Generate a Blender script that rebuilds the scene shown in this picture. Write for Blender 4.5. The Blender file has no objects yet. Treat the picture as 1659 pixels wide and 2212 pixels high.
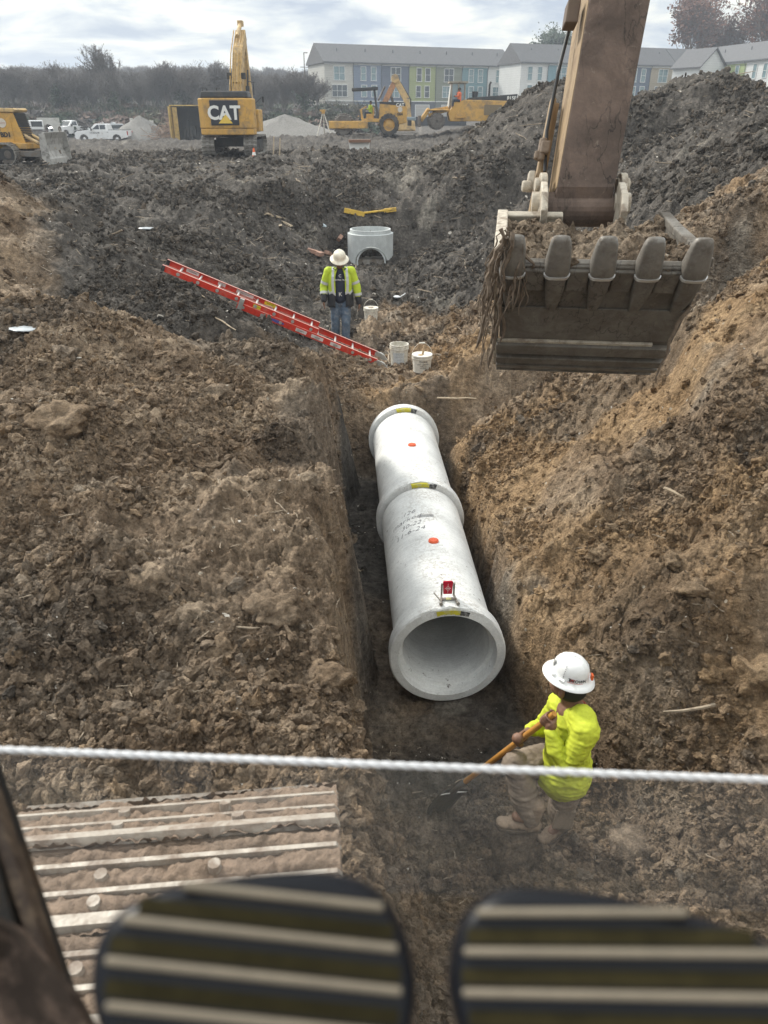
import bpy, bmesh, math, random
import numpy as np
from mathutils import Vector, Matrix, Quaternion
from math import sin, cos, tan, pi, radians, sqrt, atan, atan2, exp

SC = bpy.context.scene
COL = SC.collection
random.seed(7)
rng = np.random.default_rng(11)

# ------------------------------------------------------------------ camera
F = 750.0
TH = atan(395 / F)
cam_d = bpy.data.cameras.new('camera'); cam = bpy.data.objects.new('camera', cam_d); COL.objects.link(cam)
cam_d.sensor_fit = 'VERTICAL'; cam_d.sensor_height = 36.0; cam_d.sensor_width = 27.0; cam_d.lens = 36.0 * F / 1024
cam_d.clip_start = 0.02; cam_d.clip_end = 2500
cam.location = (0, 0, 0); cam.rotation_euler = (pi / 2 - TH, 0, 0)
cam_d.dof.use_dof = True; cam_d.dof.focus_distance = 7.5; cam_d.dof.aperture_fstop = 5.2
SC.camera = cam

# ------------------------------------------------------------------ world, sun, exposure
SUN_EL, SUN_ROT = radians(37), radians(-48)
W = bpy.data.worlds.new('World'); SC.world = W; W.use_nodes = True
nt = W.node_tree; nt.nodes.clear()
def nd(t, ty, **k):
    n = t.nodes.new(ty)
    for a, b in k.items(): setattr(n, a, b)
    return n
out = nd(nt, 'ShaderNodeOutputWorld'); bg = nd(nt, 'ShaderNodeBackground')
sky = nd(nt, 'ShaderNodeTexSky', sky_type='NISHITA', sun_disc=False, sun_elevation=SUN_EL, sun_rotation=SUN_ROT)
geo = nd(nt, 'ShaderNodeTexCoord'); sep = nd(nt, 'ShaderNodeSeparateXYZ'); nt.links.new(geo.outputs['Generated'], sep.inputs[0])
def mth(t, op, a, b=None, c=None, clamp=False):
    n = nd(t, 'ShaderNodeMath', operation=op, use_clamp=clamp)
    for i, q in enumerate((a, b, c)):
        if q is None: continue
        if isinstance(q, (int, float)): n.inputs[i].default_value = q
        else: t.links.new(q, n.inputs[i])
    return n.outputs[0]
zc = mth(nt, 'ADD', mth(nt, 'MAXIMUM', sep.outputs[2], 0.0), 0.16)
cx = mth(nt, 'DIVIDE', sep.outputs[0], zc); cy = mth(nt, 'DIVIDE', sep.outputs[1], zc)
comb = nd(nt, 'ShaderNodeCombineXYZ'); nt.links.new(cx, comb.inputs[0]); nt.links.new(cy, comb.inputs[1])
cn = nd(nt, 'ShaderNodeTexNoise'); cn.inputs['Scale'].default_value = 2.1; cn.inputs['Detail'].default_value = 7; cn.inputs['Roughness'].default_value = 0.56; cn.inputs['Distortion'].default_value = 0.35
nt.links.new(comb.outputs[0], cn.inputs['Vector'])
cr = nd(nt, 'ShaderNodeValToRGB')
cr.color_ramp.elements[0].position = 0.36; cr.color_ramp.elements[0].color = (0.25, 0.29, 0.355, 1)
cr.color_ramp.elements[1].position = 0.60; cr.color_ramp.elements[1].color = (0.66, 0.64, 0.55, 1)
e = cr.color_ramp.elements.new(0.47); e.color = (0.42, 0.445, 0.46, 1)
nt.links.new(cn.outputs[0], cr.inputs[0])
sk = nd(nt, 'ShaderNodeMix', data_type='RGBA'); sk.inputs[0].default_value = 0.965
skm = nd(nt, 'ShaderNodeVectorMath', operation='SCALE'); skm.inputs['Scale'].default_value = 0.10
nt.links.new(sky.outputs[0], skm.inputs[0]); nt.links.new(skm.outputs[0], sk.inputs[6])
nt.links.new(cr.outputs[0], sk.inputs[7])
nt.links.new(sk.outputs[2], bg.inputs[0])
nt.links.new(mth(nt, 'MULTIPLY_ADD', mth(nt, 'MAXIMUM', sep.outputs[2], 0.0), 1.7, 1.0), bg.inputs[1])   # overcast sky: zenith brighter than horizon
nt.links.new(bg.outputs[0], out.inputs[0])
sun_d = bpy.data.lights.new('sun', 'SUN'); sun = bpy.data.objects.new('sun', sun_d); COL.objects.link(sun)
sun_d.energy = 2.6; sun_d.angle = radians(9); sun_d.color = (1.0, 0.95, 0.86)
# direction toward the sun: ahead left of the camera, high
sdir = Vector((sin(SUN_ROT) * cos(SUN_EL), cos(SUN_ROT) * cos(SUN_EL), sin(SUN_EL)))
sun.rotation_euler = sdir.to_track_quat('Z', 'Y').to_euler()
SC.view_settings.view_transform = 'Standard'; SC.view_settings.look = 'None'; SC.view_settings.gamma = 1
SC.view_settings.use_curve_mapping = False; SC.view_settings.exposure = 0.68
SC.cycles.max_bounces = 6; SC.cycles.diffuse_bounces = 3; SC.cycles.transparent_max_bounces = 12
SC.cycles.volume_bounces = 0; SC.cycles.caustics_reflective = False; SC.cycles.caustics_refractive = False

# survey helpers: a photograph point (as read off an enlarged view 1659 wide) turned into a place in the world
def ray(px, py):
    u, t = px / 2.1602 - 384, 512 - py / 2.1602
    return Vector((u, F * cos(TH) + t * sin(TH), -F * sin(TH) + t * cos(TH)))
def aty(px, py, Y): r = ray(px, py); return r * (Y / r.y)
def atz(px, py, z): r = ray(px, py); return r * (z / r.z)

# ------------------------------------------------------------------ object helpers
def tag(o, label=None, cat=None, group=None, kind=None):
    for k, v in (('label', label), ('category', cat), ('group', group), ('kind', kind)):
        if v: o[k] = v
    return o
def empty(name, label, cat, loc=(0, 0, 0), rz=0, group=None):
    o = bpy.data.objects.new(name, None); COL.objects.link(o)
    o.location = loc; o.rotation_euler = (0, 0, rz); o.empty_display_size = 0.2
    return tag(o, label, cat, group)
def addobj(name, me, parent=None, mat=None):
    o = bpy.data.objects.new(name, me); COL.objects.link(o)
    if parent: o.parent = parent
    if mat is not None and len(me.materials) == 0: me.materials.append(mat)
    return o
CH = {}
def kids(o): return [c for c in bpy.data.objects if c.parent is o]
def copy_tree(o, parent=None, table=None):
    if table is None:
        table = {}
        for q in bpy.data.objects:
            if q.parent: table.setdefault(q.parent.name, []).append(q)
    c = o.copy(); COL.objects.link(c); c.parent = parent
    for ch in table.get(o.name, []): copy_tree(ch, c, table)
    return c

class MB:
    """collects simple solids; build() links them as one mesh"""
    def __init__(s): s.post = None; s.v = []; s.f = []; s.m = []; s.cur = 0; s.M = Matrix.Identity(4)
    def add(s, vs, fs):
        n = len(s.v); s.v += [s.M @ (s.post(Vector(p)) if s.post else Vector(p)) for p in vs]
        s.f += [tuple(i + n for i in f) for f in fs]; s.m += [s.cur] * len(fs); return s
    def box(s, c, d, rot=None, taper=1.0, tx=None):
        x, y, z = [q / 2 for q in d]; tx = taper if tx is None else tx
        vs = [Vector((i * x * (tx if k > 0 else 1), j * y * (taper if k > 0 else 1), k * z)) for k in (-1, 1) for j in (-1, 1) for i in (-1, 1)]
        if rot is not None: vs = [rot @ p for p in vs]
        vs = [p + Vector(c) for p in vs]
        return s.add(vs, [(0, 2, 3, 1), (4, 5, 7, 6), (0, 1, 5, 4), (2, 6, 7, 3), (0, 4, 6, 2), (1, 3, 7, 5)])
    def bar(s, a, b, w, h, up=(0, 0, 1)):
        a, b = Vector(a), Vector(b); d = (b - a); L = d.length; d.normalize()
        x = d.cross(Vector(up)); x = x.normalized() if x.length > 1e-4 else Vector((1, 0, 0)); z = x.cross(d)
        R = Matrix((x, d, z)).transposed()
        return s.box((a + b) / 2, (w, L, h), R)
    def cyl(s, a, b, r0, r1=None, n=12, caps=True):
        return s.tube([a, b], [r0, r0 if r1 is None else r1], n, caps)
    def tube(s, P, Rr, n=8, caps=True, sq=1.0):
        P = [Vector(p) for p in P]
        if not hasattr(Rr, '__len__'): Rr = [Rr] * len(P)
        vs = []; prev = None
        for i, p in enumerate(P):
            d = (P[min(i + 1, len(P) - 1)] - P[max(i - 1, 0)]); d = d.normalized() if d.length > 1e-9 else Vector((0, 0, 1))
            if prev is None:
                x = d.orthogonal().normalized()
            else:
                x = (prev - d * prev.dot(d)); x = x.normalized() if x.length > 1e-6 else d.orthogonal().normalized()
            prev = x; y = d.cross(x)
            for k in range(n):
                a = 2 * pi * k / n; vs.append(p + (x * cos(a) + y * sin(a) * sq) * Rr[i])
        fs = [(i * n + k, i * n + (k + 1) % n, (i + 1) * n + (k + 1) % n, (i + 1) * n + k) for i in range(len(P) - 1) for k in range(n)]
        if caps: fs += [tuple(range(n - 1, -1, -1)), tuple((len(P) - 1) * n + k for k in range(n))]
        return s.add(vs, fs)
    def lathe(s, prof, n=32, a=(0, 0, 0), ax=(0, 0, 1), closed=False, fn=None):
        """prof: (r, h) pairs about axis ax through a"""
        a = Vector(a); ax = Vector(ax).normalized(); x = ax.orthogonal().normalized()
        if abs(ax.z) < .9: x = ax.cross(Vector((0, 0, 1))).normalized()
        y = ax.cross(x); vs = []
        for (r, h) in prof:
            for k in range(n):
                t = 2 * pi * k / n; vs.append(a + ax * h + (x * cos(t) + y * sin(t)) * r)
        m = len(prof); fs = []
        for i in range(m if closed else m - 1):
            j = (i + 1) % m
            for k in range(n): fs.append((i * n + k, i * n + (k + 1) % n, j * n + (k + 1) % n, j * n + k))
        return s.add(vs, fs)
    def prism(s, poly, y0, y1, axis='y', sc=1.0, cen=(0, 0)):
        """poly in (x,z), extruded along y"""
        def P(p, y, q): 
            X, Z = cen[0] + (p[0] - cen[0]) * q, cen[1] + (p[1] - cen[1]) * q
            return {'y': (X, y, Z), 'x': (y, X, Z), 'z': (X, Z, y)}[axis]
        n = len(poly); vs = [P(p, y0, 1) for p in poly] + [P(p, y1, sc) for p in poly]
        fs = [(i, (i + 1) % n, n + (i + 1) % n, n + i) for i in range(n)] + [tuple(range(n - 1, -1, -1)), tuple(range(n, 2 * n))]
        return s.add(vs, fs)
    def ball(s, c, r, n=10, m=7, sc=(1, 1, 1)):
        c = Vector(c); vs = [c + Vector((0, 0, r * sc[2]))]
        for i in range(1, m):
            a = pi * i / m
            for k in range(n):
                b = 2 * pi * k / n; vs.append(c + Vector((r * sc[0] * sin(a) * cos(b), r * sc[1] * sin(a) * sin(b), r * sc[2] * cos(a))))
        vs.append(c - Vector((0, 0, r * sc[2]))); fs = []
        for k in range(n): fs.append((0, 1 + k, 1 + (k + 1) % n))
        for i in range(m - 2):
            for k in range(n): fs.append((1 + i * n + k, 1 + (i + 1) * n + k, 1 + (i + 1) * n + (k + 1) % n, 1 + i * n + (k + 1) % n))
        L = len(vs) - 1
        for k in range(n): fs.append((L, 1 + (m - 2) * n + (k + 1) % n, 1 + (m - 2) * n + k))
        return s.add(vs, fs)
    def quad(s, a, b, c, d): return s.add([a, b, c, d], [(0, 1, 2, 3)])
    def mesh(s, name, mats, smooth=False, off=None, fix=True):
        me = bpy.data.meshes.new(name)
        vs = [p - Vector(off) for p in s.v] if off is not None else s.v
        me.from_pydata([tuple(p) for p in vs], [], s.f)
        if not isinstance(mats, (list, tuple)): mats = [mats]
        for m in mats: me.materials.append(m)
        if len(mats) > 1: me.polygons.foreach_set('material_index', s.m)
        if fix:
            b = bmesh.new(); b.from_mesh(me); bmesh.ops.recalc_face_normals(b, faces=b.faces); b.to_mesh(me); b.free()
        if smooth: me.polygons.foreach_set('use_smooth', [True] * len(me.polygons))
        me.update(); return me
    def build(s, name, mats, parent=None, smooth=False, bevel=0, off=None, seg=2, auto=None):
        o = addobj(name, s.mesh(name, mats, smooth, off), parent)
        if auto: o.data.set_sharp_from_angle(angle=radians(auto))
        if bevel:
            b = o.modifiers.new('bevel', 'BEVEL'); b.width = bevel; b.segments = seg; b.limit_method = 'ANGLE'; b.angle_limit = radians(40)
        return o

# ------------------------------------------------------------------ materials
def ramp(t, fac, stops):
    r = nd(t, 'ShaderNodeValToRGB'); cr = r.color_ramp
    while len(cr.elements) < len(stops): cr.elements.new(0.5)
    for el, (p, c) in zip(cr.elements, stops):
        el.position = p; el.color = (c, c, c, 1) if isinstance(c, (int, float)) else (*c, 1)
    t.links.new(fac, r.inputs[0]); return r.outputs[0]
def noise(t, sc, det=4, ro=.55, co=None, dist=0):
    n = nd(t, 'ShaderNodeTexNoise'); n.inputs['Scale'].default_value = sc; n.inputs['Detail'].default_value = det; n.inputs['Roughness'].default_value = ro; n.inputs['Distortion'].default_value = dist
    if co is not None: t.links.new(co, n.inputs['Vector'])
    return n.outputs[0]
def mixc(t, fac, a, b, mode='MIX'):
    m = nd(t, 'ShaderNodeMix', data_type='RGBA', blend_type=mode)
    for i, q in ((0, fac), (6, a), (7, b)):
        if isinstance(q, (int, float)): m.inputs[i].default_value = q
        elif isinstance(q, tuple): m.inputs[i].default_value = (*q, 1)
        else: t.links.new(q, m.inputs[i])
    return m.outputs[2]
MC = {}
def mat(name, col, rough=.6, metal=0, dirt=0, dcol=(.16, .12, .085), dscale=3, bump=0, bscale=40, spec=.5, var=.12, emis=None, lo=.45, hi=.62, coat=0):
    if name in MC: return MC[name]
    m = bpy.data.materials.new(name); m.use_nodes = True; t = m.node_tree; b = t.nodes['Principled BSDF']
    tc = nd(t, 'ShaderNodeTexCoord').outputs['Object']
    b.inputs['Roughness'].default_value = rough; b.inputs['Metallic'].default_value = metal; b.inputs['Specular IOR Level'].default_value = spec
    if coat: b.inputs['Coat Weight'].default_value = coat
    c = col
    n = noise(t, dscale * 2.3, 6, .6, tc)
    f = ramp(t, n, [(.3, 1 - var), (.7, 1 + var)])
    c = mixc(t, 1.0, col, f, 'MULTIPLY')
    if dirt:
        n2 = noise(t, dscale, 9, .68, tc, .4)
        lo2 = lo + (0.5 - dirt) * .25; f2 = ramp(t, n2, [(lo2, 0), (lo2 + hi - lo, 1)])
        c = mixc(t, mth(t, 'MULTIPLY', f2, min(1, .55 + dirt * .5)), c, dcol)
        rr = mth(t, 'MULTIPLY_ADD', f2, .9 - rough, rough); t.links.new(rr, b.inputs['Roughness'])
    t.links.new(c, b.inputs['Base Color'])
    if bump:
        bn = nd(t, 'ShaderNodeBump'); bn.inputs['Strength'].default_value = bump; bn.inputs['Distance'].default_value = .02
        t.links.new(noise(t, bscale, 5, .6, tc), bn.inputs['Height']); t.links.new(bn.outputs[0], b.inputs['Normal'])
    MC[name] = m; return m
def glassmat(name, col=(.05, .07, .08), rough=.06):
    if name in MC: return MC[name]
    m = mat(name, col, rough, spec=.8, var=.25, dscale=.6); return m

# ------------------------------------------------------------------ numeric noise
def hsh(ix, iy, s):
    n = (ix.astype(np.int64) * 374761393 + iy.astype(np.int64) * 668265263 + s * 2147483647) & 0xffffffff
    n = ((n ^ (n >> 13)) * 1274126177) & 0xffffffff
    n = (n ^ (n >> 16)) & 0xffffffff
    return n.astype(np.float64) / 4294967296.0
def vnoise(x, y, s=0):
    ix, iy = np.floor(x), np.floor(y); fx, fy = x - ix, y - iy
    fx = fx * fx * (3 - 2 * fx); fy = fy * fy * (3 - 2 * fy)
    a, b = hsh(ix, iy, s), hsh(ix + 1, iy, s); c, d = hsh(ix, iy + 1, s), hsh(ix + 1, iy + 1, s)
    return (a + (b - a) * fx) * (1 - fy) + (c + (d - c) * fx) * fy - .5
def fbm(x, y, f, o=5, s=0, g=.5):
    r = 0; a = 1; 
    for i in range(o):
        ang = .6 * i + .3; r = r + a * vnoise((x * cos(ang) - y * sin(ang)) * f, (x * sin(ang) + y * cos(ang)) * f, s + i * 7); a *= g; f *= 2.03
    return r
def ridged(x, y, f, o=4, s=0):
    r = 0; a = 1
    for i in range(o):
        ang = .7 * i; v = 1 - np.abs(2 * vnoise((x * cos(ang) - y * sin(ang)) * f, (x * sin(ang) + y * cos(ang)) * f, s + i * 5)) * 2
        r = r + a * v * np.abs(v); a *= .5; f *= 2.1
    return r
def worley(x, y, s=0, j=.9):
    """distance to the nearest and second nearest feature point, and that cell's own random number"""
    ix, iy = np.floor(x), np.floor(y); d1 = np.full(x.shape, 9.); d2 = np.full(x.shape, 9.); w = np.zeros(x.shape)
    for dx in (-1, 0, 1):
        for dy in (-1, 0, 1):
            cx, cy = ix + dx, iy + dy
            px = cx + .5 + (hsh(cx, cy, s) - .5) * j; py = cy + .5 + (hsh(cx, cy, s + 1) - .5) * j
            d = np.sqrt((x - px) ** 2 + (y - py) ** 2); h = hsh(cx, cy, s + 2)
            m = d < d1; d2 = np.where(m, d1, np.minimum(d2, d)); w = np.where(m, h, w); d1 = np.where(m, d, d1)
    return d1, d2, w
def clodnoise(x, y, f, s=0):
    d1, d2, w = worley(x * f, y * f, s)
    return np.clip(1 - (d1 / .62) ** 2, 0, 1) ** .7 * np.clip(w * 1.6 - .35, 0, 1)
def block(x, y, f, s=0, crack=.35):
    """broken, tilted blocks with open cracks between them"""
    ix, iy = np.floor(x * f), np.floor(y * f); X, Y = x * f, y * f; d1 = np.full(x.shape, 9.); d2 = np.full(x.shape, 9.); v = np.zeros(x.shape)
    for dx in (-1, 0, 1):
        for dy in (-1, 0, 1):
            cx, cy = ix + dx, iy + dy; px = cx + .5 + (hsh(cx, cy, s) - .5) * .95; py = cy + .5 + (hsh(cx, cy, s + 1) - .5) * .95
            d = np.sqrt((X - px) ** 2 + (Y - py) ** 2); h = hsh(cx, cy, s + 2) - .5 + 1.5 * ((X - px) * (hsh(cx, cy, s + 3) - .5) + (Y - py) * (hsh(cx, cy, s + 4) - .5))
            m = d < d1; d2 = np.where(m, d1, np.minimum(d2, d)); v = np.where(m, h, v); d1 = np.where(m, d, d1)
    return v - crack * (1 - np.clip((d2 - d1) / .16, 0, 1)) ** 2
def ss(x, a, b):
    t = np.clip((x - a) / (b - a), 0, 1); return t * t * (3 - 2 * t)
def itp(y, xs, zs): return np.interp(y, xs, zs)
def smin(a, b, k): h = np.clip(.5 + .5 * (b - a) / k, 0, 1); return b + (a - b) * h - k * h * (1 - h)
def gau(x, y, cx, cy, sx, sy): return np.exp(-((x - cx) / sx) ** 2 - ((y - cy) / sy) ** 2)

# ------------------------------------------------------------------ terrain form
def XL(y): return np.where(y < 10, .2 - .083 * y, itp(y, [10, 12, 14, 20, 25, 28], [-.63, -.75, -1.35, -1.5, -1.5, -1.0]))
def XR(y): return itp(y, [0, 2.3, 3.6, 4.4, 5.1, 9.97, 12, 16, 25, 30], [2.6, 2.15, 1.72, 1.42, 1.17, .86, .95, .85, .62, .4])
def FL(y): return itp(y, [0, .9, 1.7, 2.5, 3.1, 4.2, 9.9, 10.35, 12, 13.6, 16, 25.6, 26.6, 28.5, 33, 41, 60, 90, 104, 130, 170, 300, 450],
                         [-2.9, -3.1, -3.5, -4.15, -4.47, -4.62, -4.64, -3.48, -3.60, -3.98, -3.95, -4.22, -2.75, -2.05, -1.88, -1.78, -2.1, -2.66, -2.6, -.6, -.2, 0, 0])
def PLAT(y): return itp(y, [0, 7, 9, 11.5, 16, 20, 28, 33, 41, 60, 90, 104, 130, 170, 300, 450],
                           [-2.72, -2.66, -2.42, -2.55, -2.3, -2.2, -2.02, -1.88, -1.78, -2.1, -2.66, -2.6, -.6, -.2, 0, 0])
def base(x, y):
    # slow raggedness of the trench lips
    wob = fbm(y, x * .2, 1.1, 4, 5) * .30 + fbm(x, y, 4., 3, 9) * .06
    f = FL(y); pl = PLAT(y)
    # ---- left bank
    dl = XL(y) - x + wob
    plat = pl + .12 * fbm(x, y, .45, 3, 21) * ss(dl, 0, 2)
    plat = plat + 1.95 * gau(x, y, -8.6, 13.4, 3.3, 2.9)          # brown spoil mound at the left
    plat = plat + .30 * gau(x, y, -4.2, 8.9, 2.2, 1.1) + .25 * gau(x, y, -2.6, 6.3, 1.1, .9) - .25 * gau(x, y, -4.6, 11.3, 1.3, .7)
    plat = plat - .75 * gau(x, y, -6.2, 20.5, 3.2, 3.2) + .5 * gau(x, y, -3.4, 18.5, 1.2, 5) + .35 * gau(x, y, -3.2, 24, 2, 2)
    plat = plat + .22 * gau(x, y, -1.4, 3.9, 1.0, 1.2) + .09 * np.clip(dl - .3, 0, 4) * (1 - ss(y, 7.5, 9.5)) * ss(y, 3.0, 4.2)
    near_wall = ss(dl, -.10, .24)
    h_near = f + (plat - .1 * ss(-dl, -.5, 0) - f) * near_wall ** .8
    k = itp(y, [8, 12, 18, 26], [.9, .52, .5, .55])
    h_slope = smin(f + np.maximum(dl, 0) * k, plat, .35)
    wl = ss(y, 8.3, 10.6)
    hl = h_near * (1 - wl) + h_slope * wl
    # ---- right bank
    dr = x - XR(y) + wob * .9
    rise = itp(y, [0, 2.5, 3.5, 4.6, 7.5, 9.6, 11], [.1, .2, .45, .92, .9, .45, 0])
    k = itp(y, [0, 8, 12, 18, 25, 32], [.66, .70, .62, .50, .46, .42])
    crest = itp(y, [0, 4, 8, 11.7, 16, 21, 26, 32, 36], [-1.4, -1.3, -1.0, -.62, -.25, .15, .42, .52, .0])
    crest = crest + .25 * fbm(x, y, .35, 3, 33)
    sl = f + rise * ss(dr, -.06, .16) + np.maximum(dr - .1, 0) * k
    sl = sl + .32 * ss(x, 2.75 + .16 * (y - 6.3), 2.95 + .16 * (y - 6.3)) * ss(y, 5.6, 6.4) * (1 - ss(y, 8.6, 9.4)) * 1.0
    sl = sl + .16 * gau(x, y, 2.1, 4.3, .3, .7) - .15 * gau(x, y, 2.5, 5.4, .5, .5) + .35 * gau(x, y, 1.72, 2.55, .33, .3)
    hr = smin(sl, crest, .5)
    pile = .72 * gau(x, y, 10.7, 28.5, 1.5, 3.2) + .7 * gau(x, y, 6.1, 31.5, 1.5, 2.6) - .25 * gau(x, y, 8.8, 30, .7, 3)
    hr = hr + pile
    hr = hr - ss(x, 11.3 + (y - 28) * .1, 13.4 + (y - 28) * .1) * 2.6 * ss(y, 18, 26)
    far = 1 - ss(y + .15 * x, 33.2, 38.5)
    hr = pl + (hr - pl) * far
    # ---- join
    t = ss(x, -.25 + itp(y, [0, 30], [.6, -.4]), .25 + itp(y, [0, 30], [.6, -.4]))
    h = hl * (1 - t) + hr * t
    wfar = ss(y, 30, 34)
    h = h * (1 - wfar) + (pl + (hr - pl) * (t)) * wfar
    # mound in front of the parked excavator, berm before the pickups
    h = h + .62 * gau(x, y, -2.9, 36.3, 1.5, 1.2) + .28 * gau(x, y, -4.6, 34, 1.6, 1.5)
    h = h + .42 * np.exp(-((y - 72 - .1 * x) / 2.6) ** 2) * ss(x, -30, -24) * (1 - ss(x, -9, -6))
    h = h + .95 * gau(x, y, -3.2, 72, 5.5, 7) + 1.5 * gau(x, y, 9, 72, 6, 9)
    h = h - .22 * gau(x, y, -7.3, 37.5, 3.2, 3.0) - .12 * gau(x, y, -.4, 24.3, .9, .7)
    # hills with the wood
    hill = ss(y - .35 * x, 150, 330) * 5.5 * (1 - ss(x, 0, 60)) + ss(y + .2 * x, 170, 330) * 3
    return h + hill
def rough_amp(x, y): return 1 - .7 * ss(y, 60, 110)
def terrain(x, y, fine=True):
    h = base(x, y)
    r = np.sqrt(x * x + y * y); a = rough_amp(x, y)
    tren = ss(x, XL(y) - .05, XL(y) + .1) * (1 - ss(x, XR(y), XR(y) + .2)) * (1 - ss(y, 9.5, 11))   # inside the trench
    am = a * (1 - .55 * tren * ss(y, 3.9, 4.6))
    h = h + am * (.24 * fbm(x, y, .9, 2, 41) + .10 * ridged(x, y, 1.3, 3, 45))
    if fine:
        m1 = np.clip(.5 + 1.6 * fbm(x, y, .55, 2, 51), 0, 1)
        wx = x + .10 * vnoise(x * 4.3, y * 4.3, 11) + .03 * vnoise(x * 17, y * 17, 12); wy = y + .10 * vnoise(x * 4.3, y * 4.3, 13) + .03 * vnoise(x * 17, y * 17, 14)
        m2 = np.clip(.45 + 2.2 * fbm(x, y, .7, 3, 57), .08, 1); nearf = np.clip(1.6 - r / 14, .25, 1)
        h = h + am * m2 * (.085 * block(wx, wy, 1.9, 301) + .060 * block(wx, wy, 4.4, 311) + .032 * block(wx, wy, 9.5, 321) * nearf + .014 * block(wx, wy, 21, 331) * nearf)
        h = h + am * m1 * (  .07 * clodnoise(x + .2 * vnoise(x * 3, y * 3, 4), y + .2 * vnoise(x * 3, y * 3, 6), 2.6, 61) + .045 * clodnoise(x + .06 * vnoise(x * 11, y * 11, 2), y + .06 * vnoise(x * 11, y * 11, 3), 5.5, 63))
        h = h + am * (.028 * clodnoise(x + .03 * vnoise(x * 25, y * 25, 2), y, 12, 65) * np.clip(1.5 - r / 16, 0, 1) + .06 * fbm(x, y, 4.5, 6, 71, .62))
        h = h + am * .022 * clodnoise(x, y, 29, 67) * np.clip(1.5 - r / 8, 0, 1)
        far = ss(y, 10, 16)
        flat = 1 - .75 * gau(x, y, -1.5, 33, 6.5, 6.5)
        h = h + am * far * flat * (.08 * clodnoise(x, y, 2.2, 81) + .10 * ridged(x, y, 2.2, 5, 83))
        # dozer track prints on the flat ground
        tr = gau(x, y, .55, 28.6, 1.5, 2.4) + .8 * gau(x, y, 1.0, 33, 1.3, 3) * (x < 2)
        h = h + .05 * tr * np.sin((y + .12 * x + .05 * np.sin(x * 3)) * 2 * pi / .42)
    return h
def ground_z(x, y):
    return float(terrain(np.array([float(x)]), np.array([float(y)]))[0])
def ground_s(x, y, r=.25):
    a = np.linspace(0, 2 * pi, 9)[:-1]; return float(np.mean(terrain(x + r * np.cos(a), y + r * np.sin(a))))
def soil(x, y, h):
    """what the soil itself is: dark fill, ochre sand, grey clay"""
    n = fbm(x, y, .35, 4, 101) + .4 * fbm(x, y, 2.2, 3, 105)
    yb = np.where(x < 0, itp(x, [-12, -9, -6, -3.4, -1.2, 0], [17.5, 16.5, 13.6, 9.6, 10.6, 17.5]), itp(x, [0, 1, 3, 6, 9], [17.5, 16.0, 13.6, 12.2, 12.5]))
    dark = ss(y + n * 2.6, yb - .7, yb + .9)
    # brown right mid bank keeps ochre, left near bank brown with darker bottom left corner
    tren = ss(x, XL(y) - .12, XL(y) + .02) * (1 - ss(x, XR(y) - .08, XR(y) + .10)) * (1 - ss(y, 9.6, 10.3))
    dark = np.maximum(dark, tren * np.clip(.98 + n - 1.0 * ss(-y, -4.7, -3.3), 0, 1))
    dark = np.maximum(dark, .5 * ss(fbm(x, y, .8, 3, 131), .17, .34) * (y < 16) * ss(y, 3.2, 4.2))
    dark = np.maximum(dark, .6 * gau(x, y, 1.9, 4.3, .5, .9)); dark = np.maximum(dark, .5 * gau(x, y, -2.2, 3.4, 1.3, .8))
    och = ss(fbm(x, y, .6, 4, 111) + .75 * gau(x, y, 2.2, 7.8, 1.6, 3.4) + .45 * gau(x, y, 1.25, 7.2, .35, 2.2) + .5 * gau(x, y, .8, 11.5, 1.4, 2.6) + .35 * gau(x, y, -3.6, 9.4, 2.5, 1.2) - .12, .12, .5)
    cl = ss(fbm(x, y, 1.1, 4, 121) + .32 * gau(x, y, -2.9, 6.2, 1.0, .8) + .25 * gau(x, y, -2.2, 11.4, 1.2, .8) + .3 * gau(x, y, 3.1, 6.6, .5, .5) + .45 * gau(x, y, .7, 29.5, 1.5, 3.4) + .10 * ss(y, 24, 34) * (1 - ss(y, 42, 60)), .42, .6)
    dark = np.maximum(dark, ss(y, 95, 112))
    return np.clip(dark, 0, 1), np.clip(och * (1 - .5 * dark), 0, 1), np.clip(cl, 0, 1)

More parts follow.
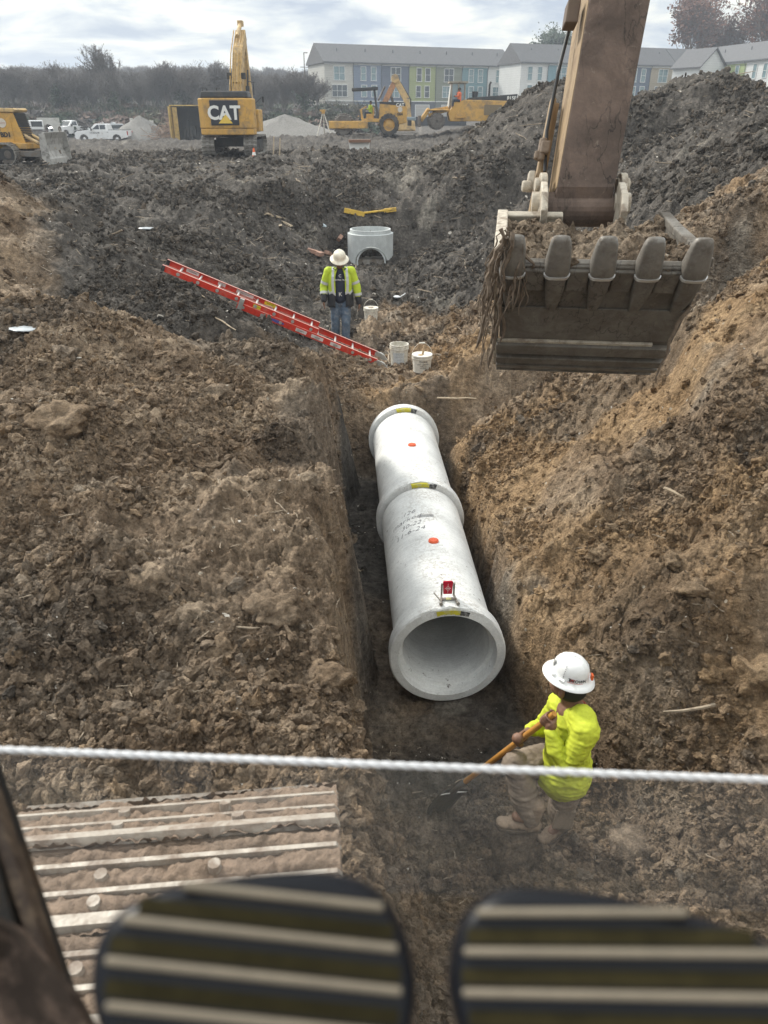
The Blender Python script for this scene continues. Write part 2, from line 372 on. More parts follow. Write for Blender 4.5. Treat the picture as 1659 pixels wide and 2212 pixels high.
def soil_mat(name='soil', inst=False):
    m = bpy.data.materials.new(name); m.use_nodes = True; t = m.node_tree; b = t.nodes['Principled BSDF']
    b.inputs['Roughness'].default_value = .93; b.inputs['Specular IOR Level'].default_value = .2
    at = nd(t, 'ShaderNodeAttribute'); at.attribute_name = 'soil'
    if inst: at.attribute_type = 'INSTANCER'
    sp = nd(t, 'ShaderNodeSeparateColor'); t.links.new(at.outputs['Color'], sp.inputs[0])
    g = nd(t, 'ShaderNodeNewGeometry').outputs['Position']
    n1 = noise(t, 1.7, 6, .62, g, .5); n2 = noise(t, 14, 6, .65, g); n3 = noise(t, 90, 3, .7, g)
    br = ramp(t, n1, [(.3, (.165, .116, .077)), (.5, (.265, .197, .136)), (.7, (.39, .305, .22))])
    oc = ramp(t, n1, [(.3, (.25, .16, .085)), (.7, (.40, .28, .165))])
    dk = ramp(t, n1, [(.3, (.054, .048, .042)), (.5, (.094, .084, .074)), (.7, (.155, .138, .121))])
    cy = ramp(t, n1, [(.3, (.19, .17, .145)), (.7, (.36, .33, .28))])
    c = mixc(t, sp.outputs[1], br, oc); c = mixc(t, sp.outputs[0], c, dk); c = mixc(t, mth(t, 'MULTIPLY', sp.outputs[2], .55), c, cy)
    c = mixc(t, 1.0, c, ramp(t, n2, [(.3, .45), (.5, .98), (.7, 1.6)]), 'MULTIPLY')
    c = mixc(t, 1.0, c, ramp(t, n3, [(.3, .75), (.7, 1.25)]), 'MULTIPLY')
    if not inst:   # pale chips of stone and shell lying in it
        v = nd(t, 'ShaderNodeTexVoronoi', feature='F1'); v.inputs['Scale'].default_value = 9; t.links.new(g, v.inputs['Vector'])
        ch = mth(t, 'MULTIPLY', mth(t, 'LESS_THAN', v.outputs['Distance'], .13), mth(t, 'GREATER_THAN', nd_sep(t, v.outputs['Color']), .86))
        c = mixc(t, mth(t, 'MULTIPLY', ch, .75), c, (.48, .43, .35))
    t.links.new(c, b.inputs['Base Color'])
    v2 = nd(t, 'ShaderNodeTexVoronoi', feature='SMOOTH_F1'); v2.inputs['Scale'].default_value = 42; t.links.new(g, v2.inputs['Vector'])
    hgt = mth(t, 'ADD', mth(t, 'MULTIPLY', noise(t, 26, 7, .72, g), 1.3), mth(t, 'MULTIPLY', v2.outputs['Distance'], -.5))
    bn = nd(t, 'ShaderNodeBump'); bn.inputs['Strength'].default_value = 1.0; bn.inputs['Distance'].default_value = .045
    t.links.new(hgt, bn.inputs['Height']); t.links.new(bn.outputs[0], b.inputs['Normal'])
    return m
def nd_sep(t, s):
    q = nd(t, 'ShaderNodeSeparateColor'); t.links.new(s, q.inputs[0]); return q.outputs[0]
SOIL = soil_mat(); SOILI = soil_mat('soil_clod', True)

# ------------------------------------------------------------------ the ground sheet (finer near the trench, coarser far out)
def ground():
    a = np.concatenate([np.linspace(-178, -60, 16)[:-1], np.linspace(-60, -44, 16)[:-1], np.linspace(-44, -31, 70)[:-1], np.linspace(-31, -7, 300)[:-1], np.linspace(-7, 22, 520)[:-1], np.linspace(22, 31, 130)[:-1], np.linspace(31, 44, 70)[:-1], np.linspace(44, 60, 16)[:-1], np.linspace(60, 178, 16)])
    lr = np.concatenate([np.linspace(math.log(.25), math.log(1.9), 30)[:-1], np.linspace(math.log(1.9), math.log(13), 640)[:-1], np.linspace(math.log(13), math.log(45), 330)[:-1], np.linspace(math.log(45), math.log(100), 170)[:-1], np.linspace(math.log(100), math.log(700), 24)])
    A, Rr = np.meshgrid(np.radians(a), np.exp(lr))
    x = Rr * np.sin(A); y = Rr * np.cos(A)
    h = terrain(x, y)
    nr, nc = x.shape
    co = np.stack([x, y, h], -1).reshape(-1, 3).astype(np.float32)
    i = np.arange(nr - 1)[:, None] * nc + np.arange(nc - 1)[None]; q = np.stack([i, i + 1, i + nc + 1, i + nc], -1).reshape(-1, 4)
    q = q[:, ::-1]
    me = bpy.data.meshes.new('ground'); me.vertices.add(len(co)); me.vertices.foreach_set('co', co.ravel())
    me.loops.add(q.size); me.loops.foreach_set('vertex_index', q.ravel().astype(np.int32)); me.polygons.add(len(q))
    me.polygons.foreach_set('loop_start', np.arange(0, q.size, 4, dtype=np.int32)); me.update(calc_edges=True)
    me.polygons.foreach_set('use_smooth', np.ones(len(q), bool))
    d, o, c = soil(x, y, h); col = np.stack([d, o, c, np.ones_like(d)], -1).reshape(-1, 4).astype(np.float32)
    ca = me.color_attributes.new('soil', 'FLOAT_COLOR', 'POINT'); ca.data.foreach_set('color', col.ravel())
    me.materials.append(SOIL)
    if me.polygons[len(q) // 2].normal.z < 0: me.flip_normals()
    o = addobj('ground', me); o['kind'] = 'structure'; return o
ground()

# ------------------------------------------------------------------ scatters of loose pieces nobody could count
def rock_mesh(name, seed, m, sub=2, flat=.7, sharp=.25, frac=0):
    bm = bmesh.new(); bmesh.ops.create_icosphere(bm, subdivisions=sub, radius=.5)
    R = random.Random(seed); ks = [(Vector((R.gauss(0, 1), R.gauss(0, 1), R.gauss(0, 1))).normalized(), R.uniform(.24, .45)) for _ in range(10)]
    for v in bm.verts:
        p = v.co.copy()
        for n_, d in ks:
            e = p.dot(n_) - d
            if e > 0: p -= n_ * e * .9
        p *= 1 + R.uniform(-1, 1) * sharp * .18
        p.z *= flat; v.co = p
    if frac:
        X = np.array([v.co[:] for v in bm.verts]); q = fbm(X[:, 0] + X[:, 2] * .7 + seed, X[:, 1] - X[:, 2] * .6, 3.5, 4, seed, .6) * frac * 3 + ridged(X[:, 0] - X[:, 2], X[:, 1] + X[:, 2] + seed, 3, 2, seed) * frac * .8
        for v, k in zip(bm.verts, q): v.co += v.co.normalized() * k
    me = bpy.data.meshes.new(name); bm.to_mesh(me); bm.free(); me.materials.append(m); return me
def scatter(name, pts, scl, rot, tint, templates, label=None):
    """pts (n,3); scl (n,3); rot (n,3); tint (n,4): instances of the template meshes"""
    n = len(pts); me = bpy.data.meshes.new(name); me.vertices.add(n); me.vertices.foreach_set('co', np.asarray(pts, np.float32).ravel())
    for nm, ty, key, arr in (('scl', 'FLOAT_VECTOR', 'vector', scl), ('rot', 'FLOAT_VECTOR', 'vector', rot), ('soil', 'FLOAT_COLOR', 'color', tint)):
        at = me.attributes.new(nm, ty, 'POINT'); at.data.foreach_set(key, np.asarray(arr, np.float32).ravel())
    at = me.attributes.new('pick', 'INT', 'POINT'); at.data.foreach_set('value', rng.integers(0, len(templates), n).astype(np.int32))
    o = addobj(name, me); o['kind'] = 'stuff'
    if label: o['label'] = label
    c = bpy.data.collections.new(name + '_pieces')
    for i, tm in enumerate(templates): c.objects.link(bpy.data.objects.new('%s_piece_%d' % (name, i), tm))
    g = bpy.data.node_groups.new(name, 'GeometryNodeTree')
    g.interface.new_socket('Geometry', in_out='INPUT', socket_type='NodeSocketGeometry'); g.interface.new_socket('Geometry', in_out='OUTPUT', socket_type='NodeSocketGeometry')
    gi, go = nd(g, 'NodeGroupInput'), nd(g, 'NodeGroupOutput'); ip = nd(g, 'GeometryNodeInstanceOnPoints'); ci = nd(g, 'GeometryNodeCollectionInfo')
    ci.inputs['Collection'].default_value = c; ci.inputs['Separate Children'].default_value = True; ci.inputs['Reset Children'].default_value = True
    def na(nm, ty): q = nd(g, 'GeometryNodeInputNamedAttribute', data_type=ty); q.inputs['Name'].default_value = nm; return q.outputs['Attribute']
    g.links.new(gi.outputs[0], ip.inputs['Points']); g.links.new(ci.outputs[0], ip.inputs['Instance']); ip.inputs['Pick Instance'].default_value = True
    g.links.new(na('pick', 'INT'), ip.inputs['Instance Index']); g.links.new(na('scl', 'FLOAT_VECTOR'), ip.inputs['Scale'])
    er = nd(g, 'FunctionNodeEulerToRotation'); g.links.new(na('rot', 'FLOAT_VECTOR'), er.inputs[0]); g.links.new(er.outputs[0], ip.inputs['Rotation'])
    g.links.new(ip.outputs[0], go.inputs[0])
    md = o.modifiers.new('scatter', 'NODES'); md.node_group = g
    return o
def near_pipe(x, y):
    ax = .825 - .0537 * y
    return (np.abs(x - ax) < .62) & (y > 4.6) & (y < 10.2)
def samp(n, rmin, rmax, amin, amax):
    r = np.exp(rng.uniform(math.log(rmin), math.log(rmax), n)); a = np.radians(rng.uniform(amin, amax, n) * (1 + .5 * np.clip((5 - r) / 3, 0, 1)))
    return r * np.sin(a), r * np.cos(a), r
def clods():
    T = [rock_mesh('clod_%d' % i, i, SOILI, 3, .6 + .1 * (i % 4), .35, .09) for i in range(9)]
    x, y, r = samp(300000, 1.7, 44, -31, 31)
    m = np.clip(.34 + 2.7 * fbm(x, y, .8, 4, 201), .05, 1)
    keep = (rng.uniform(0, 1, len(x)) < m) & ~near_pipe(x, y)
    keep &= ~((x > XL(y) - .02) & (x < XR(y) + .05) & (y > 4.0) & (y < 10) & (rng.uniform(0, 1, len(x)) < .7))
    x, y, r = x[keep], y[keep], r[keep]; n = len(x)
    s0 = np.maximum(.013, .0029 * r); s = s0 * (rng.pareto(2.1, n) * .8 + 1); s = np.minimum(s, .08 + .004 * r)
    z = terrain(x, y) + s * .12
    sc = np.stack([s * rng.uniform(.8, 1.5, n), s * rng.uniform(.8, 1.2, n), s * rng.uniform(.6, 1.1, n)], -1)
    rt = np.stack([rng.uniform(-3, 3, n), rng.uniform(-3, 3, n), rng.uniform(0, 6.28, n)], -1)
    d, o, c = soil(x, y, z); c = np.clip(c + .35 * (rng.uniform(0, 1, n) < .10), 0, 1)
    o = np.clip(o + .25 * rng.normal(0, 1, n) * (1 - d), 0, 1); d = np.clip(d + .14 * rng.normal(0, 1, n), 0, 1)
    scatter('soil_clods', np.stack([x, y, z], -1), sc, rt, np.stack([d, o, c, np.ones(n)], -1), T)
clods()
def mouth_clods():
    # loose crumb thrown about in the mouth of the trench, where the digging goes on
    T = [bpy.data.meshes['clod_%d' % i] for i in range(9)]; n = 9000
    x = rng.uniform(-.2, 2.9, n); y = rng.uniform(1.7, 4.1, n); m = np.clip(.5 + 2.2 * fbm(x, y, 1.6, 3, 401), .08, 1); k = rng.uniform(0, 1, n) < m; x, y = x[k], y[k]; n = len(x)
    s = np.minimum(.014 * (rng.pareto(1.7, n) * .8 + 1), .12); z = terrain(x, y) + s * .12
    d, o, c = soil(x, y, z); d = np.clip(d * .8 + .15 * rng.normal(0, 1, n), 0, 1)
    scatter('loose_crumb', np.stack([x, y, z], -1), np.stack([s, s * rng.uniform(.7, 1, n), s * rng.uniform(.6, 1, n)], -1), rng.uniform(-3, 3, (n, 3)), np.stack([d, o, c, np.ones(n)], -1), T)
mouth_clods()
def litter():
    pale = mat('pale_scrap', (.50, .47, .42), .8, dirt=.4, dscale=8); wood = mat('split_wood', (.33, .27, .20), .85, dirt=.4, dscale=8)
    def chip(i, m):
        R = random.Random(i); b = MB(); pts = [(cos(a) * R.uniform(.3, .5), sin(a) * R.uniform(.2, .5)) for a in (0, 1.1, 2.2, 3.3, 4.3, 5.3)]
        b.prism(pts, -.06, .06, 'z'); return b.mesh('scrap', m)
    def stick(i):
        R = random.Random(i); b = MB(); P = [Vector((k / 5 - .5, R.uniform(-.05, .05), R.uniform(-.03, .03))) for k in range(6)]
        b.tube(P, [.035, .04, .035, .03, .025, .012], 5); return b.mesh('splinter', wood)
    x, y, r = samp(5200, 2.2, 44, -30, 30)
    d, o, c = soil(x, y, 0); keep = (rng.uniform(0, 1, len(x)) < .18 + .8 * d * (y > 9)) & ~near_pipe(x, y)
    x, y, r, d = x[keep], y[keep], r[keep], d[keep]; n = len(x); z = terrain(x, y)
    s = np.maximum(.018, .0026 * r) * (1 + rng.pareto(3.2, n) * .8); s = np.minimum(s, .22)
    scatter('litter_scraps', np.stack([x, y, z + s * .15], -1), np.stack([s, s * rng.uniform(.4, 1, n), s], -1), np.stack([rng.uniform(-.6, .9, n), rng.uniform(-.6, .6, n), rng.uniform(0, 6.28, n)], -1), np.ones((n, 4)), [chip(i, pale) for i in range(4)])
    x, y, r = samp(9000, 3, 44, -30, 30); keep = ~near_pipe(x, y) & (rng.uniform(0, 1, len(x)) < .08 + .9 * (y > 12)); x, y, r = x[keep], y[keep], r[keep]; n = len(x); z = terrain(x, y)
    s = np.maximum(.07, .0085 * r) * (1 + rng.pareto(3, n) * .7); s = np.minimum(s, .8)
    scatter('wood_splinters', np.stack([x, y, z + .012 + .02 * s], -1), np.stack([s, np.maximum(s * .6, .1), np.maximum(s * .6, .1)], -1), np.stack([rng.uniform(-.3, .3, n), rng.uniform(-.35, .35, n), rng.uniform(0, 6.28, n)], -1), np.ones((n, 4)), [stick(i) for i in range(5)])
litter()

# ------------------------------------------------------------------ notable single boulders and clods
def boulders():
    L = [(585, 1315, .20, 'tan cracked boulder lying on the left bank above the trench lip'),
         (415, 1335, .17, 'upright brown clod in the middle of the left bank'),
         (470, 848, .30, 'flat pale clod on the left bank below the ladder top'),
         (480, 1395, .12, 'grey clod with a white face low on the left bank'),
         (330, 1265, .25, 'big rounded brown clod left of the upright clod'),
         (850, 790, .0, ''),
         (1400, 1850, .30, 'large dark boulder standing in the trench mouth beside the shovelling worker'),
         (1155, 1745, .15, 'brown lump beside the raised boot of the shovelling worker'),
         (1300, 1195, .16, 'flat topped rock in the lower middle of the right bank'),
         (1500, 1270, .20, 'rounded boulder half sunk in the right bank'),
         (1390, 975, .16, 'curved slab of clay high on the right bank'),
         (1350, 1000, .15, 'squarish tan clod beneath the curved clay slab'),
         (1640, 1460, .38, 'large sloping clay slab at the right edge of the photo'),
         (1540, 1440, .22, 'broad flat clod on the right bank left of the large clay slab'),
         (1450, 1210, .16, 'buried grey clod left of the rounded boulder'),
         (1270, 1245, .09, 'small tan rock above the white hard hat on the right bank'),
         (1445, 1420, .12, 'angular stone on the right bank above the worker in yellow green'),
         (665, 1045, .14, 'round clod near the left lip of the trench'),
         (560, 1020, .11, 'grey stone on the left bank near the trench lip'),
         (610, 1240, .13, 'pale stone near the trench lip beside the tan boulder'),
         (130, 900, .28, 'dark overhanging clod at the upper left of the near bank'),
         (140, 760, .22, 'long clod lying in the hollow left of the ladder'),
         (540, 760, .26, 'round brown clod under the middle of the ladder'),
         (1340, 810, .0, ''), (700, 1460, .24, 'ragged orange brown clod by the trench lip low on the left bank'),
         (1560, 1130, .14, 'grey upright stone near the right edge of the photo'), (1190, 1290, .1, 'dark clod fallen on the right trench shoulder')]
    for i, (px, py, s, lab) in enumerate(L):
        if not s: continue
        r = ray(px, py); k = None; lo = 1.5
        # walk along the sight line until it meets the soil
        ts = np.linspace(1.5, 45, 3000); P = np.outer(ts / r.length, np.array(r)); hz = terrain(P[:, 0], P[:, 1]); w = np.where(P[:, 2] < hz)[0]
        if not len(w): continue
        p = P[w[0]]; me = rock_mesh('rock', 50 + i, SOILI, 4, .8, .12)
        o = addobj('rock', me)
        R = random.Random(i); o.location = (p[0], p[1], p[2] - s * .15); s *= .8; o.scale = (s * 2 * R.uniform(.8, 1.1), s * 2 * R.uniform(.7, 1), s * 2 * R.uniform(.7, 1.0)); o.rotation_euler = (R.uniform(-.4, .4), R.uniform(-.4, .4), R.uniform(0, 6))
        tag(o, lab, 'rock', 'loose rocks and clods on the trench banks')
        d, oc, c = soil(np.array([p[0]]), np.array([p[1]]), 0)
        x2 = np.array([v.co[:] for v in me.vertices]); dd = clodnoise(x2[:, 0] + i, x2[:, 1] + x2[:, 2], 7, 3) * .07 + fbm(x2[:, 0] + x2[:, 2], x2[:, 1] - x2[:, 2] + i, 4, 5, 8, .6) * .20
        for v, q in zip(me.vertices, dd): v.co += v.co.normalized() * q
        ca = me.color_attributes.new('soil', 'FLOAT_COLOR', 'POINT')
        darker = i in (6, 5, 21)
        cc = (.4 if darker else float(d[0]) * (.3 if p[1] < 9 and not darker else .9), min(1, float(oc[0]) + (0 if darker else .2)), 0. if darker else min(1., float(c[0]) + R.choice([0, .2, .4])), 1)
        ca.data.foreach_set('color', list(cc) * len(me.vertices)); me.materials.clear(); me.materials.append(SOIL); me.polygons.foreach_set('use_smooth', [True] * len(me.polygons))
boulders()

# ------------------------------------------------------------------ concrete pipes
def concrete(name, col=(.73, .74, .73), stain=.7):
    m = bpy.data.materials.new(name); m.use_nodes = True; t = m.node_tree; b = t.nodes['Principled BSDF']; b.inputs['Roughness'].default_value = .85; b.inputs['Specular IOR Level'].default_value = .25
    g = nd(t, 'ShaderNodeTexCoord').outputs['Object']
    c = mixc(t, 1.0, col, ramp(t, noise(t, 2.4, 7, .6, g), [(.3, .80), (.7, 1.16)]), 'MULTIPLY')
    c = mixc(t, 1.0, c, ramp(t, noise(t, 55, 4, .6, g), [(.3, .90), (.7, 1.07)]), 'MULTIPLY')
    # soil smears, thickest on the crown where men and clods have been
    sp = nd(t, 'ShaderNodeSeparateXYZ'); t.links.new(g, sp.inputs[0])
    n = noise(t, 16, 8, .75, g); msk = mth(t, 'MULTIPLY', ramp(t, n, [(.60, 0), (.68, 1)]), ramp(t, noise(t, 1.6, 3, .6, g), [(.42, 0), (.62, 1)]))
    c = mixc(t, mth(t, 'MULTIPLY', msk, stain * 1.6, clamp=True), c, (.10, .08, .065))
    crown = mth(t, 'MULTIPLY', ramp(t, mth(t, 'SUBTRACT', sp.outputs[2], .36), [(0, 0), (.085, 1)]), mth(t, 'MULTIPLY', ramp(t, noise(t, 30, 8, .8, g), [(.46, 0), (.6, 1)]), ramp(t, noise(t, 2.1, 3, .6, g), [(.40, .15), (.6, 1)])))
    c = mixc(t, mth(t, 'MULTIPLY', crown, stain * .95, clamp=True), c, (.24, .20, .16))
    mp = nd(t, 'ShaderNodeMapping'); mp.inputs['Scale'].default_value = (2, 60, 2); t.links.new(g, mp.inputs[0])
    c = mixc(t, 1.0, c, ramp(t, noise(t, 1.0, 3, .6, mp.outputs[0]), [(.3, .93), (.7, 1.05)]), 'MULTIPLY')
    t.links.new(c, b.inputs['Base Color'])
    bn = nd(t, 'ShaderNodeBump'); bn.inputs['Strength'].default_value = .35; bn.inputs['Distance'].default_value = .01
    t.links.new(mth(t, 'ADD', noise(t, 70, 5, .7, g), mth(t, 'MULTIPLY', noise(t, 1.0, 3, .6, mp.outputs[0]), .7)), bn.inputs['Height']); t.links.new(bn.outputs[0], b.inputs['Normal'])
    return m
CONC = concrete('cast_concrete'); CONC2 = concrete('manhole_concrete', (.56, .59, .59), .2)
PA = Vector((.549, 5.13, -4.11)); PD = Vector((-.0537, 1, 0)).normalized(); PS = PD.cross(Vector((0, 0, 1))).normalized()
def pipe_pt(s, ang, r):   # s along from the front rim, ang from the crown (positive to the right)
    return PA + PD * s + (PS * sin(ang) + Vector((0, 0, 1)) * cos(ang)) * r
def surf_strip(s0, s1, a0, a1, rf, n=18, k=3, th=.002, jag=0, seed=1):
    b = MB(); R = random.Random(seed); vs = []
    for j in range(k + 1):
        for i in range(n + 1):
            a = a0 + (a1 - a0) * i / n; s = s0 + (s1 - s0) * j / k
            if j == 0: s += jag * R.uniform(0, 1)
            vs.append((s, a))
    top = [pipe_pt(s, a, rf(s) + th) for s, a in vs]
    b.add(top, [(j * (n + 1) + i, j * (n + 1) + i + 1, (j + 1) * (n + 1) + i + 1, (j + 1) * (n + 1) + i) for j in range(k) for i in range(n)])
    return b
def pipes():
    labs = ['nearest concrete pipe with its open bell end facing the camera', 'middle concrete pipe joined behind the nearest one', 'farthest concrete pipe stub running under the soil']
    L = 2.44; RB, RO, RI, RS = .505, .445, .378, .428
    n = 72
    yel = mat('yellow_spray_paint', (.62, .56, .04), .7, dirt=.35, dscale=12, dcol=(.5, .5, .47)); blk = mat('black_spray_paint', (.03, .03, .03), .7, dirt=.5, dscale=10, dcol=(.4, .4, .4))
    red = mat('orange_plug', (.72, .12, .04), .45); ink = mat('grease_marker', (.16, .16, .17), .9)
    for i in range(3):
        o = PA + PD * (i * L * .995)
        t = empty('concrete_pipe', labs[i], 'pipe', o, 0, 'concrete pipes laid in the trench')
        b = MB()
        # outside: bell, neck, barrel; inside: socket, shoulder, bore
        prof = [(RS, 0.0), (RB - .012, 0.0), (RB, .012), (RB, .10), (RB - .004, .16), (RO + .03, .24), (RO + .004, .30), (RO, .34)] + [(RO, .34 + (L - .38) * q / 8) for q in range(1, 9)] + [(RI, L - .04)] + [(RI, L - .04 - (L - .18) * q / 6) for q in range(1, 7)] + [(RI + .004, .125), (RS - .01, .115)]
        b.lathe(prof, n, (0, 0, 0), PD, closed=True)
        p = b.build('barrel', CONC, t, smooth=True, auto=35)
        R = random.Random(i)
        # chipped rim
        for v in p.data.vertices:
            q = v.co; s = q.dot(PD); rr = (q - PD * s).length
            if s < .02 and rr > RB - .03:
                a = atan2(q.dot(PS), q.z); k = max(0, 1 - abs(a) / 1.6)
                v.co += PD * R.uniform(0, .022) * (k + .15)
        off = o
        # paint mark on the bell rim
        b = MB()
        for a0, a1, mt in ((-.24, .19, 0), (.19, .36, 1)):
            b.cur = mt; m = 14
            for q in range(m):
                t0, t1 = a0 + (a1 - a0) * q / m, a0 + (a1 - a0) * (q + 1) / m
                ri, ro = RS + .012 + .012 * R.random() ** 2, RB - .02
                f = lambda rr, tt, d: PD * d + (PS * sin(tt) + Vector((0, 0, 1)) * cos(tt)) * rr
                b.quad(f(ri, t0, -.003), f(ri, t1, -.003), f(ro, t1, -.003), f(ro, t0, -.003))
                b.quad(f(ro, t0, -.003), f(ro, t1, -.003), f(ro + .013, t1, .012), f(ro + .013, t0, .012)) if i > 0 else None
        b.build('paint_mark', [yel, blk], t)
        if i < 2:
            b = MB(); c = PD * 1.22 + Vector((0, 0, RO)); b.cyl(c - Vector((0, 0, .02)), c + Vector((0, 0, .012)), .053, .05, 20); b.cyl(c + Vector((0, 0, .0125)), c + Vector((0, 0, .018)), .04, .036, 20)
            for q in range(8): a = q * pi / 4; b.bar(c + Vector((cos(a) * .012, sin(a) * .012, .019)), c + Vector((cos(a) * .045, sin(a) * .045, .014)), .006, .004)
            tp = b.build('lift_hole_plug', red, t, auto=30)
    return None
pipes()
# soil heaped on the crown of the far pipe is part of the ground fill; handwriting on the nearest pipe
FONT_CACHE = {}
def text_mesh(s, size=1.0, ext=0.0, bold=0.0, shear=0):
    cu = bpy.data.curves.new('txt', 'FONT'); cu.body = s; cu.size = size; cu.extrude = ext; cu.offset = bold; cu.shear = shear; cu.align_x = 'CENTER'; cu.resolution_u = 3
    o = bpy.data.objects.new('txt', cu); COL.objects.link(o); dg = bpy.context.evaluated_depsgraph_get(); dg.update()
    me = bpy.data.meshes.new_from_object(o.evaluated_get(dg)); bpy.data.objects.remove(o); return me
def text_obj(s, size, M, m, parent=None, name='lettering', ext=.003, bold=0.0, warp=None, shear=0, off=None):
    me = text_mesh(s, size, ext, bold, shear)
    for v in me.vertices: v.co = warp(v.co) if warp else M @ v.co
    me.materials.clear(); me.materials.append(m); me.update()
    o = addobj(name, me, parent); return o
P1 = [o for o in bpy.data.objects if o.name == 'concrete_pipe'][0]
inkm = mat('grease_marker', (.16, .16, .17), .9)
for k, (s, sz, xo, so, ssh) in enumerate((('126', .10, -.05, 1.86, .3), ('marked', .115, -.10, 1.73, .3), ('30-22', .10, -.05, 1.60, .3), ('11-6-24', .11, -.08, 1.47, .3))):
    def wp(co, so=so, xo=xo): 
        a = (co.x + xo) / .447 - .33; q = pipe_pt(so + co.y - co.x * -.05, a, .447 + co.z); return q - P1.location
    text_obj(s, sz, None, inkm, P1, 'handwriting', .0006, -.0022, wp, ssh)
for q in range(3):   # scribbled strokes beside the words
    b = surf_strip(1.765 - .02 * q, 1.772 - .02 * q, -.22, .14, lambda s: .446, 12, 1); b.build('handwriting', inkm, P1, off=P1.location)
# red laser target clamped on the bell
def target():
    redp = mat('red_acrylic', (.55, .01, .04), .25, spec=.6); st = mat('galvanised_steel', (.35, .33, .30), .45, .7, dirt=.4, dscale=30)
    o = pipe_pt(.10, .0, .505); t = empty('pipe_laser_target', 'small red target plate in a steel clamp on top of the nearest pipe', 'target', o, 0)
    ux, uy, uz = PS, PD, Vector((0, 0, 1)); M = Matrix((ux, uy, uz)).transposed().to_4x4()
    M = M @ Matrix.Scale(.84, 4)
    b = MB(); b.M = M; b.prism([(-.045, .03), (.045, .03), (.052, .17), (.04, .185), (-.04, .185), (-.052, .17)], .085, .10); b.build('target_plate', redp, t, bevel=.004)
    wh = mat('white_print', (.8, .7, .7), .6); b = MB(); b.M = M
    b.bar((-.03, .0835, .10), (.03, .0835, .10), .003, .003); b.bar((0, .0835, .05), (0, .0835, .155), .003, .003)
    pts = [(.02 * cos(a), .0835, .10 + .02 * sin(a)) for a in np.linspace(0, 2 * pi, 17)]; b.tube(pts, .0015, 4); b.build('target_cross', wh, t)
    b = MB(); b.M = M
    for sx in (-1, 1):
        b.box((sx * .062, .09, .085), (.018, .022, .15)); b.bar((sx * .062, .09, .02), (sx * .085, -.06, .012), .02, .014); b.cyl((sx * .085, -.075, .02), (sx * .085, -.05, .012), .018, .018, 14)
    b.box((0, .03, .012), (.16, .03, .016)); b.bar((-.08, -.02, .02), (-.14, .09, .05), .012, .012)
    b.build('clamp_frame', st, t, bevel=.002)
    b = MB(); b.M = M; b.box((0, .012, .026), (.05, .014, .018)); b.build('level_vial', mat('vial_yellow', (.7, .68, .3), .3), t)
target()

# ------------------------------------------------------------------ manhole ring
def manhole():
    c = Vector((-.44, 25.5, 0)); zt = -3.17; RO, RI, H = .735, .60, 1.25
    t = empty('manhole_section', 'round concrete manhole section with an arched pipe opening at the trench end', 'manhole', (c.x, c.y, zt - H))
    b = MB(); n = 64
    prof_o = [(RI, H), (RI + .055, H), (RI + .06, H - .11), (RO, H - .12), (RO, 0), (RI, 0)]
    b.lathe(prof_o, n, (0, 0, 0), (0, 0, 1), closed=True)
    o = b.build('ring', CONC2, t, smooth=True, auto=30)
    cut = MB(); cut.cyl((.03, -1.2, .30), (.03, -.3, .30), .50, .50, 40); co = cut.build('cutter', CONC2, t)
    bo = o.modifiers.new('cut', 'BOOLEAN'); bo.object = co; bo.operation = 'DIFFERENCE'; bo.solver = 'EXACT'
    dg = bpy.context.evaluated_depsgraph_get(); me = bpy.data.meshes.new_from_object(o.evaluated_get(dg)); o.modifiers.clear(); o.data = me; bpy.data.objects.remove(co)
    b = MB(); b.lathe([(.42, -.62), (.47, -.62), (.47, .1), (.42, .1)], 40, (.03, 0, .30), (0, 1, 0), closed=True); b.build('pipe_stub', CONC2, t, smooth=True, auto=30)
    b = MB(); b.box((0, 0, .19), (1.0, .9, .38)); b.build('bench', mat('wet_bench', (.38, .36, .33), .6, dirt=.6), t)
manhole()

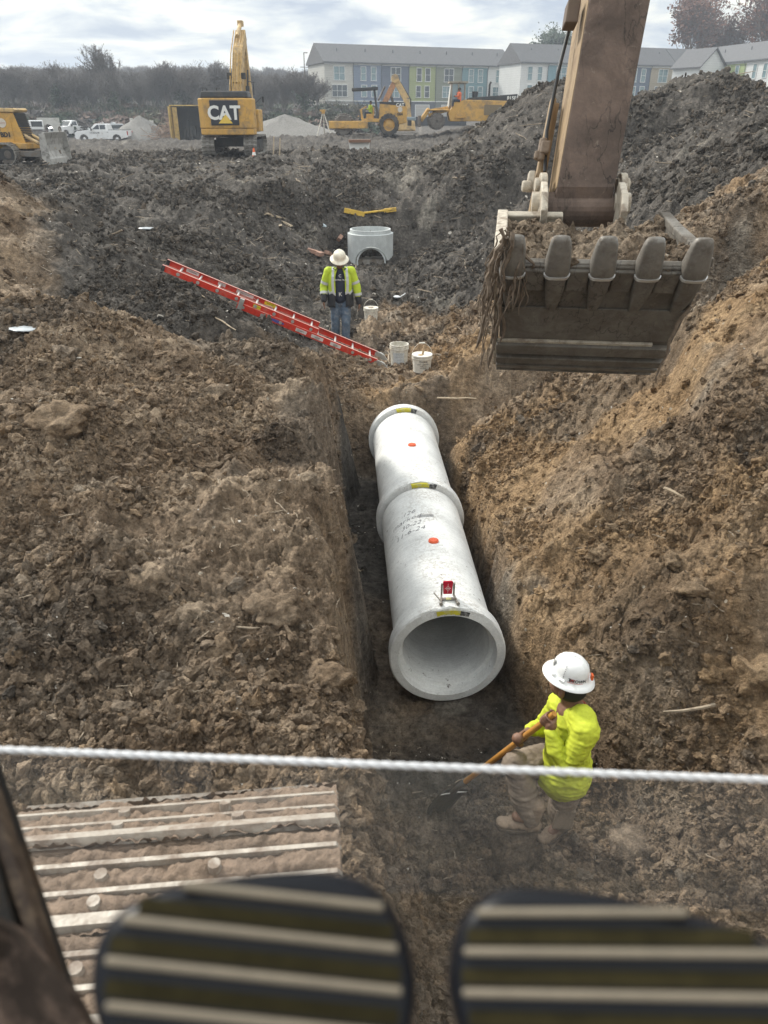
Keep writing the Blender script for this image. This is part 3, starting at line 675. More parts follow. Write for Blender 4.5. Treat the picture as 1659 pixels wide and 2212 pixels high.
# ------------------------------------------------------------------ the wood, the hill and single trees
BARK = mat('bark_grey', (.15, .13, .115), .9, var=.3); TWIG = mat('twigs', (.145, .132, .125), .95, var=.3); TWIGR = mat('russet_twigs', (.16, .115, .095), .95, var=.3)
BARKP = mat('bark_pale', (.34, .31, .28), .9, var=.3)
def leafmat(n, c):
    m = mat(n, c, .7, var=.4, dscale=1.2); return m
IVY = leafmat('ivy_green', (.035, .055, .028)); LEAF = leafmat('russet_leaf', (.17, .075, .045)); PINE = leafmat('evergreen_leaf', (.03, .055, .028)); SCRUB = leafmat('scrub_leaf', (.085, .08, .045))
def grow(seed, H, spread=.5, depth=5, lean=0, fork=3, twig=1.0):
    R = random.Random(seed); S = []
    def rec(p, d, L, r, lv):
        n = 3; q = p
        for i in range(n):
            d2 = (d + Vector((R.gauss(0, 1), R.gauss(0, 1), R.gauss(0, .5))) * (.10 + .04 * lv) + Vector((0, 0, .06 * (lv > 0)))).normalized()
            e = q + d2 * L / n; S.append((q, e, r * (1 - .28 * i / n), r * (1 - .28 * (i + 1) / n), lv)); q = e; d = d2
            if lv > 0 and lv < depth and R.random() < .65: branch(q, d, L * R.uniform(.45, .75), r * .5, lv + 1, 1)
        if lv < depth: branch(q, d, L * R.uniform(.68, .86), r * .66, lv + 1, fork if lv < 3 else 2)
    def branch(p, d, L, r, lv, k):
        for i in range(k):
            a = R.uniform(0, 6.28); s = spread * R.uniform(.6, 1.25)
            o = d.orthogonal().normalized(); o2 = d.cross(o)
            rec(p, (d + (o * cos(a) + o2 * sin(a)) * s + Vector((0, 0, .12))).normalized(), L, r, lv)
    rec(Vector((0, 0, 0)), Vector((lean, 0, 1)).normalized(), H * .30, H * .016, 0)
    top = max(s[1].z for s in S); k = H / top
    return [(a * k, b * k, r0 * k, r1 * k, lv) for a, b, r0, r1, lv in S]
def tree_meshes(name, seed, H, spread, depth, leaves=None, nleaf=0, lsize=.3, bark=None, twig=None, ivy=0, minr=.012):
    S = grow(seed, H, spread, depth); R = random.Random(seed + 99); t = MB(); c = MB()
    for a, b, r0, r1, lv in S:
        if lv <= 1: t.tube([a, b], [max(r0, .05), max(r1, .04)], 6, False)
        elif lv <= 3: c.tube([a, b], [max(r0, .028), max(r1, .022)], 3, False)
        else:
            if lv == depth and R.random() < .35: continue
            d = (b - a); o = d.orthogonal().normalized() * max(r1, minr * 1.6); w = Vector((R.gauss(0, 1), R.gauss(0, 1), R.gauss(0, 1))).normalized(); o = (d.normalized().cross(w)).normalized() * max(r1, minr * 1.6)
            c.quad(a - o, a + o, b + o * .6, b - o * .6)
    lf = MB()
    tips = [b for a, b, r0, r1, lv in S if lv >= depth - 1]
    for i in range(nleaf):
        p = R.choice(tips) + Vector((R.gauss(0, 1), R.gauss(0, 1), R.gauss(0, 1))) * lsize * 1.6
        u = Vector((R.gauss(0, 1), R.gauss(0, 1), R.gauss(0, 1))).normalized() * lsize * R.uniform(.5, 1.2); v = u.orthogonal().normalized() * lsize * R.uniform(.4, .9)
        lf.quad(p - u - v * .3, p + u * .2 - v, p + u + v * .3, p - u * .2 + v)
    for i in range(ivy):
        a, b, r0, r1, lv = R.choice([s for s in S if s[4] <= 2 and s[0].z < H * .7]); p = a.lerp(b, R.random()) + Vector((R.gauss(0, 1), R.gauss(0, 1), R.gauss(0, .6))) * .38
        u = Vector((R.gauss(0, 1), R.gauss(0, 1), R.gauss(0, 1))).normalized() * .2; v = u.orthogonal().normalized() * .16
        lf.quad(p - u, p - v, p + u, p + v)
    tm = t.mesh(name + '_trunk', bark or BARK, True, fix=False); cm = c.mesh(name + '_crown', twig or TWIG, fix=False); lm = lf.mesh(name + '_leaves', leaves or IVY, fix=False) if lf.v else None
    return tm, cm, lm
TT = [tree_meshes('bare', s, 8.2, sp, 6, minr=.017, ivy=iv, bark=bk, leaves=IVY) for s, sp, iv, bk in ((1, .33, 0, None), (2, .38, 0, None), (3, .30, 900, None), (4, .42, 0, BARKP), (5, .35, 250, None))]
TR = [tree_meshes('russet', s, 13, .5, 6, LEAF, 3800, .17, None, TWIGR) for s in (21, 22)]
TE = tree_meshes('evergreen', 31, 11, .6, 5, PINE, 7000, .2)
def put_tree(name, tms, x, y, s, rz, lab, group, cat='tree', dz=-.15, sz=1):
    t = empty(name, lab, cat, (x, y, ground_z(x, y) + dz), rz, group); t.scale = (s, s, s * sz)
    addobj('trunk', tms[0], t); addobj('crown', tms[1], t)
    if tms[2]: addobj('foliage', tms[2], t)
    return t
def wood():
    R = random.Random(5)
    # front row: single trees one can tell apart, photo x and height read off at the tree line
    L = [(20, 0, 'bare tree at the far left end of the tree line'), (62, 1, 'bare tree behind the bulldozer hood'), (100, 3, 'pale stemmed bare tree left of the ivy clad tree'), (132, 2, 'dark ivy clad tree behind the precast concrete box'),
         (172, 0, 'bare tree rising behind the white pickup seen from the front'), (205, 1, 'fine twigged bare tree left of the tallest bare crown'), (240, 0, 'tallest bare crown, above the white pickup seen from the side'), (268, 4, 'bare tree with ivy on its stem behind the gravel heap'),
         (305, 1, 'spreading bare tree with dark limbs above the grey gravel heap'), (338, 3, 'pale stemmed bare tree by the grass clearing'), (372, 0, 'bare tree at the right edge of the grass clearing'), (405, 4, 'leaning bare tree above the yellow tool container'), (440, 1, 'bare tree just left of the yellow excavator seen from behind'),
         (480, 0, 'bare tree hidden in part by the raised yellow boom'), (580, 1, 'bare tree right of the raised yellow boom'), (615, 0, 'bare tree above the parked cars'), (655, 4, 'bare tree at the left end of the townhouse row')]
    for i, (px, k, lab) in enumerate(L):
        Y = R.uniform(118, 127); p = aty(px, 300, Y); put_tree('bare_tree', TT[k], p.x, Y, R.uniform(.78, 1.05) * (1.22 if i == 6 else 1), R.uniform(0, 6), lab, 'bare winter trees along the site edge', sz=1)
    # second and third rows, partly hidden by the first
    for i in range(52):
        Y = 128 + 7 * (i % 4) + R.uniform(-2, 2); px = -15 + 13.6 * i + R.uniform(-6, 6); p = aty(px, 300, Y)
        put_tree('bare_tree', TT[(0, 1, 4, 3, 1)[i % 5]], p.x, Y, R.uniform(.70, .98), R.uniform(0, 6), 'grey bare tree standing in the rows behind the front trees of the wood', 'bare trees in the rear rows of the wood')
    # reddish oaks over the roofs on the right
    for px, Y, s, lab, k in ((1455, 178, 1.85, 'broad russet leaved tree over the roofs right of the raised stick', 0), (1545, 182, 1.6, 'thin crowned russet tree over the white gable', 1), (1645, 168, 1.95, 'tall russet tree at the top right corner of the photo', 0)):
        p = aty(px, 250, Y); put_tree('russet_tree', TR[k], p.x, Y, s, R.uniform(0, 6), lab, 'russet trees behind the townhouses')
    p = aty(1200, 250, 185); put_tree('evergreen_tree', TE, p.x, 185, 1.55, 1, 'dark evergreen crown showing above the middle roof', None)
    # far hill: a wood that reads as one mass, from the same kinds of tree
    n = 1500; y = rng.uniform(146, 330, n); x = rng.uniform(-.62, .35, n) * y; z = terrain(x, y)
    s = rng.uniform(.65, 1.0, n); rt = np.stack([np.zeros(n), np.zeros(n), rng.uniform(0, 6, n)], -1)
    keep = ~((x > -14) & (y < 178)); x, y, z, s, rt = x[keep], y[keep], z[keep], s[keep], rt[keep]; n = len(x)
    scatter('forest_on_hill', np.stack([x, y, z - .3], -1), np.stack([s * 1.25, s * 1.25, s], -1), rt, np.ones((n, 4)), [TT[0][1], TT[1][1], TT[3][1], TT[0][1], TT[4][1]])
    # brush at the foot of the wood
    def bush(i, m):
        b = MB(); Rr = random.Random(i)
        for k in range(420):
            a = Rr.uniform(0, 6.28); e = Rr.uniform(.05, 1.4); r = Rr.uniform(.3, 1) ** .5; p = Vector((cos(a) * cos(e) * r, sin(a) * cos(e) * r, sin(e) * r * .9)); u = Vector((Rr.gauss(0, 1), Rr.gauss(0, 1), Rr.gauss(0, 1))).normalized() * .09; v = u.orthogonal().normalized() * .05
            b.quad(p - u - v, p + u - v, p + u + v, p - u + v)
        for k in range(60):
            a = Rr.uniform(0, 6.28); d = Vector((cos(a) * .5, sin(a) * .5, Rr.uniform(.5, 1.2))); o = Vector((.012, .006, 0)); b.quad(-o, o, d + o * .4, d - o * .4)
        return b.mesh('bush', m, fix=False)
    n = 900; y = rng.uniform(108, 140, n); x = rng.uniform(-.52, -.02, n) * y; z = terrain(x, y); s = rng.uniform(1.0, 2.8, n)
    scatter('undergrowth', np.stack([x, y, z - .1], -1), np.stack([s * 1.3, s * 1.3, s], -1), np.stack([x * 0, x * 0, rng.uniform(0, 6, n)], -1), np.ones((n, 4)), [bush(1, SCRUB), bush(2, TWIG), bush(3, IVY), bush(4, TWIGR)])
    gm = mat('dry_grass', (.20, .22, .10), .9, var=.3, dscale=.5)
    xs = np.linspace(-66, -38, 15); ys = np.linspace(140, 168, 15); X, Y = np.meshgrid(xs, ys); Z = terrain(X, Y) + .25
    me = bpy.data.meshes.new('grass_field'); me.from_pydata(np.stack([X, Y, Z], -1).reshape(-1, 3).tolist(), [], [(i * 15 + j, i * 15 + j + 1, (i + 1) * 15 + j + 1, (i + 1) * 15 + j) for i in range(14) for j in range(14)])
    o = addobj('grass', me, None, gm); o['kind'] = 'structure'
wood()

# ------------------------------------------------------------------ townhouses
def siding(name, col):
    if name in MC: return MC[name]
    m = mat(name, col, .7, var=.05, dscale=.3); t = m.node_tree; b = t.nodes['Principled BSDF']
    tc = nd(t, 'ShaderNodeTexCoord').outputs['Object']; w = nd(t, 'ShaderNodeTexWave', wave_type='BANDS', bands_direction='Z', wave_profile='SAW'); w.inputs['Scale'].default_value = .9; t.links.new(tc, w.inputs['Vector'])
    bn = nd(t, 'ShaderNodeBump'); bn.inputs['Strength'].default_value = .8; bn.inputs['Distance'].default_value = .05; t.links.new(w.outputs['Fac'], bn.inputs['Height']); t.links.new(bn.outputs[0], b.inputs['Normal'])
    src = b.inputs['Base Color'].links[0].from_socket; c = mixc(t, 1.0, src, ramp(t, w.outputs['Fac'], [(0, .72), (.16, 1), (1, 1.03)]), 'MULTIPLY'); t.links.new(c, b.inputs['Base Color']); return m
HM = dict(roof=mat('roof_shingle', (.115, .115, .12), .9, var=.25, dscale=2), trim=mat('white_trim', (.66, .67, .66), .5, var=.05), dark=mat('dark_trim', (.10, .11, .12), .5), glass=glassmat('window_glass', (.16, .24, .26), .12), glass2=glassmat('window_glass_dark', (.035, .05, .06), .1), base=mat('stucco_grey', (.30, .29, .27), .9, var=.06), gar=mat('garage_panel', (.42, .41, .39), .6, var=.05))
def window(b_parent, x, z, w, h, y=0, mull=1, dark=False, ax='y', sgn=-1, fr='trim'):
    def P(u, v, d): return (x + u, y + sgn * d, v + z) if ax == 'y' else (y + sgn * d, x + u, v + z)
    b = MB()
    def bx(u, v, d, su, sv, sd): b.box(P(u, v, d), (su, sd, sv) if ax == 'y' else (sd, su, sv))
    t = .09
    bx(0, h / 2 + t / 2, .05, w + 2 * t, t, .10); bx(0, -h / 2 - t / 2, .06, w + 2 * t + .1, t, .12); bx(-w / 2 - t / 2, 0, .05, t, h, .10); bx(w / 2 + t / 2, 0, .05, t, h, .10)
    for k in range(1, mull + 1): bx(-w / 2 + w * k / (mull + 1), 0, .04, .07, h, .06)
    bx(0, 0, .045, w, .05, .05)
    f = b.build('window', HM[fr], b_parent); b = MB(); bx(0, 0, .015, w, h, .02); b.build('pane', HM['glass2' if dark else 'glass'], f)
def townhouse(lab, loc, rz, wd, col, cname, wins, H=8.7, D=9.5, gable=0, garage=True, bcol=None, group='row of attached three storey townhouses', roofh=3.0, last=None):
    t = empty('townhouse', lab, 'house', loc, rz, group)
    m = siding('siding_' + cname, col); g = .012
    b = MB(); b.box((wd / 2, D / 2, (H + 2.75) / 2), (wd - g, D - g, H - 2.75)); b.build('wall', m, t)
    b = MB(); b.box((wd / 2, D / 2 + .03, 1.37), (wd - g, D - g, 2.74)); b.build('base_wall', bcol or HM['base'], t)
    b = MB(); b.prism([(-.35, H), (D / 2, H + roofh), (D + .35, H), (D + .35, H - .18), (-.35, H - .18)], .004 - (.3 if gable < 0 else 0), wd - .004 + (.3 if gable > 0 else 0), 'x'); r = b.build('roof', HM['roof'], t)
    b = MB(); b.cyl((wd * .6, 2.6, H + 1.5), (wd * .6, 2.6, H + 2.2), .08); b.build('vent_pipe', HM['dark'], r)
    if gable:
        xx = -.001 if gable < 0 else wd + .001; b = MB(); b.prism([(0, H - .18), (D / 2, H + roofh - .12), (D, H - .18)], xx - .06, xx + .06, 'x'); b.build('gable_wall', m, t)
    b = MB(); b.box((wd / 2, -.02, H - .3), (wd - g, .10, .24)); b.build('trim_band', HM['trim'], t); b = MB(); b.box((wd / 2, -.03, 2.8), (wd - g, .10, .14)); b.build('trim_band', HM['trim'], t)
    b = MB(); b.box((wd / 2, -.42, H - .12), (wd - .004, .14, .14)); b.tube([(wd - .12, -.4, H - .2), (wd - .10, -.1, H - .8), (wd - .10, -.09, .2)], .05, 6); b.build('gutter', HM['dark'], t)
    up, mid = wins
    for (x, w, ml, dk) in up: window(t, x * wd, 7.0, w, 2.0, 0, ml, dk)
    for (x, w, ml, dk) in mid: window(t, x * wd, 4.35, w, 1.75, 0, ml, dk)
    if garage:
        f = MB(); f.box((wd * .5, -.01, 1.15), (2.9, .10, 2.3)); q = f.build('garage_door_frame', HM['trim'], t); b = MB()
        for k in range(4): b.box((wd * .5, -.05, .3 + k * .55), (2.6, .06, .53))
        b.build('garage_door', HM['gar'], q); b = MB(); b.box((wd * .5, -.07, 2.62), (.16, .1, .28)); b.build('lamp', HM['dark'], t)
A, B_ = ([(.5, 1.9, 1, False)], [(.5, 2.7, 2, True)]), ([(.34, .85, 0, False), (.70, .85, 0, False)], [(.36, .9, 0, False), (.72, .9, 0, False)])
C_ = ([(.5, 1.8, 1, True)], [(.45, 1.8, 1, False)]); D_ = ([(.36, .9, 0, True), (.68, .9, 0, True)], [(.34, .85, 0, True), (.66, .85, 0, True)]); E_ = ([(.48, 1.8, 1, True)], [(.5, 2.6, 2, False)])
def houses():
    a0, a1 = Vector((-10.2, 149, 0)), Vector((24.2, 163, 0)); d = (a1 - a0); L = d.length / 7; rz = atan2(d.y, d.x); d.normalize()
    spec = [('cream siding townhouse at the left end of the long row', (.52, .51, .47), 'cream', A, None), ('periwinkle blue townhouse second in the long row', (.19, .235, .32), 'blue', B_, mat('base_blue', (.13, .17, .24), .8)), ('slate blue townhouse behind the raised boom, third in the long row', (.13, .155, .21), 'slate', C_, mat('base_slate', (.12, .13, .17), .8)),
            ('lime green townhouse in the middle of the long row', (.34, .385, .19), 'lime', D_, mat('base_dark', (.10, .11, .13), .8)), ('sage grey townhouse right of the lime green one', (.22, .24, .19), 'sage', E_, mat('base_sage', (.16, .17, .16), .8)), ('teal townhouse behind the compactor cab', (.16, .28, .31), 'teal', B_, mat('base_teal', (.13, .2, .22), .8)),
            ('white end townhouse with green tinted windows above the compactor hood', (.66, .67, .66), 'white', ([(.5, 1.9, 1, False)], [(.5, 2.9, 3, False)]), None)]
    for i, (lab, c, cn, w, bc) in enumerate(spec):
        p = a0 + d * L * i; p.z = 0; townhouse(lab, p - Vector((0, 0, .3)), rz, L, c, cn, w, gable=(-1 if i == 0 else 1 if i == 6 else 0), bcol=bc)
    a0, a1 = Vector((23.6, 150, 0)), Vector((54, 161, 0)); d = (a1 - a0); L = d.length / 6; rz = atan2(d.y, d.x); d.normalize()
    spec = [('white gable ended townhouse left of the raised stick', (.66, .67, .66), 'white', B_, None), ('teal townhouse with a board front just left of the raised stick', (.18, .31, .36), 'teal2', A, None), ('pale townhouse hidden behind the raised stick', (.5, .5, .48), 'pale', C_, None), ('grey townhouse mostly behind the raised stick', (.3, .32, .33), 'grey', D_, None),
            ('navy blue townhouse just right of the raised stick', (.12, .155, .21), 'navy', B_, None), ('beige townhouse above the dark spoil heap', (.38, .33, .25), 'beige', A, None)]
    for i, (lab, c, cn, w, bc) in enumerate(spec):
        p = a0 + d * L * i; townhouse(lab, p - Vector((0, 0, .3)), rz, L, c, cn, w, gable=(-1 if i == 0 else 0), bcol=bc, D=8, group='second row of attached townhouses')
    p = a0 + d * L * 6.02; townhouse('white townhouse whose front shows left of the peak of the dark heap', p - Vector((0, 0, .3)), rz, 6, (.66, .67, .66), 'white', B_, gable=1, D=8, group='second row of attached townhouses')
    # third row runs towards the camera on the right
    a0, a1 = Vector((55.2, 166, 0)), Vector((62.6, 139.5, 0)); d = (a1 - a0); L = d.length / 4; rz = atan2(d.y, d.x); d.normalize()
    spec = [('pale blue grey townhouse farthest back in the right hand row', (.36, .42, .43), 'ice', B_), ('grey green townhouse in the right hand row', (.3, .36, .33), 'greyg', B_), ('light green townhouse near the right edge of the photo', (.38, .46, .20), 'green', B_), ('white townhouse at the right edge of the photo, the nearest of its row', (.68, .69, .66), 'white', B_)]
    for i, (lab, c, cn, w) in enumerate(spec):
        p = a0 + d * L * i; townhouse(lab, p - Vector((0, 0, .3)), rz, L, c, cn, w, gable=(1 if i == 3 else 0), garage=False, group='third row of townhouses on the right')
    # white dormer gable between the rows
    p = aty(1535, 170, 150); t = empty('gabled_house', 'white gabled roof peeping over the top of the dark spoil heap', 'house', (p.x, 150, -.3), .5)
    b = MB(); b.prism([(-3, 0), (3, 0), (3, 8.0), (0, 10.6), (-3, 8.0)], 0, 6, 'y'); b.build('wall', siding('siding_white', (.66, .67, .66)), t)
    b = MB()
    for s in (-1, 1): b.prism([(0, 10.6), (s * 3.4, 7.7), (s * 3.4, 7.9), (0, 10.85)], -.4, 6.3, 'y')
    b.build('roof', HM['roof'], t)
houses()

# ------------------------------------------------------------------ machine paints
YEL = mat('machine_yellow', (.56, .32, .07), .5, dirt=.42, dscale=1.6, dcol=(.20, .155, .11), var=.1); YELO = mat('faded_yellow', (.55, .38, .17), .6, dirt=.5, dscale=2.2, dcol=(.24, .19, .14))
BLK = mat('machine_black', (.022, .024, .027), .5, dirt=.35, dscale=2, dcol=(.09, .08, .07)); STEEL = mat('track_steel', (.16, .145, .13), .55, .5, dirt=.6, dscale=3, dcol=(.12, .10, .085)); RUB = mat('tyre_rubber', (.03, .03, .03), .8, dirt=.5, dscale=4, dcol=(.13, .11, .09))
WHT = mat('white_car_paint', (.72, .73, .74), .25, var=.03, dirt=.12, dscale=1.5, coat=.5); CHR = mat('chrome', (.5, .5, .5), .2, .9); DGL = glassmat('car_glass', (.03, .038, .045), .05); LRED = mat('tail_lamp_red', (.35, .02, .02), .3); LWH = mat('head_lamp', (.6, .62, .62), .15)
WLET = mat('white_lettering', (.75, .75, .72), .6, var=.02); BLET = mat('black_lettering', (.02, .02, .02), .6, var=.02); HIVIS = mat('hi_vis_yellow', (.47, .60, .04), .75, var=.1, dscale=2, bump=.3, bscale=25)
SKIN = mat('skin', (.20, .105, .065), .55, var=.15, dscale=6)
def face(M, x, y, z, rz=0): # text plane standing up, facing -y before rz
    return Matrix.Translation((x, y, z)) @ Matrix.Rotation(rz, 4, 'Z') @ Matrix.Rotation(pi / 2, 4, 'X')
WORN = mat('worn_track_steel', (.33, .315, .29), .5, .3, dirt=.45, dscale=6, dcol=(.12, .10, .085))
def track_loop(parent, L, r, w, pitch, y0, steel=None, gh=.03, h=.05, name='track', rz=0):
    """a crawler track in local x (length) about y0; its shoes are copies of one shoe"""
    tr = MB(); tr.box((0, y0, r), (L - r * .6, w * .45, r * 1.1)); tk = tr.build(name, BLK, parent, bevel=.03)
    for s in (-1, 1): q = MB(); q.cyl((s * (L / 2 - r), y0 - w * .2, r), (s * (L / 2 - r), y0 + w * .2, r), r * .86, None, 20); q.cyl((s * (L / 2 - r), y0 - w * .24, r), (s * (L / 2 - r), y0 + w * .24, r), r * .4, None, 14); q.build('sprocket' if s < 0 else 'idler', STEEL, tk)
    q = MB()
    for k in range(6): x = -L / 2 + r + (L - 2 * r) * (k + .5) / 6; q.cyl((x, y0 - w * .22, r * .3), (x, y0 + w * .22, r * .3), r * .26, None, 10)
    q.build('rollers', STEEL, tk)
    s = MB(); s.box((0, 0, 0), (pitch * .94, w, .03)); s.box((-pitch * .3, 0, .035), (.022, w, gh * 2)); s.box((pitch * .1, 0, .03), (.018, w, gh * 1.6)); s.box((pitch * .42, 0, .035), (.022, w, gh * 2)); sm = s.mesh('track_shoe', steel or WORN)
    per = 2 * (L - 2 * r) + 2 * pi * r; n = int(per / pitch)
    for i in range(n):
        u = i * per / n; fl = L - 2 * r
        if u < fl: x, z, a = -fl / 2 + u, 2 * r, 0
        elif u < fl + pi * r: a = (u - fl) / r; x, z = fl / 2 + r * sin(a), r + r * cos(a)
        elif u < 2 * fl + pi * r: x, z, a = fl / 2 - (u - fl - pi * r), 0, pi
        else: a = pi + (u - 2 * fl - pi * r) / r; x, z = -fl / 2 + r * sin(a), r + r * cos(a)
        o = addobj('track_shoe', sm, tk); o.location = (x, y0, z); o.rotation_euler = (0, a, 0)
    return tk
def wheel(parent, c, r, w, tyre=RUB, rim=None, name='wheel', lug=0, rr=.58):
    b = MB(); b.lathe([(r * rr, -w / 2), (r * .93, -w / 2), (r, -w * .35), (r, w * .35), (r * .93, w / 2), (r * rr, w / 2)], 24, c, (0, 1, 0), closed=True)
    if lug:
        for k in range(18):
            a = k * pi / 9
            for s in (-1, 1): b.bar(Vector(c) + Vector((cos(a) * r * 1.0, s * w * .05, sin(a) * r * 1.0)), Vector(c) + Vector((cos(a + .14) * r * .98, s * w * .5, sin(a + .14) * r * .98)), .06, .08)
    t = b.build(name, tyre, parent, smooth=False); b = MB(); b.lathe([(.02, -w * .36), (r * .25, -w * .38), (r * .5, -w * .2), (r * rr, -w * .42), (r * rr, w * .42), (r * .5, w * .2), (.02, w * .36)], 20, c, (0, 1, 0)); b.build('rim', rim or CHR, t, smooth=True, auto=40); return t

# ------------------------------------------------------------------ yellow excavator seen from behind
def cat_excavator():
    g = ground_s(-7.35, 41, 1.0); t = empty('tracked_excavator', 'large yellow tracked excavator seen from behind with its boom raised', 'excavator', (-7.3, 41, g + .20), radians(90)); t.scale = (.78, .78, .80)
    # local +x = away from the camera
    for y0 in (-1.30, 1.25): track_loop(t, 4.6, .46, .78, .21, y0)
    b = MB(); b.box((.1, 0, .62), (2.6, 1.9, .5)); b.cyl((0, 0, .8), (0, 0, 1.08), .8, .8, 24); b.build('undercarriage', BLK, t, bevel=.04)
    # counterweight with rounded flanks
    b = MB(); P = [(-1.62, -2.05), (-1.58, -2.35), (-1.2, -2.62), (1.2, -2.62), (1.58, -2.35), (1.62, -2.05), (1.62, -1.2), (-1.62, -1.2)]
    b.prism([(y, x) for y, x in P], 1.35, 2.9, 'z'); b.prism([(y * .985, x + .03) for y, x in P], 1.02, 1.36, 'z')
    b.M = Matrix.Identity(4); vv = [Vector((p.y, p.x, p.z)) for p in b.v]; b.v = vv
    b.build('counterweight', YEL, t, bevel=.06)
    b = MB(); b.box((-2.66, .02, 2.16), (.05, 1.66, 1.26)); b.build('badge_panel', mat('badge_black', (.02, .025, .035), .35), t, bevel=.03)
    text_obj('CAT', .98, Matrix.Translation((-2.70, .04, 1.83)) @ Matrix.Rotation(-pi / 2, 4, 'Z') @ Matrix.Rotation(pi / 2, 4, 'X'), WLET, t, 'lettering', .012, .03)
    b = MB(); b.add([(-2.716, .40, 1.62), (-2.716, -.44, 1.62), (-2.716, -.05, 2.08)], [(0, 1, 2)]); b.build('yellow_triangle', mat('sign_yellow', (.75, .52, .08), .5), t)
    b = MB(); b.box((-1.75, 0, 3.08), (1.5, 2.85, .36), taper=.93); b.box((-.2, .25, 2.5), (1.8, 2.3, 1.0)); b.build('engine_hood', BLK, t, bevel=.08)
    b = MB(); b.tube([(-1.9, 1.35, 3.25), (-1.9, 1.3, 3.42), (-.8, 1.3, 3.42), (-.8, 1.3, 3.2)], .025, 6); b.tube([(-1.9, .5, 3.25), (-1.9, .5, 3.42), (-.8, .5, 3.42)], .025, 6); b.tube([(-2.0, -1.4, 3.25), (-2.0, -1.4, 3.75), (-.4, -1.45, 3.75), (-.4, -1.45, 3.1)], .028, 6); b.build('hand_rail', BLK, t)
    b = MB(); b.box((.9, 1.05, 2.35), (1.6, 1.0, 1.7)); q = b.build('cab', BLK, t, bevel=.08); b = MB(); b.box((.06, 1.05, 2.7), (.04, .8, .7)); b.build('rear_window', DGL, q)
    b = MB(); b.box((1.1, -1.1, 1.75), (1.8, .9, 1.2)); b.build('side_box', YEL, t, bevel=.05)
    b = MB(); b.tube([(-.9, -1.5, 2.6), (-.9, -1.95, 2.95)], .02, 6); b.box((-.9, -2.05, 2.85), (.06, .12, .3)); b.build('mirror', BLK, t)
    # boom rising away, stick folded down beyond it
    b = MB()
    pr = [(.6, 1.5, .42), (1.6, 3.6, .56), (2.9, 5.5, .5), (4.4, 6.5, .34)]
    for (x0, z0, h0), (x1, z1, h1) in zip(pr, pr[1:]): b.bar((x0, -.18, z0), (x1, -.18, z1), .62, (h0 + h1) / 2 * 1.5, (0, 0, 1))
    bm = b.build('boom', YELO, t, bevel=.03)
    b = MB()
    for k, y in enumerate((-.42, -.28, -.08, .08, .22)): b.tube([(.35, y, 1.9), (1.1, y, 3.7), (2.3, y, 5.4), (4.0, y, 6.7)], .035, 6)
    b.build('hydraulic_lines', mat('hose_yellow', (.42, .26, .07), .5, dirt=.3), bm)
    for s in (-.72, .38): b = MB(); b.cyl((.9, s, 1.4), (2.0, s, 3.6), .12); b.cyl((2.0, s, 3.6), (2.5, s, 4.5), .06); b.build('boom_cylinder', BLK, bm)
    for s in (-.6, .3): b = MB(); b.box((1.5, s, 4.15), (.2, .26, .34)); b.build('work_lamp', BLK, bm)
    b = MB(); b.bar((4.3, -.18, 6.7), (5.9, -.18, 2.2), .5, .55); b.cyl((2.8, -.18, 6.3), (4.4, -.18, 7.1), .13); b.box((4.4, -.18, 7.1), (.5, .34, .3)); b.build('stick', YELO, t, bevel=.03)
cat_excavator()

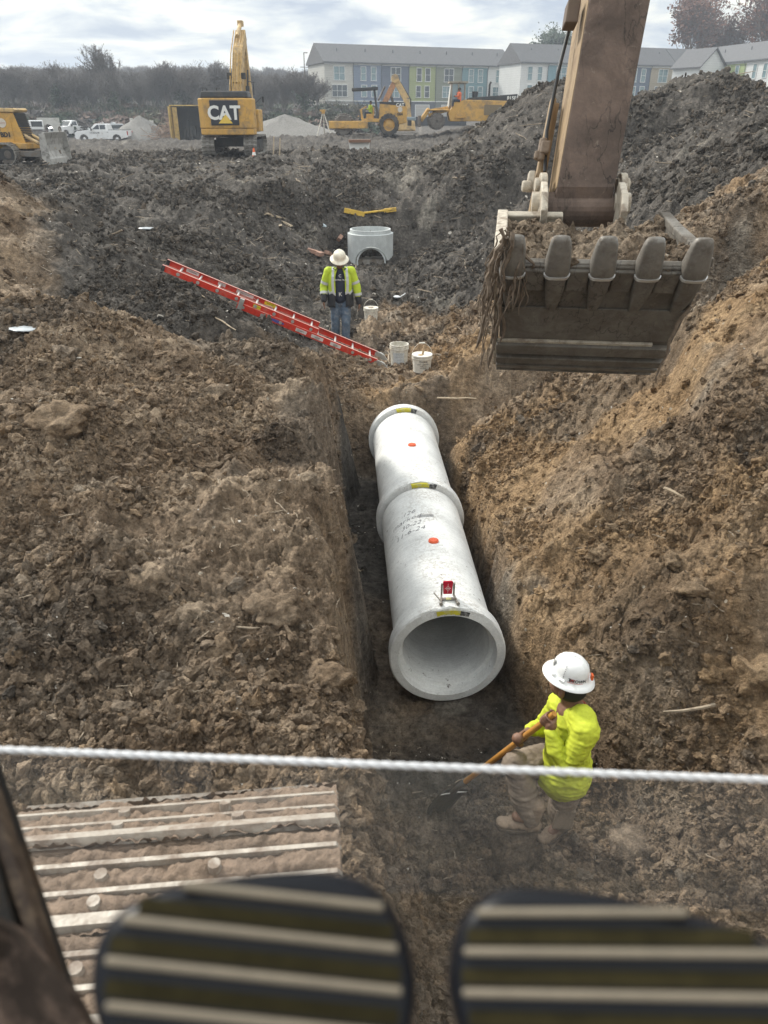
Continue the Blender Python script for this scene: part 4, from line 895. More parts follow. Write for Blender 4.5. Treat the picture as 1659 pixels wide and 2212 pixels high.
# ------------------------------------------------------------------ bulldozer at the left edge
def dozer():
    x0, y0 = -14.2, 33.2; t = empty('bulldozer', 'yellow bulldozer marked BD1 with a raised grey blade at the left edge of the photo', 'bulldozer', (x0, y0, ground_s(x0, y0, .8) + .10), radians(-5)); t.scale = (.86,) * 3
    for y in (-.95, .95): track_loop(t, 3.1, .42, .56, .2, y)
    for c in [c for c in bpy.data.objects if c.parent is t and c.name.startswith('track')]: c.location.x -= 1.55
    b = MB(); b.prism([(-2.3, .8), (-2.3, 2.15), (-.1, 2.10), (.22, .85), (.1, .6)], -.52, .52); b.build('engine_hood', YEL, t, bevel=.04)
    b = MB(); b.prism([(-2.4, 2.16), (-.02, 2.11), (.06, 2.2), (-.02, 2.27), (-2.4, 2.30)], -.58, .58); b.build('roof_plate', YELO, t, bevel=.02)
    for k in range(16): b = MB(); z = .95 + k * .072; xx = .25 - (z - .85) * .255; b.bar((xx, -.46, z), (xx, .46, z), .05, .04); b.build('grille_slat', BLK, t)
    b = MB(); b.prism([(.20, .86), (-.08, 2.08), (-.12, 2.08), (.14, .86)], -.49, .49); b.build('grille_back', mat('grille_black', (.02, .02, .022), .5), t)
    # engine side: vent panel, pad, hinge lines
    b = MB(); b.box((-1.75, -.53, 1.45), (.75, .03, .85)); b.build('side_vent', mat('vent_mesh', (.2, .15, .08), .7, dirt=.5, dscale=20), t)
    b = MB(); b.box((-.62, -.535, 1.35), (.72, .02, 1.0)); b.build('side_door', YEL, t, bevel=.012)
    text_obj('BD1', .27, face(0, -.62, -.56, 1.12), BLET, t, 'lettering', .004, .012)
    b = MB(); b.cyl((-.68, -.55, 1.68), (-.68, -.562, 1.68), .19, .19, 20); o = b.build('oval_decal', mat('decal_white', (.6, .55, .48), .6), t); o.scale = (1, 1, 1)
    text_obj('BROWN', .085, face(0, -.68, -.566, 1.65), mat('decal_red', (.4, .12, .08), .6), t, 'lettering', .001)
    b = MB(); b.prism([(-3.0, .7), (.35, .62), (.35, .86), (-3.0, 1.0)], -.72, .72); b.build('main_frame', YEL, t, bevel=.03)
    b = MB(); b.bar((-.3, -.80, .45), (1.15, -.80, .42), .16, .24); b.bar((-.3, .80, .45), (1.15, .80, .42), .16, .24); b.box((.9, 0, .45), (.3, 1.8, .3)); b.build('push_frame', mat('frame_grey', (.16, .15, .14), .6, dirt=.6), t, bevel=.02)
    for s in (-.35, .35): b = MB(); b.cyl((.1, s, 1.2), (.75, s, .85), .075); b.cyl((.75, s, .85), (1.15, s, .62), .04); b.build('lift_cylinder', YELO, t)
    # blade: curved mouldboard, cutting edge, end plates
    bl = empty('blade_hub', None, None, (0, 0, 0)); bl.parent = t; bl.name = 'blade'; del_ = None
    prof = [(.0, 0), (-.10, .18), (-.17, .42), (-.18, .68), (-.12, .94), (.02, 1.2)]; n = len(prof)
    b = MB(); outer = [(1.5 + x, z + .05) for x, z in prof]; inner = [(1.42 + x, z + .05) for x, z in prof]; b.prism(outer + inner[::-1], -1.35, 1.35)
    W1 = mat('worn_blade_steel', (.42, .41, .39), .5, .3, dirt=.35, dscale=3, dcol=(.10, .09, .08)); b.build('mouldboard', W1, bl, bevel=.01)
    b = MB(); b.prism([(1.52, -.06), (1.5, .16), (1.45, .16), (1.47, -.06)], -1.38, 1.38); b.build('cutting_edge', W1, bl)
    for s in (-1, 1): b = MB(); b.prism([(1.5, .05), (1.62, .1), (1.55, 1.22), (1.3, 1.2), (1.25, .2)], s * 1.36 - .02, s * 1.36 + .02); b.build('end_plate', W1, bl)
    b = MB(); b.lathe([(.10, -.02), (.15, -.02), (.15, .02), (.10, .02)], 16, (1.38, 1.1, 1.33), (1, 0, 0), closed=True); b.build('lifting_eye', STEEL, bl)
    bl.rotation_euler = (0, 0, radians(6)); bl.location = (-.15, 0, .06)
dozer()

# ------------------------------------------------------------------ road vehicles
def pickup(name, lab, cat, loc, rz, col=WHT, L=5.9, kind='pickup', logo=False, group=None, grille=CHR):
    t = empty(name, lab, cat, loc, rz, group)   # local +x is the nose
    h = L / 2; W2 = .98 if kind == 'pickup' else .92
    b = MB()
    if kind == 'pickup':
        low = [(-h, .55), (-h + .02, 1.25), (-h + 2.2, 1.27), (.25, 1.27), (.5, 1.28), (h - 1.5, 1.28), (h - .25, 1.16), (h - .02, 1.0), (h, .5), (h - .1, .35)]
        def arch(cx): return [(cx + .48 * cos(a), .38 + .48 * sin(a)) for a in np.linspace(0, pi, 9)]
        low = low + arch(h - .98) + [(h - 1.6, .38)] + arch(-h + 1.25) + [(-h + .5, .45)]
        b.prism(low, -W2, W2); b.build('body', col, t, bevel=.03)
        cab = [(-h + 2.15, 1.26), (-h + 2.25, 1.84), (-h + 2.6, 1.93), (h - 2.55, 1.92), (h - 2.25, 1.84), (h - 1.62, 1.27)]
        b = MB(); n = len(cab); 
        b.prism(cab, -W2 + .04, 0, sc=1); b.prism(cab, 0, W2 - .04); 
        for i, p in enumerate(b.v):
            if p.z > 1.5: p.y *= .86
        b.build('cab', col, t, bevel=.04)
        side = [(-h + 2.35, 1.36), (-h + 2.42, 1.80), (h - 2.58, 1.80), (h - 1.98, 1.36)]
        for s in (-1, 1):
            for k, (x0, x1) in enumerate(((.03, .42), (.47, .98))):
                xa, xb = -h + 2.35 + (h - 1.98 + h - 2.35) * x0, -h + 2.35 + (h - 1.98 + h - 2.35) * x1
                xt = min(xb, h - 2.58); b = MB(); P = [(xa, s * (W2 - .035), 1.36), (xb, s * (W2 - .035), 1.36), (xt, s * (W2 - .105), 1.79), (xa + .03, s * (W2 - .105), 1.79)]
                P2 = [(x, y - s * .03, z) for x, y, z in P]; b.add(P + P2, [(0, 1, 2, 3), (4, 5, 6, 7), (0, 1, 5, 4), (1, 2, 6, 5), (2, 3, 7, 6), (3, 0, 4, 7)]); b.build('side_window', DGL, t)
        b = MB(); b.add([(h - 1.64, -.78, 1.32), (h - 1.64, .78, 1.32), (h - 2.2, .70, 1.83), (h - 2.2, -.70, 1.83), (h - 1.7, -.78, 1.30), (h - 1.7, .78, 1.30), (h - 2.26, .70, 1.80), (h - 2.26, -.70, 1.80)], [(0, 1, 2, 3), (4, 5, 6, 7), (0, 1, 5, 4), (1, 2, 6, 5), (2, 3, 7, 6), (3, 0, 4, 7)]); b.build('windscreen', DGL, t)
        b = MB(); b.box((-h + 1.1, 0, 1.29), (2.0, 1.86, .05)); b.build('bed_cover', BLK, t)
        wx = (h - .98, -h + 1.25)
    else:
        low = [(-h, .5), (-h + .05, 1.05), (-h + .3, 1.1), (h - 1.5, 1.08), (h - .3, .92), (h, .6), (h - .1, .32), (-h + .2, .32)]; b.prism(low, -W2, W2); b.build('body', col, t, bevel=.08)
        cab = [(-h + .1, 1.05), (-h + .55, 1.6), (-h + 1.2, 1.72), (.4, 1.68), (h - 1.5, 1.06)]; b = MB(); b.prism(cab, -W2 + .08, W2 - .08)
        for p in b.v:
            if p.z > 1.3: p.y *= .84
        b.build('cab', col, t, bevel=.06)
        for s in (-1, 1): b = MB(); b.prism([(-h + .55, 1.14), (-h + .8, 1.5), (.35, 1.56), (h - 1.85, 1.14)], s * (W2 - .16), s * (W2 - .08)); b.build('side_window', DGL, t)
        b = MB(); b.bar((h - 1.55, 0, 1.13), (.5, 0, 1.63), 1.35, .03); b.build('windscreen', DGL, t)
        b = MB(); b.bar((-h + .06, 0, 1.12), (-h + .52, 0, 1.56), 1.35, .03); b.build('rear_window', DGL, t); wx = (h - .9, -h + .95)
    for x in wx:
        for s in (-1, 1): wheel(t, (x, s * (W2 - .12), .38), .39, .26)
    b = MB(); b.box((h + .04, 0, .52), (.18, 1.86, .24)); b.build('front_bumper', grille, t, bevel=.03); b = MB(); b.box((-h - .04, 0, .58), (.16, 1.8, .2)); b.build('rear_bumper', grille, t, bevel=.02)
    b = MB(); b.box((h + .0, 0, .88), (.08, 1.15, .34)); b.build('grille', BLK, t, bevel=.03)
    for s in (-1, 1):
        b = MB(); b.box((h - .02, s * .76, .9), (.12, .3, .24)); b.build('headlight', LWH, t, bevel=.02); b = MB(); b.box((-h + .01, s * (W2 - .1), .98), (.08, .2, .42)); b.build('tail_light', LRED, t)
        b = MB(); b.box((h - 1.95, s * (W2 + .12), 1.35), (.1, .2, .24)); b.build('mirror', BLK, t)
        for xx in (.25, -.75) if kind == 'pickup' else (.2, -.8): b = MB(); b.box((xx, s * (W2 + .005), 1.06), (.16, .03, .04)); b.build('door_handle', BLK, t)
    if logo: text_obj('T.M BROWN', .18, face(0, .55, 0, 0) @ Matrix.Identity(4), BLET, t, 'lettering', .003, 0, lambda c: Vector((.9 - 0 + (-c.x) * -1 - .2, -(W2 + .012), .86 + c.y)))
    return t
def gz(p, r=.6): return (p.x, p.y, ground_s(p.x, p.y, r))
pickup('pickup_truck', 'white pickup truck parked side on with its nose to the left', 'pickup', gz(aty(228, 312, 95)), pi, logo=False, group='vehicles parked by the wood')
P_ = [o for o in bpy.data.objects if o.name == 'pickup_truck'][0]
text_obj('TM BROWN', .2, Matrix.Translation((.7, .99, .92)) @ Matrix.Rotation(pi, 4, 'Z') @ Matrix.Rotation(pi / 2, 4, 'X'), BLET, P_, 'lettering', .004)
pickup('pickup_truck', 'white pickup truck facing the camera with a dark grille', 'pickup', gz(aty(156, 303, 108)), radians(-115), L=5.4, group='vehicles parked by the wood', grille=BLK)
pickup('parked_car', 'white estate car with a roof box partly behind the side on pickup', 'car', gz(aty(236, 300, 108)), radians(160), kind='car', L=4.8, group='vehicles parked by the wood')
pickup('parked_car', 'pale grey car behind the bed of the side on pickup', 'car', gz(aty(262, 301, 106)), radians(20), col=mat('silver_paint', (.4, .42, .44), .3, coat=.4), kind='car', L=4.7, group='vehicles parked by the wood')
pickup('parked_car', 'dark car between the two white pickups', 'car', gz(aty(196, 300, 112)), radians(170), col=mat('dark_paint', (.04, .042, .045), .3, coat=.4), kind='car', L=4.8, group='vehicles parked by the wood')
for px, Y, c, lab in ((610, 128, WHT, 'white car leftmost of the three parked beyond the black silt fence'), (630, 130, mat('silver_paint', (.4, .42, .44), .3), 'silver car in the middle of the three parked beyond the black silt fence'), (648, 129, WHT, 'white car rightmost of the three parked beyond the black silt fence')):
    pickup('parked_car', lab, 'car', gz(aty(px, 250, Y)), radians(-80 + px % 7 * 4), col=c, kind='car', L=4.5, group='cars parked beyond the silt fence')

# ------------------------------------------------------------------ things standing about on the far ground
def far_things():
    con = mat('precast_pale', (.47, .46, .43), .85, dirt=.2, dscale=1)
    p = aty(111, 298, 104); t = empty('precast_box', 'upright precast concrete box with a round hole beside the front facing pickup', 'concrete box', gz(p), radians(6)); H = 2.45
    b = MB(); b.box((0, 0, H / 2), (2.3, 1.3, H)); o = b.build('box_wall', con, t); c = MB(); c.cyl((0, -2, 1.15), (0, 2, 1.15), .72, None, 28); co = c.build('cutter', con); md = o.modifiers.new('c', 'BOOLEAN'); md.object = co; md.solver = 'EXACT'
    co.parent = t; dg = bpy.context.evaluated_depsgraph_get(); me = bpy.data.meshes.new_from_object(o.evaluated_get(dg)); o.modifiers.clear(); o.data = me; bpy.data.objects.remove(co)
    b = MB(); b.lathe([(.60, -.75), (.74, -.75), (.74, -.55), (.60, -.55)], 28, (0, 0, 1.15), (0, 1, 0), closed=True); b.build('hole_collar', con, t, smooth=True, auto=30)
    p = aty(83, 304, 100); t = empty('skid_loader', 'old pale flatbed machine with a dusty white cab at the left behind the blade', 'loader', gz(p), radians(-60))
    b = MB(); b.box((0, 0, .9), (3.4, 1.7, .5)); b.box((-1.0, 0, 1.35), (1.2, 1.5, .4)); b.build('chassis', STEEL, t, bevel=.05); b = MB(); b.box((.5, 0, 1.75), (1.3, 1.5, 1.0)); q = b.build('cab', WHT, t, bevel=.1); b = MB(); b.box((1.17, 0, 1.85), (.04, 1.2, .55)); b.build('windscreen', DGL, q)
    for x in (-1.1, 1.1):
        for s in (-1, 1): wheel(t, (x, s * .85, .5), .5, .3)
    # gravel heaps
    gm = mat('grey_gravel', (.17, .163, .152), .95, var=.35, dscale=4, bump=.8, bscale=6)
    for (px, py, Y, R0, H, lab) in ((307, 300, 99, 4.6, 2.75, 'grey gravel heap left of the yellow tool container'), (618, 300, 78, 6.3, 2.4, 'pale gravel heap to the right of the yellow excavator')):
        p = aty(px, py, Y); n, m = 40, 12; vs = [(0, 0, H)]; fs = []
        for i in range(1, m + 1):
            for k in range(n):
                a = 2 * pi * k / n; r = R0 * i / m * (1 + .16 * sin(a * 2 + px) + .05 * sin(a * 5)); z = H * (1 - (i / m) ** .95) + .10 * random.uniform(-1, 1); vs.append((r * cos(a) * 1.1, r * sin(a), z - (.4 if i == m else 0)))
        for k in range(n): fs.append((0, 1 + k, 1 + (k + 1) % n))
        for i in range(m - 1):
            for k in range(n): fs.append((1 + i * n + k, 1 + (i + 1) * n + k, 1 + (i + 1) * n + (k + 1) % n, 1 + i * n + (k + 1) % n))
        b = MB(); b.add(vs, fs); o = b.build('gravel_heap', gm, None, smooth=True); o.location = gz(p, 2); tag(o, lab, 'gravel heap', 'gravel heaps')
    for px, lab in ((298, 'pale concrete block with a tan cap just behind the grey gravel heap'), (320, 'pale concrete block right of the capped block behind the gravel heap')):
        p = aty(px, 296, 103); b = MB(); b.box((0, 0, 1.1), (1.5, 1.2, 2.2), taper=.92); b.box((-.5, 0, 2.3), (.4, .9, .25)); o = b.build('concrete_block', con, bevel=.04); o.location = gz(p); o.rotation_euler.z = .3 if px < 300 else -.2; tag(o, lab, 'concrete block', 'concrete blocks')
    # yellow steel tool container, doors open
    p = aty(411, 301, 84); t = empty('tool_container', 'yellow steel tool container with its doors open on a dark inside', 'container', gz(p, 1), radians(4)); H = 3.5; w = 3.3
    YC = mat('container_yellow', (.55, .38, .12), .6, dirt=.4, dscale=1.5)
    b = MB(); b.box((-w / 2, 1.5, H / 2), (.08, 3, H)); b.box((w / 2, 1.5, H / 2), (.08, 3, H)); b.box((0, 3.0, H / 2), (w, .08, H)); b.box((0, 1.5, H), (w + .1, 3.1, .1)); b.box((0, 1.5, .1), (w, 3, .2)); b.build('shell', YC, t); b = MB(); b.box((0, 2.9, H / 2), (w - .2, .06, H - .3)); b.box((0, 1.5, H - .1), (w - .2, 2.8, .06)); b.build('lining', BLK, t)
    b = MB(); b.box((-w / 2 - .0, -.55, H / 2), (.07, 1.1, H - .2)); b.build('door', YC, t); b = MB(); b.box((w / 2 + .15, -.5, H / 2), (.07, 1.1, H - .2), Matrix.Rotation(.35, 3, 'Z')); b.build('door', YC, t); b = MB(); b.box((-1.25, .1, H / 2), (.45, .08, H - .3)); b.build('inner_panel', YC, t)
    b = MB()
    for i in range(7): b.box((-1.0 + i * .33, 1.4, .5 + (i * 37 % 5) * .25), (.28, .5, .9 + (i * 13 % 4) * .3))
    b.build('tool_rack', BLK, t)
    # brush heap behind the container
    b = MB(); R = random.Random(3)
    for i in range(900):
        a = R.uniform(0, 6.28); r = abs(R.gauss(0, 2.3)); z = max(0, 2.9 - r * .55) * R.uniform(.3, 1); d = Vector((R.gauss(0, 1), R.gauss(0, 1), R.gauss(0, .4))).normalized() * R.uniform(.5, 1.3); c = Vector((r * cos(a) * 1.3, r * sin(a), z)); b.tube([c - d, c + d], .03, 3, False)
    o = b.build('brush_heap', mat('cut_brush', (.26, .18, .13), .9)); p = aty(400, 285, 98); o.location = gz(p, 1); tag(o, 'heap of cut reddish brown brush behind the yellow tool container', 'brush heap')
    # silt fence: black fabric on stakes
    t = empty('silt_fence', 'long black silt fence in front of the townhouses and parked cars', 'fence', (0, 122, ground_s(0, 122)))
    xs = np.linspace(-19, 12, 32); b = MB(); vs = []
    for x in xs: z = ground_z(x, 122 + x * .1) - ground_s(0, 122); vs += [(x, x * .1, z - .1), (x, x * .1, z + 1.15)]
    b.add(vs, [(2 * i, 2 * i + 2, 2 * i + 3, 2 * i + 1) for i in range(31)]); o = b.build('fabric', mat('black_fabric', (.02, .022, .026), .8), t); so = o.modifiers.new('s', 'SOLIDIFY'); so.thickness = .02
    for x in xs[::2]: z = ground_z(x, 122 + x * .1) - ground_s(0, 122); b = MB(); b.box((x, x * .1 - .04, z + .6), (.06, .05, 1.4)); b.build('stake', BLK, t)
    # survey tripod
    p = aty(700, 299, 73); t = empty('survey_tripod', 'survey level on a white wooden tripod left of the roller', 'tripod', gz(p, .3), 0)
    for k, (x, y) in enumerate(((-.62, -.2), (.68, -.25), (.02, .6))): b = MB(); b.bar((x, y, -.1), (x * .1, y * .1, 1.75), .07, .05); b.bar((x * 1.0, y, -.1), (x * .45, y * .45, .9), .11, .05); b.build('leg', mat('tripod_white', (.65, .62, .55), .5), t)
    b = MB(); b.box((0, 0, 1.95), (.3, .22, .22)); b.cyl((-.28, 0, 1.98), (.2, 0, 1.98), .07); b.cyl((0, 0, 1.74), (0, 0, 1.86), .14); b.build('level_head', YEL, t)
    # portable dark tank / dumpster
    p = aty(671, 248, 126); b = MB(); b.prism([(-3, 0), (3, 0), (3.3, 1.5), (-3.3, 1.5)], -1, 1); b.box((0, 0, 1.55), (6.7, 2.1, .12)); o = b.build('dumpster', mat('dumpster_dark', (.05, .07, .10), .6)); o.location = gz(p); tag(o, 'dark open dumpster beside the left end of the townhouses', 'dumpster')
    # lamp poles
    for px, Y, h, lab in ((662, 128, 9, 'thin street pole left of the townhouse row'), (590, 126, 5, 'short pole behind the raised boom')):
        p = aty(px, 250, Y); b = MB(); b.tube([(0, 0, 0), (0, 0, h), ], [.09, .06], 8); b.box((.25, 0, h), (.6, .15, .1)); b.box((0, 0, h * .8), (1.2, .08, .08)); o = b.build('street_pole', STEEL); o.location = gz(p); tag(o, lab, 'pole')
    # orange topped cones and markers
    om = mat('safety_orange', (.75, .13, .03), .6)
    for px, py, Y, lab in ((548, 322, 35.6, 'small orange and white marker on the dirt lump behind the yellow excavator'), (1013, 288, 45, 'small pink and white cone on the dark slope below the compactor')):
        p = aty(px, py, Y); z = ground_z(p.x, p.y); t = empty('marker_cone', lab, 'cone', (p.x, p.y, z), 0)
        b = MB(); b.cyl((0, 0, 0), (0, 0, .5), .12, .03, 12); b.box((0, 0, .01), (.3, .3, .03)); b.build('cone_body', om, t); b = MB(); b.cyl((0, 0, .22), (0, 0, .34), .082, .06, 12); b.build('white_band', WLET, t)
    # broken slab with white plate
    p = aty(777, 318, 47); t = empty('broken_slab', 'broken rusty slab over a white plate on the dark ground below the roller', 'slab', (p.x, p.y, ground_s(p.x, p.y, .4)), .1)
    b = MB(); b.box((0, 0, .5), (1.2, .5, .14)); b.build('rusty_beam', mat('rust', (.20, .11, .07), .8), t); b = MB(); b.prism([(-.55, 0), (-.2, .1), (0, 0), (.15, .08), (.55, 0), (.55, .42), (-.6, .44)], -.05, .05); b.build('white_plate', WLET, t)
far_things()

# ------------------------------------------------------------------ simple small operators
def small_person(parent_lab, loc, rz, shirt, sit=True, hat=None, helmet=None):
    t = empty('person', parent_lab, 'person', loc, rz)
    b = MB(); b.ball((0, 0, .78), .11, sc=(.9, 1, 1.15)); b.tube([(0, 0, .58), (0, 0, .74)], .055, 8)
    b.tube([(0, .0, 0), (0, 0, .3), (.02, 0, .55), (0, 0, .62)], [.15, .15, .18, .08], 10)
    for s in (-1, 1): b.tube([(0, s * .19, .55), (.12, s * .24, .30), (.36, s * .16, .32)], [.06, .05, .035], 8); b.ball((.4, s * .16, .33), .045)
    for s in (-1, 1): b.tube([(0, s * .1, 0), (.45, s * .13, .06), (.5, s * .13, -.38), (.62, s * .13, -.42)], [.09, .075, .055, .05], 8)
    o = b.build('body', SKIN, t, smooth=True); rm = o.modifiers.new('r', 'REMESH'); rm.mode = 'VOXEL'; rm.voxel_size = .025; rm.use_smooth_shade = True
    b = MB(); b.tube([(0, 0, -.05), (0, 0, .3), (.02, 0, .54), (0, 0, .63)], [.17, .17, .20, .09], 12)
    for s in (-1, 1): b.tube([(0, s * .19, .56), (.12, s * .25, .30), (.32, s * .17, .32)], [.08, .065, .05], 8)
    o = b.build('shirt', shirt, t, smooth=True); rm = o.modifiers.new('r', 'REMESH'); rm.mode = 'VOXEL'; rm.voxel_size = .025; rm.use_smooth_shade = True
    b = MB()
    for s in (-1, 1): b.tube([(-.05, s * .09, 0), (.45, s * .13, .06), (.5, s * .13, -.36)], [.12, .09, .07], 8)
    b.build('trousers', mat('navy_cloth', (.03, .04, .06), .8), t, smooth=True)
    b = MB(); b.ball((-.01, 0, .82), .118, sc=(1, 1, .9)); b.build('hair' if not helmet else 'hard_hat', helmet or mat('black_hair', (.015, .013, .012), .7), t, smooth=True)
# ------------------------------------------------------------------ roller, distant excavator, compactor
def roller():
    p = aty(787, 297, 70); z = ground_s(p.x, p.y, 1.2); t = empty('soil_compactor', 'yellow single drum roller with a dark canopy facing left', 'roller', (p.x, p.y, z), pi)  # +x nose, to the left in the photo
    b = MB(); b.lathe([(.05, -1), (.72, -1), (.75, -.95), (.75, .95), (.72, 1), (.05, 1)], 30, (1.7, 0, .75), (0, 1, 0)); dr = b.build('drum', STEEL, t, smooth=True, auto=30)
    b = MB()
    for k in range(12):
        for j in range(6): a = k * pi / 6 + (j % 2) * pi / 12; c = Vector((1.7 + .8 * cos(a), -.85 + j * .34, .75 + .8 * sin(a))); b.ball(c, .09, 6, 4)
    b.build('pads', STEEL, dr)
    b = MB()
    for s in (-1, 1): b.box((1.35, s * 1.12, .78), (3.0, .12, .55)); b.cyl((1.7, s * 1.16, .78), (1.7, s * 1.24, .78), .2, None, 16)
    b.box((-.2, 0, .78), (.2, 2.3, .55)); b.build('drum_frame', YEL, t, bevel=.04)
    b = MB(); b.prism([(-3.5, .95), (-3.55, 2.0), (-3.35, 2.35), (-1.3, 2.45), (-1.2, .7), (-2.6, .7)], -.75, .75); b.build('engine_hood', YEL, t, bevel=.06)
    b = MB(); b.prism([(-3.4, 2.12), (-1.28, 2.3), (-1.28, 2.46), (-3.36, 2.37)], -.765, .765); b.build('hood_stripe', BLK, t)
    text_obj('CAT', .34, Matrix.Translation((-2.95, .785, 2.09)) @ Matrix.Rotation(pi, 4, 'Z') @ Matrix.Rotation(pi / 2, 4, 'X'), WLET, t, 'lettering', .005, .01)
    text_obj('084', .3, Matrix.Translation((-2.95, .77, 1.45)) @ Matrix.Rotation(pi, 4, 'Z') @ Matrix.Rotation(pi / 2, 4, 'X'), BLET, t, 'lettering', .005, .01)
    b = MB(); b.cyl((-2.95, .755, 1.88), (-2.95, .775, 1.88), .2, None, 16); b.build('oval_decal', mat('decal_white', (.6, .55, .48), .6), t)
    for s in (-1, 1): wheel(t, (-2.05, s * .85, .78), .80, .55, rim=YEL, lug=1)
    b = MB(); b.box((-.55, 0, 1.1), (1.5, 1.7, .25)); b.box((-.5, 0, 1.4), (.6, .6, .35)); b.box((-.78, 0, 1.75), (.12, .6, .6)); b.build('operator_platform', YEL, t, bevel=.03)
    b = MB(); b.tube([(.2, .8, 1.2), (.2, .8, 1.9), (-.2, .8, 2.1)], .04, 6); b.tube([(.2, -.8, 1.2), (.2, -.8, 1.9), (-.2, -.8, 2.1)], .04, 6); b.tube([(.45, .8, 1.4), (.45, -.8, 1.4)], .04, 6); b.bar((.1, 0, 1.2), (.3, 0, 1.9), .5, .12); b.build('guard_rail', YEL, t)
    b = MB(); b.bar((-1.15, .7, 1.2), (-.85, .7, 3.3), .16, .16); b.bar((-1.15, -.7, 1.2), (-.85, -.7, 3.3), .16, .16); b.box((-.1, 0, 3.34), (2.1, 1.9, .2), Matrix.Rotation(.05, 3, 'Y')); b.build('canopy', BLK, t, bevel=.03)
    b = MB(); b.box((-3.75, 0, .9), (.3, 1.5, .4)); b.build('rear_bumper', BLK, t)
    o = small_person('roller operator with dark hair in a hi-vis yellow top, seated under the canopy', (p.x + .55, p.y, z + 1.6), pi, HIVIS)
roller()
def excavator_far():
    p = aty(872, 290, 79); z = ground_s(p.x, p.y, 1) - .1; t = empty('small_excavator', 'yellow excavator with its arm folded in an upside down V behind the roller', 'excavator', (p.x, p.y, z), 0)
    for y in (-.9, .9): track_loop(t, 3.0, .36, .45, .3, y)
    b = MB(); b.box((0, 0, 1.35), (2.2, 2.0, .9), taper=.9); b.build('house', YELO, t, bevel=.15); b = MB(); b.box((.3, 0, 1.9), (1.6, 1.7, .35)); b.build('engine_hood', mat('hood_grey_blue', (.2, .25, .28), .5), t, bevel=.1)
    T = aty(853, 170, 79) - Vector((p.x, p.y, z)); A0 = Vector((.5, 0, 1.5)); S1 = aty(824, 236, 79) - Vector((p.x, p.y, z)); M1 = aty(878, 215, 79) - Vector((p.x, p.y, z))
    b = MB(); b.bar(A0, M1, .55, .7, (0, 1, 0)); b.bar(M1, T, .55, .6, (0, 1, 0)); bm = b.build('boom', YELO, t, bevel=.03)
    b = MB(); 
    for s in (-.2, .2): b.tube([A0 + Vector((.1, s, .3)), M1 + Vector((.4, s, 0)), T + Vector((.3, s, 0))], .05, 6)
    b.build('hydraulic_lines', BLK, bm)
    b = MB(); b.bar(T + Vector((.2, 0, .1)), S1, .5, .5, (0, 1, 0)); b.build('stick', mat('stick_orange', (.45, .22, .10), .6, dirt=.4), t, bevel=.02)
    b = MB(); b.cyl(T + Vector((-.5, 0, -.7)), M1 + Vector((-1.0, 0, -1.2)), .12); b.cyl(T + Vector((-.9, .1, -.6)), S1 + Vector((-.3, 0, .7)), .09); b.build('cylinder', STEEL, t)
    b = MB(); b.cyl(T + Vector((0, -.45, 0)), T + Vector((0, .45, 0)), .35, None, 14); b.build('knuckle', YELO, t)
    b = MB(); b.prism([(0, 0), (.7, -.1), (.8, -.7), (.3, -1.0), (-.2, -.7)], -.5, .5); o = b.build('bucket', STEEL, t, bevel=.04); o.location = S1 + Vector((-.3, 0, 0))
excavator_far()
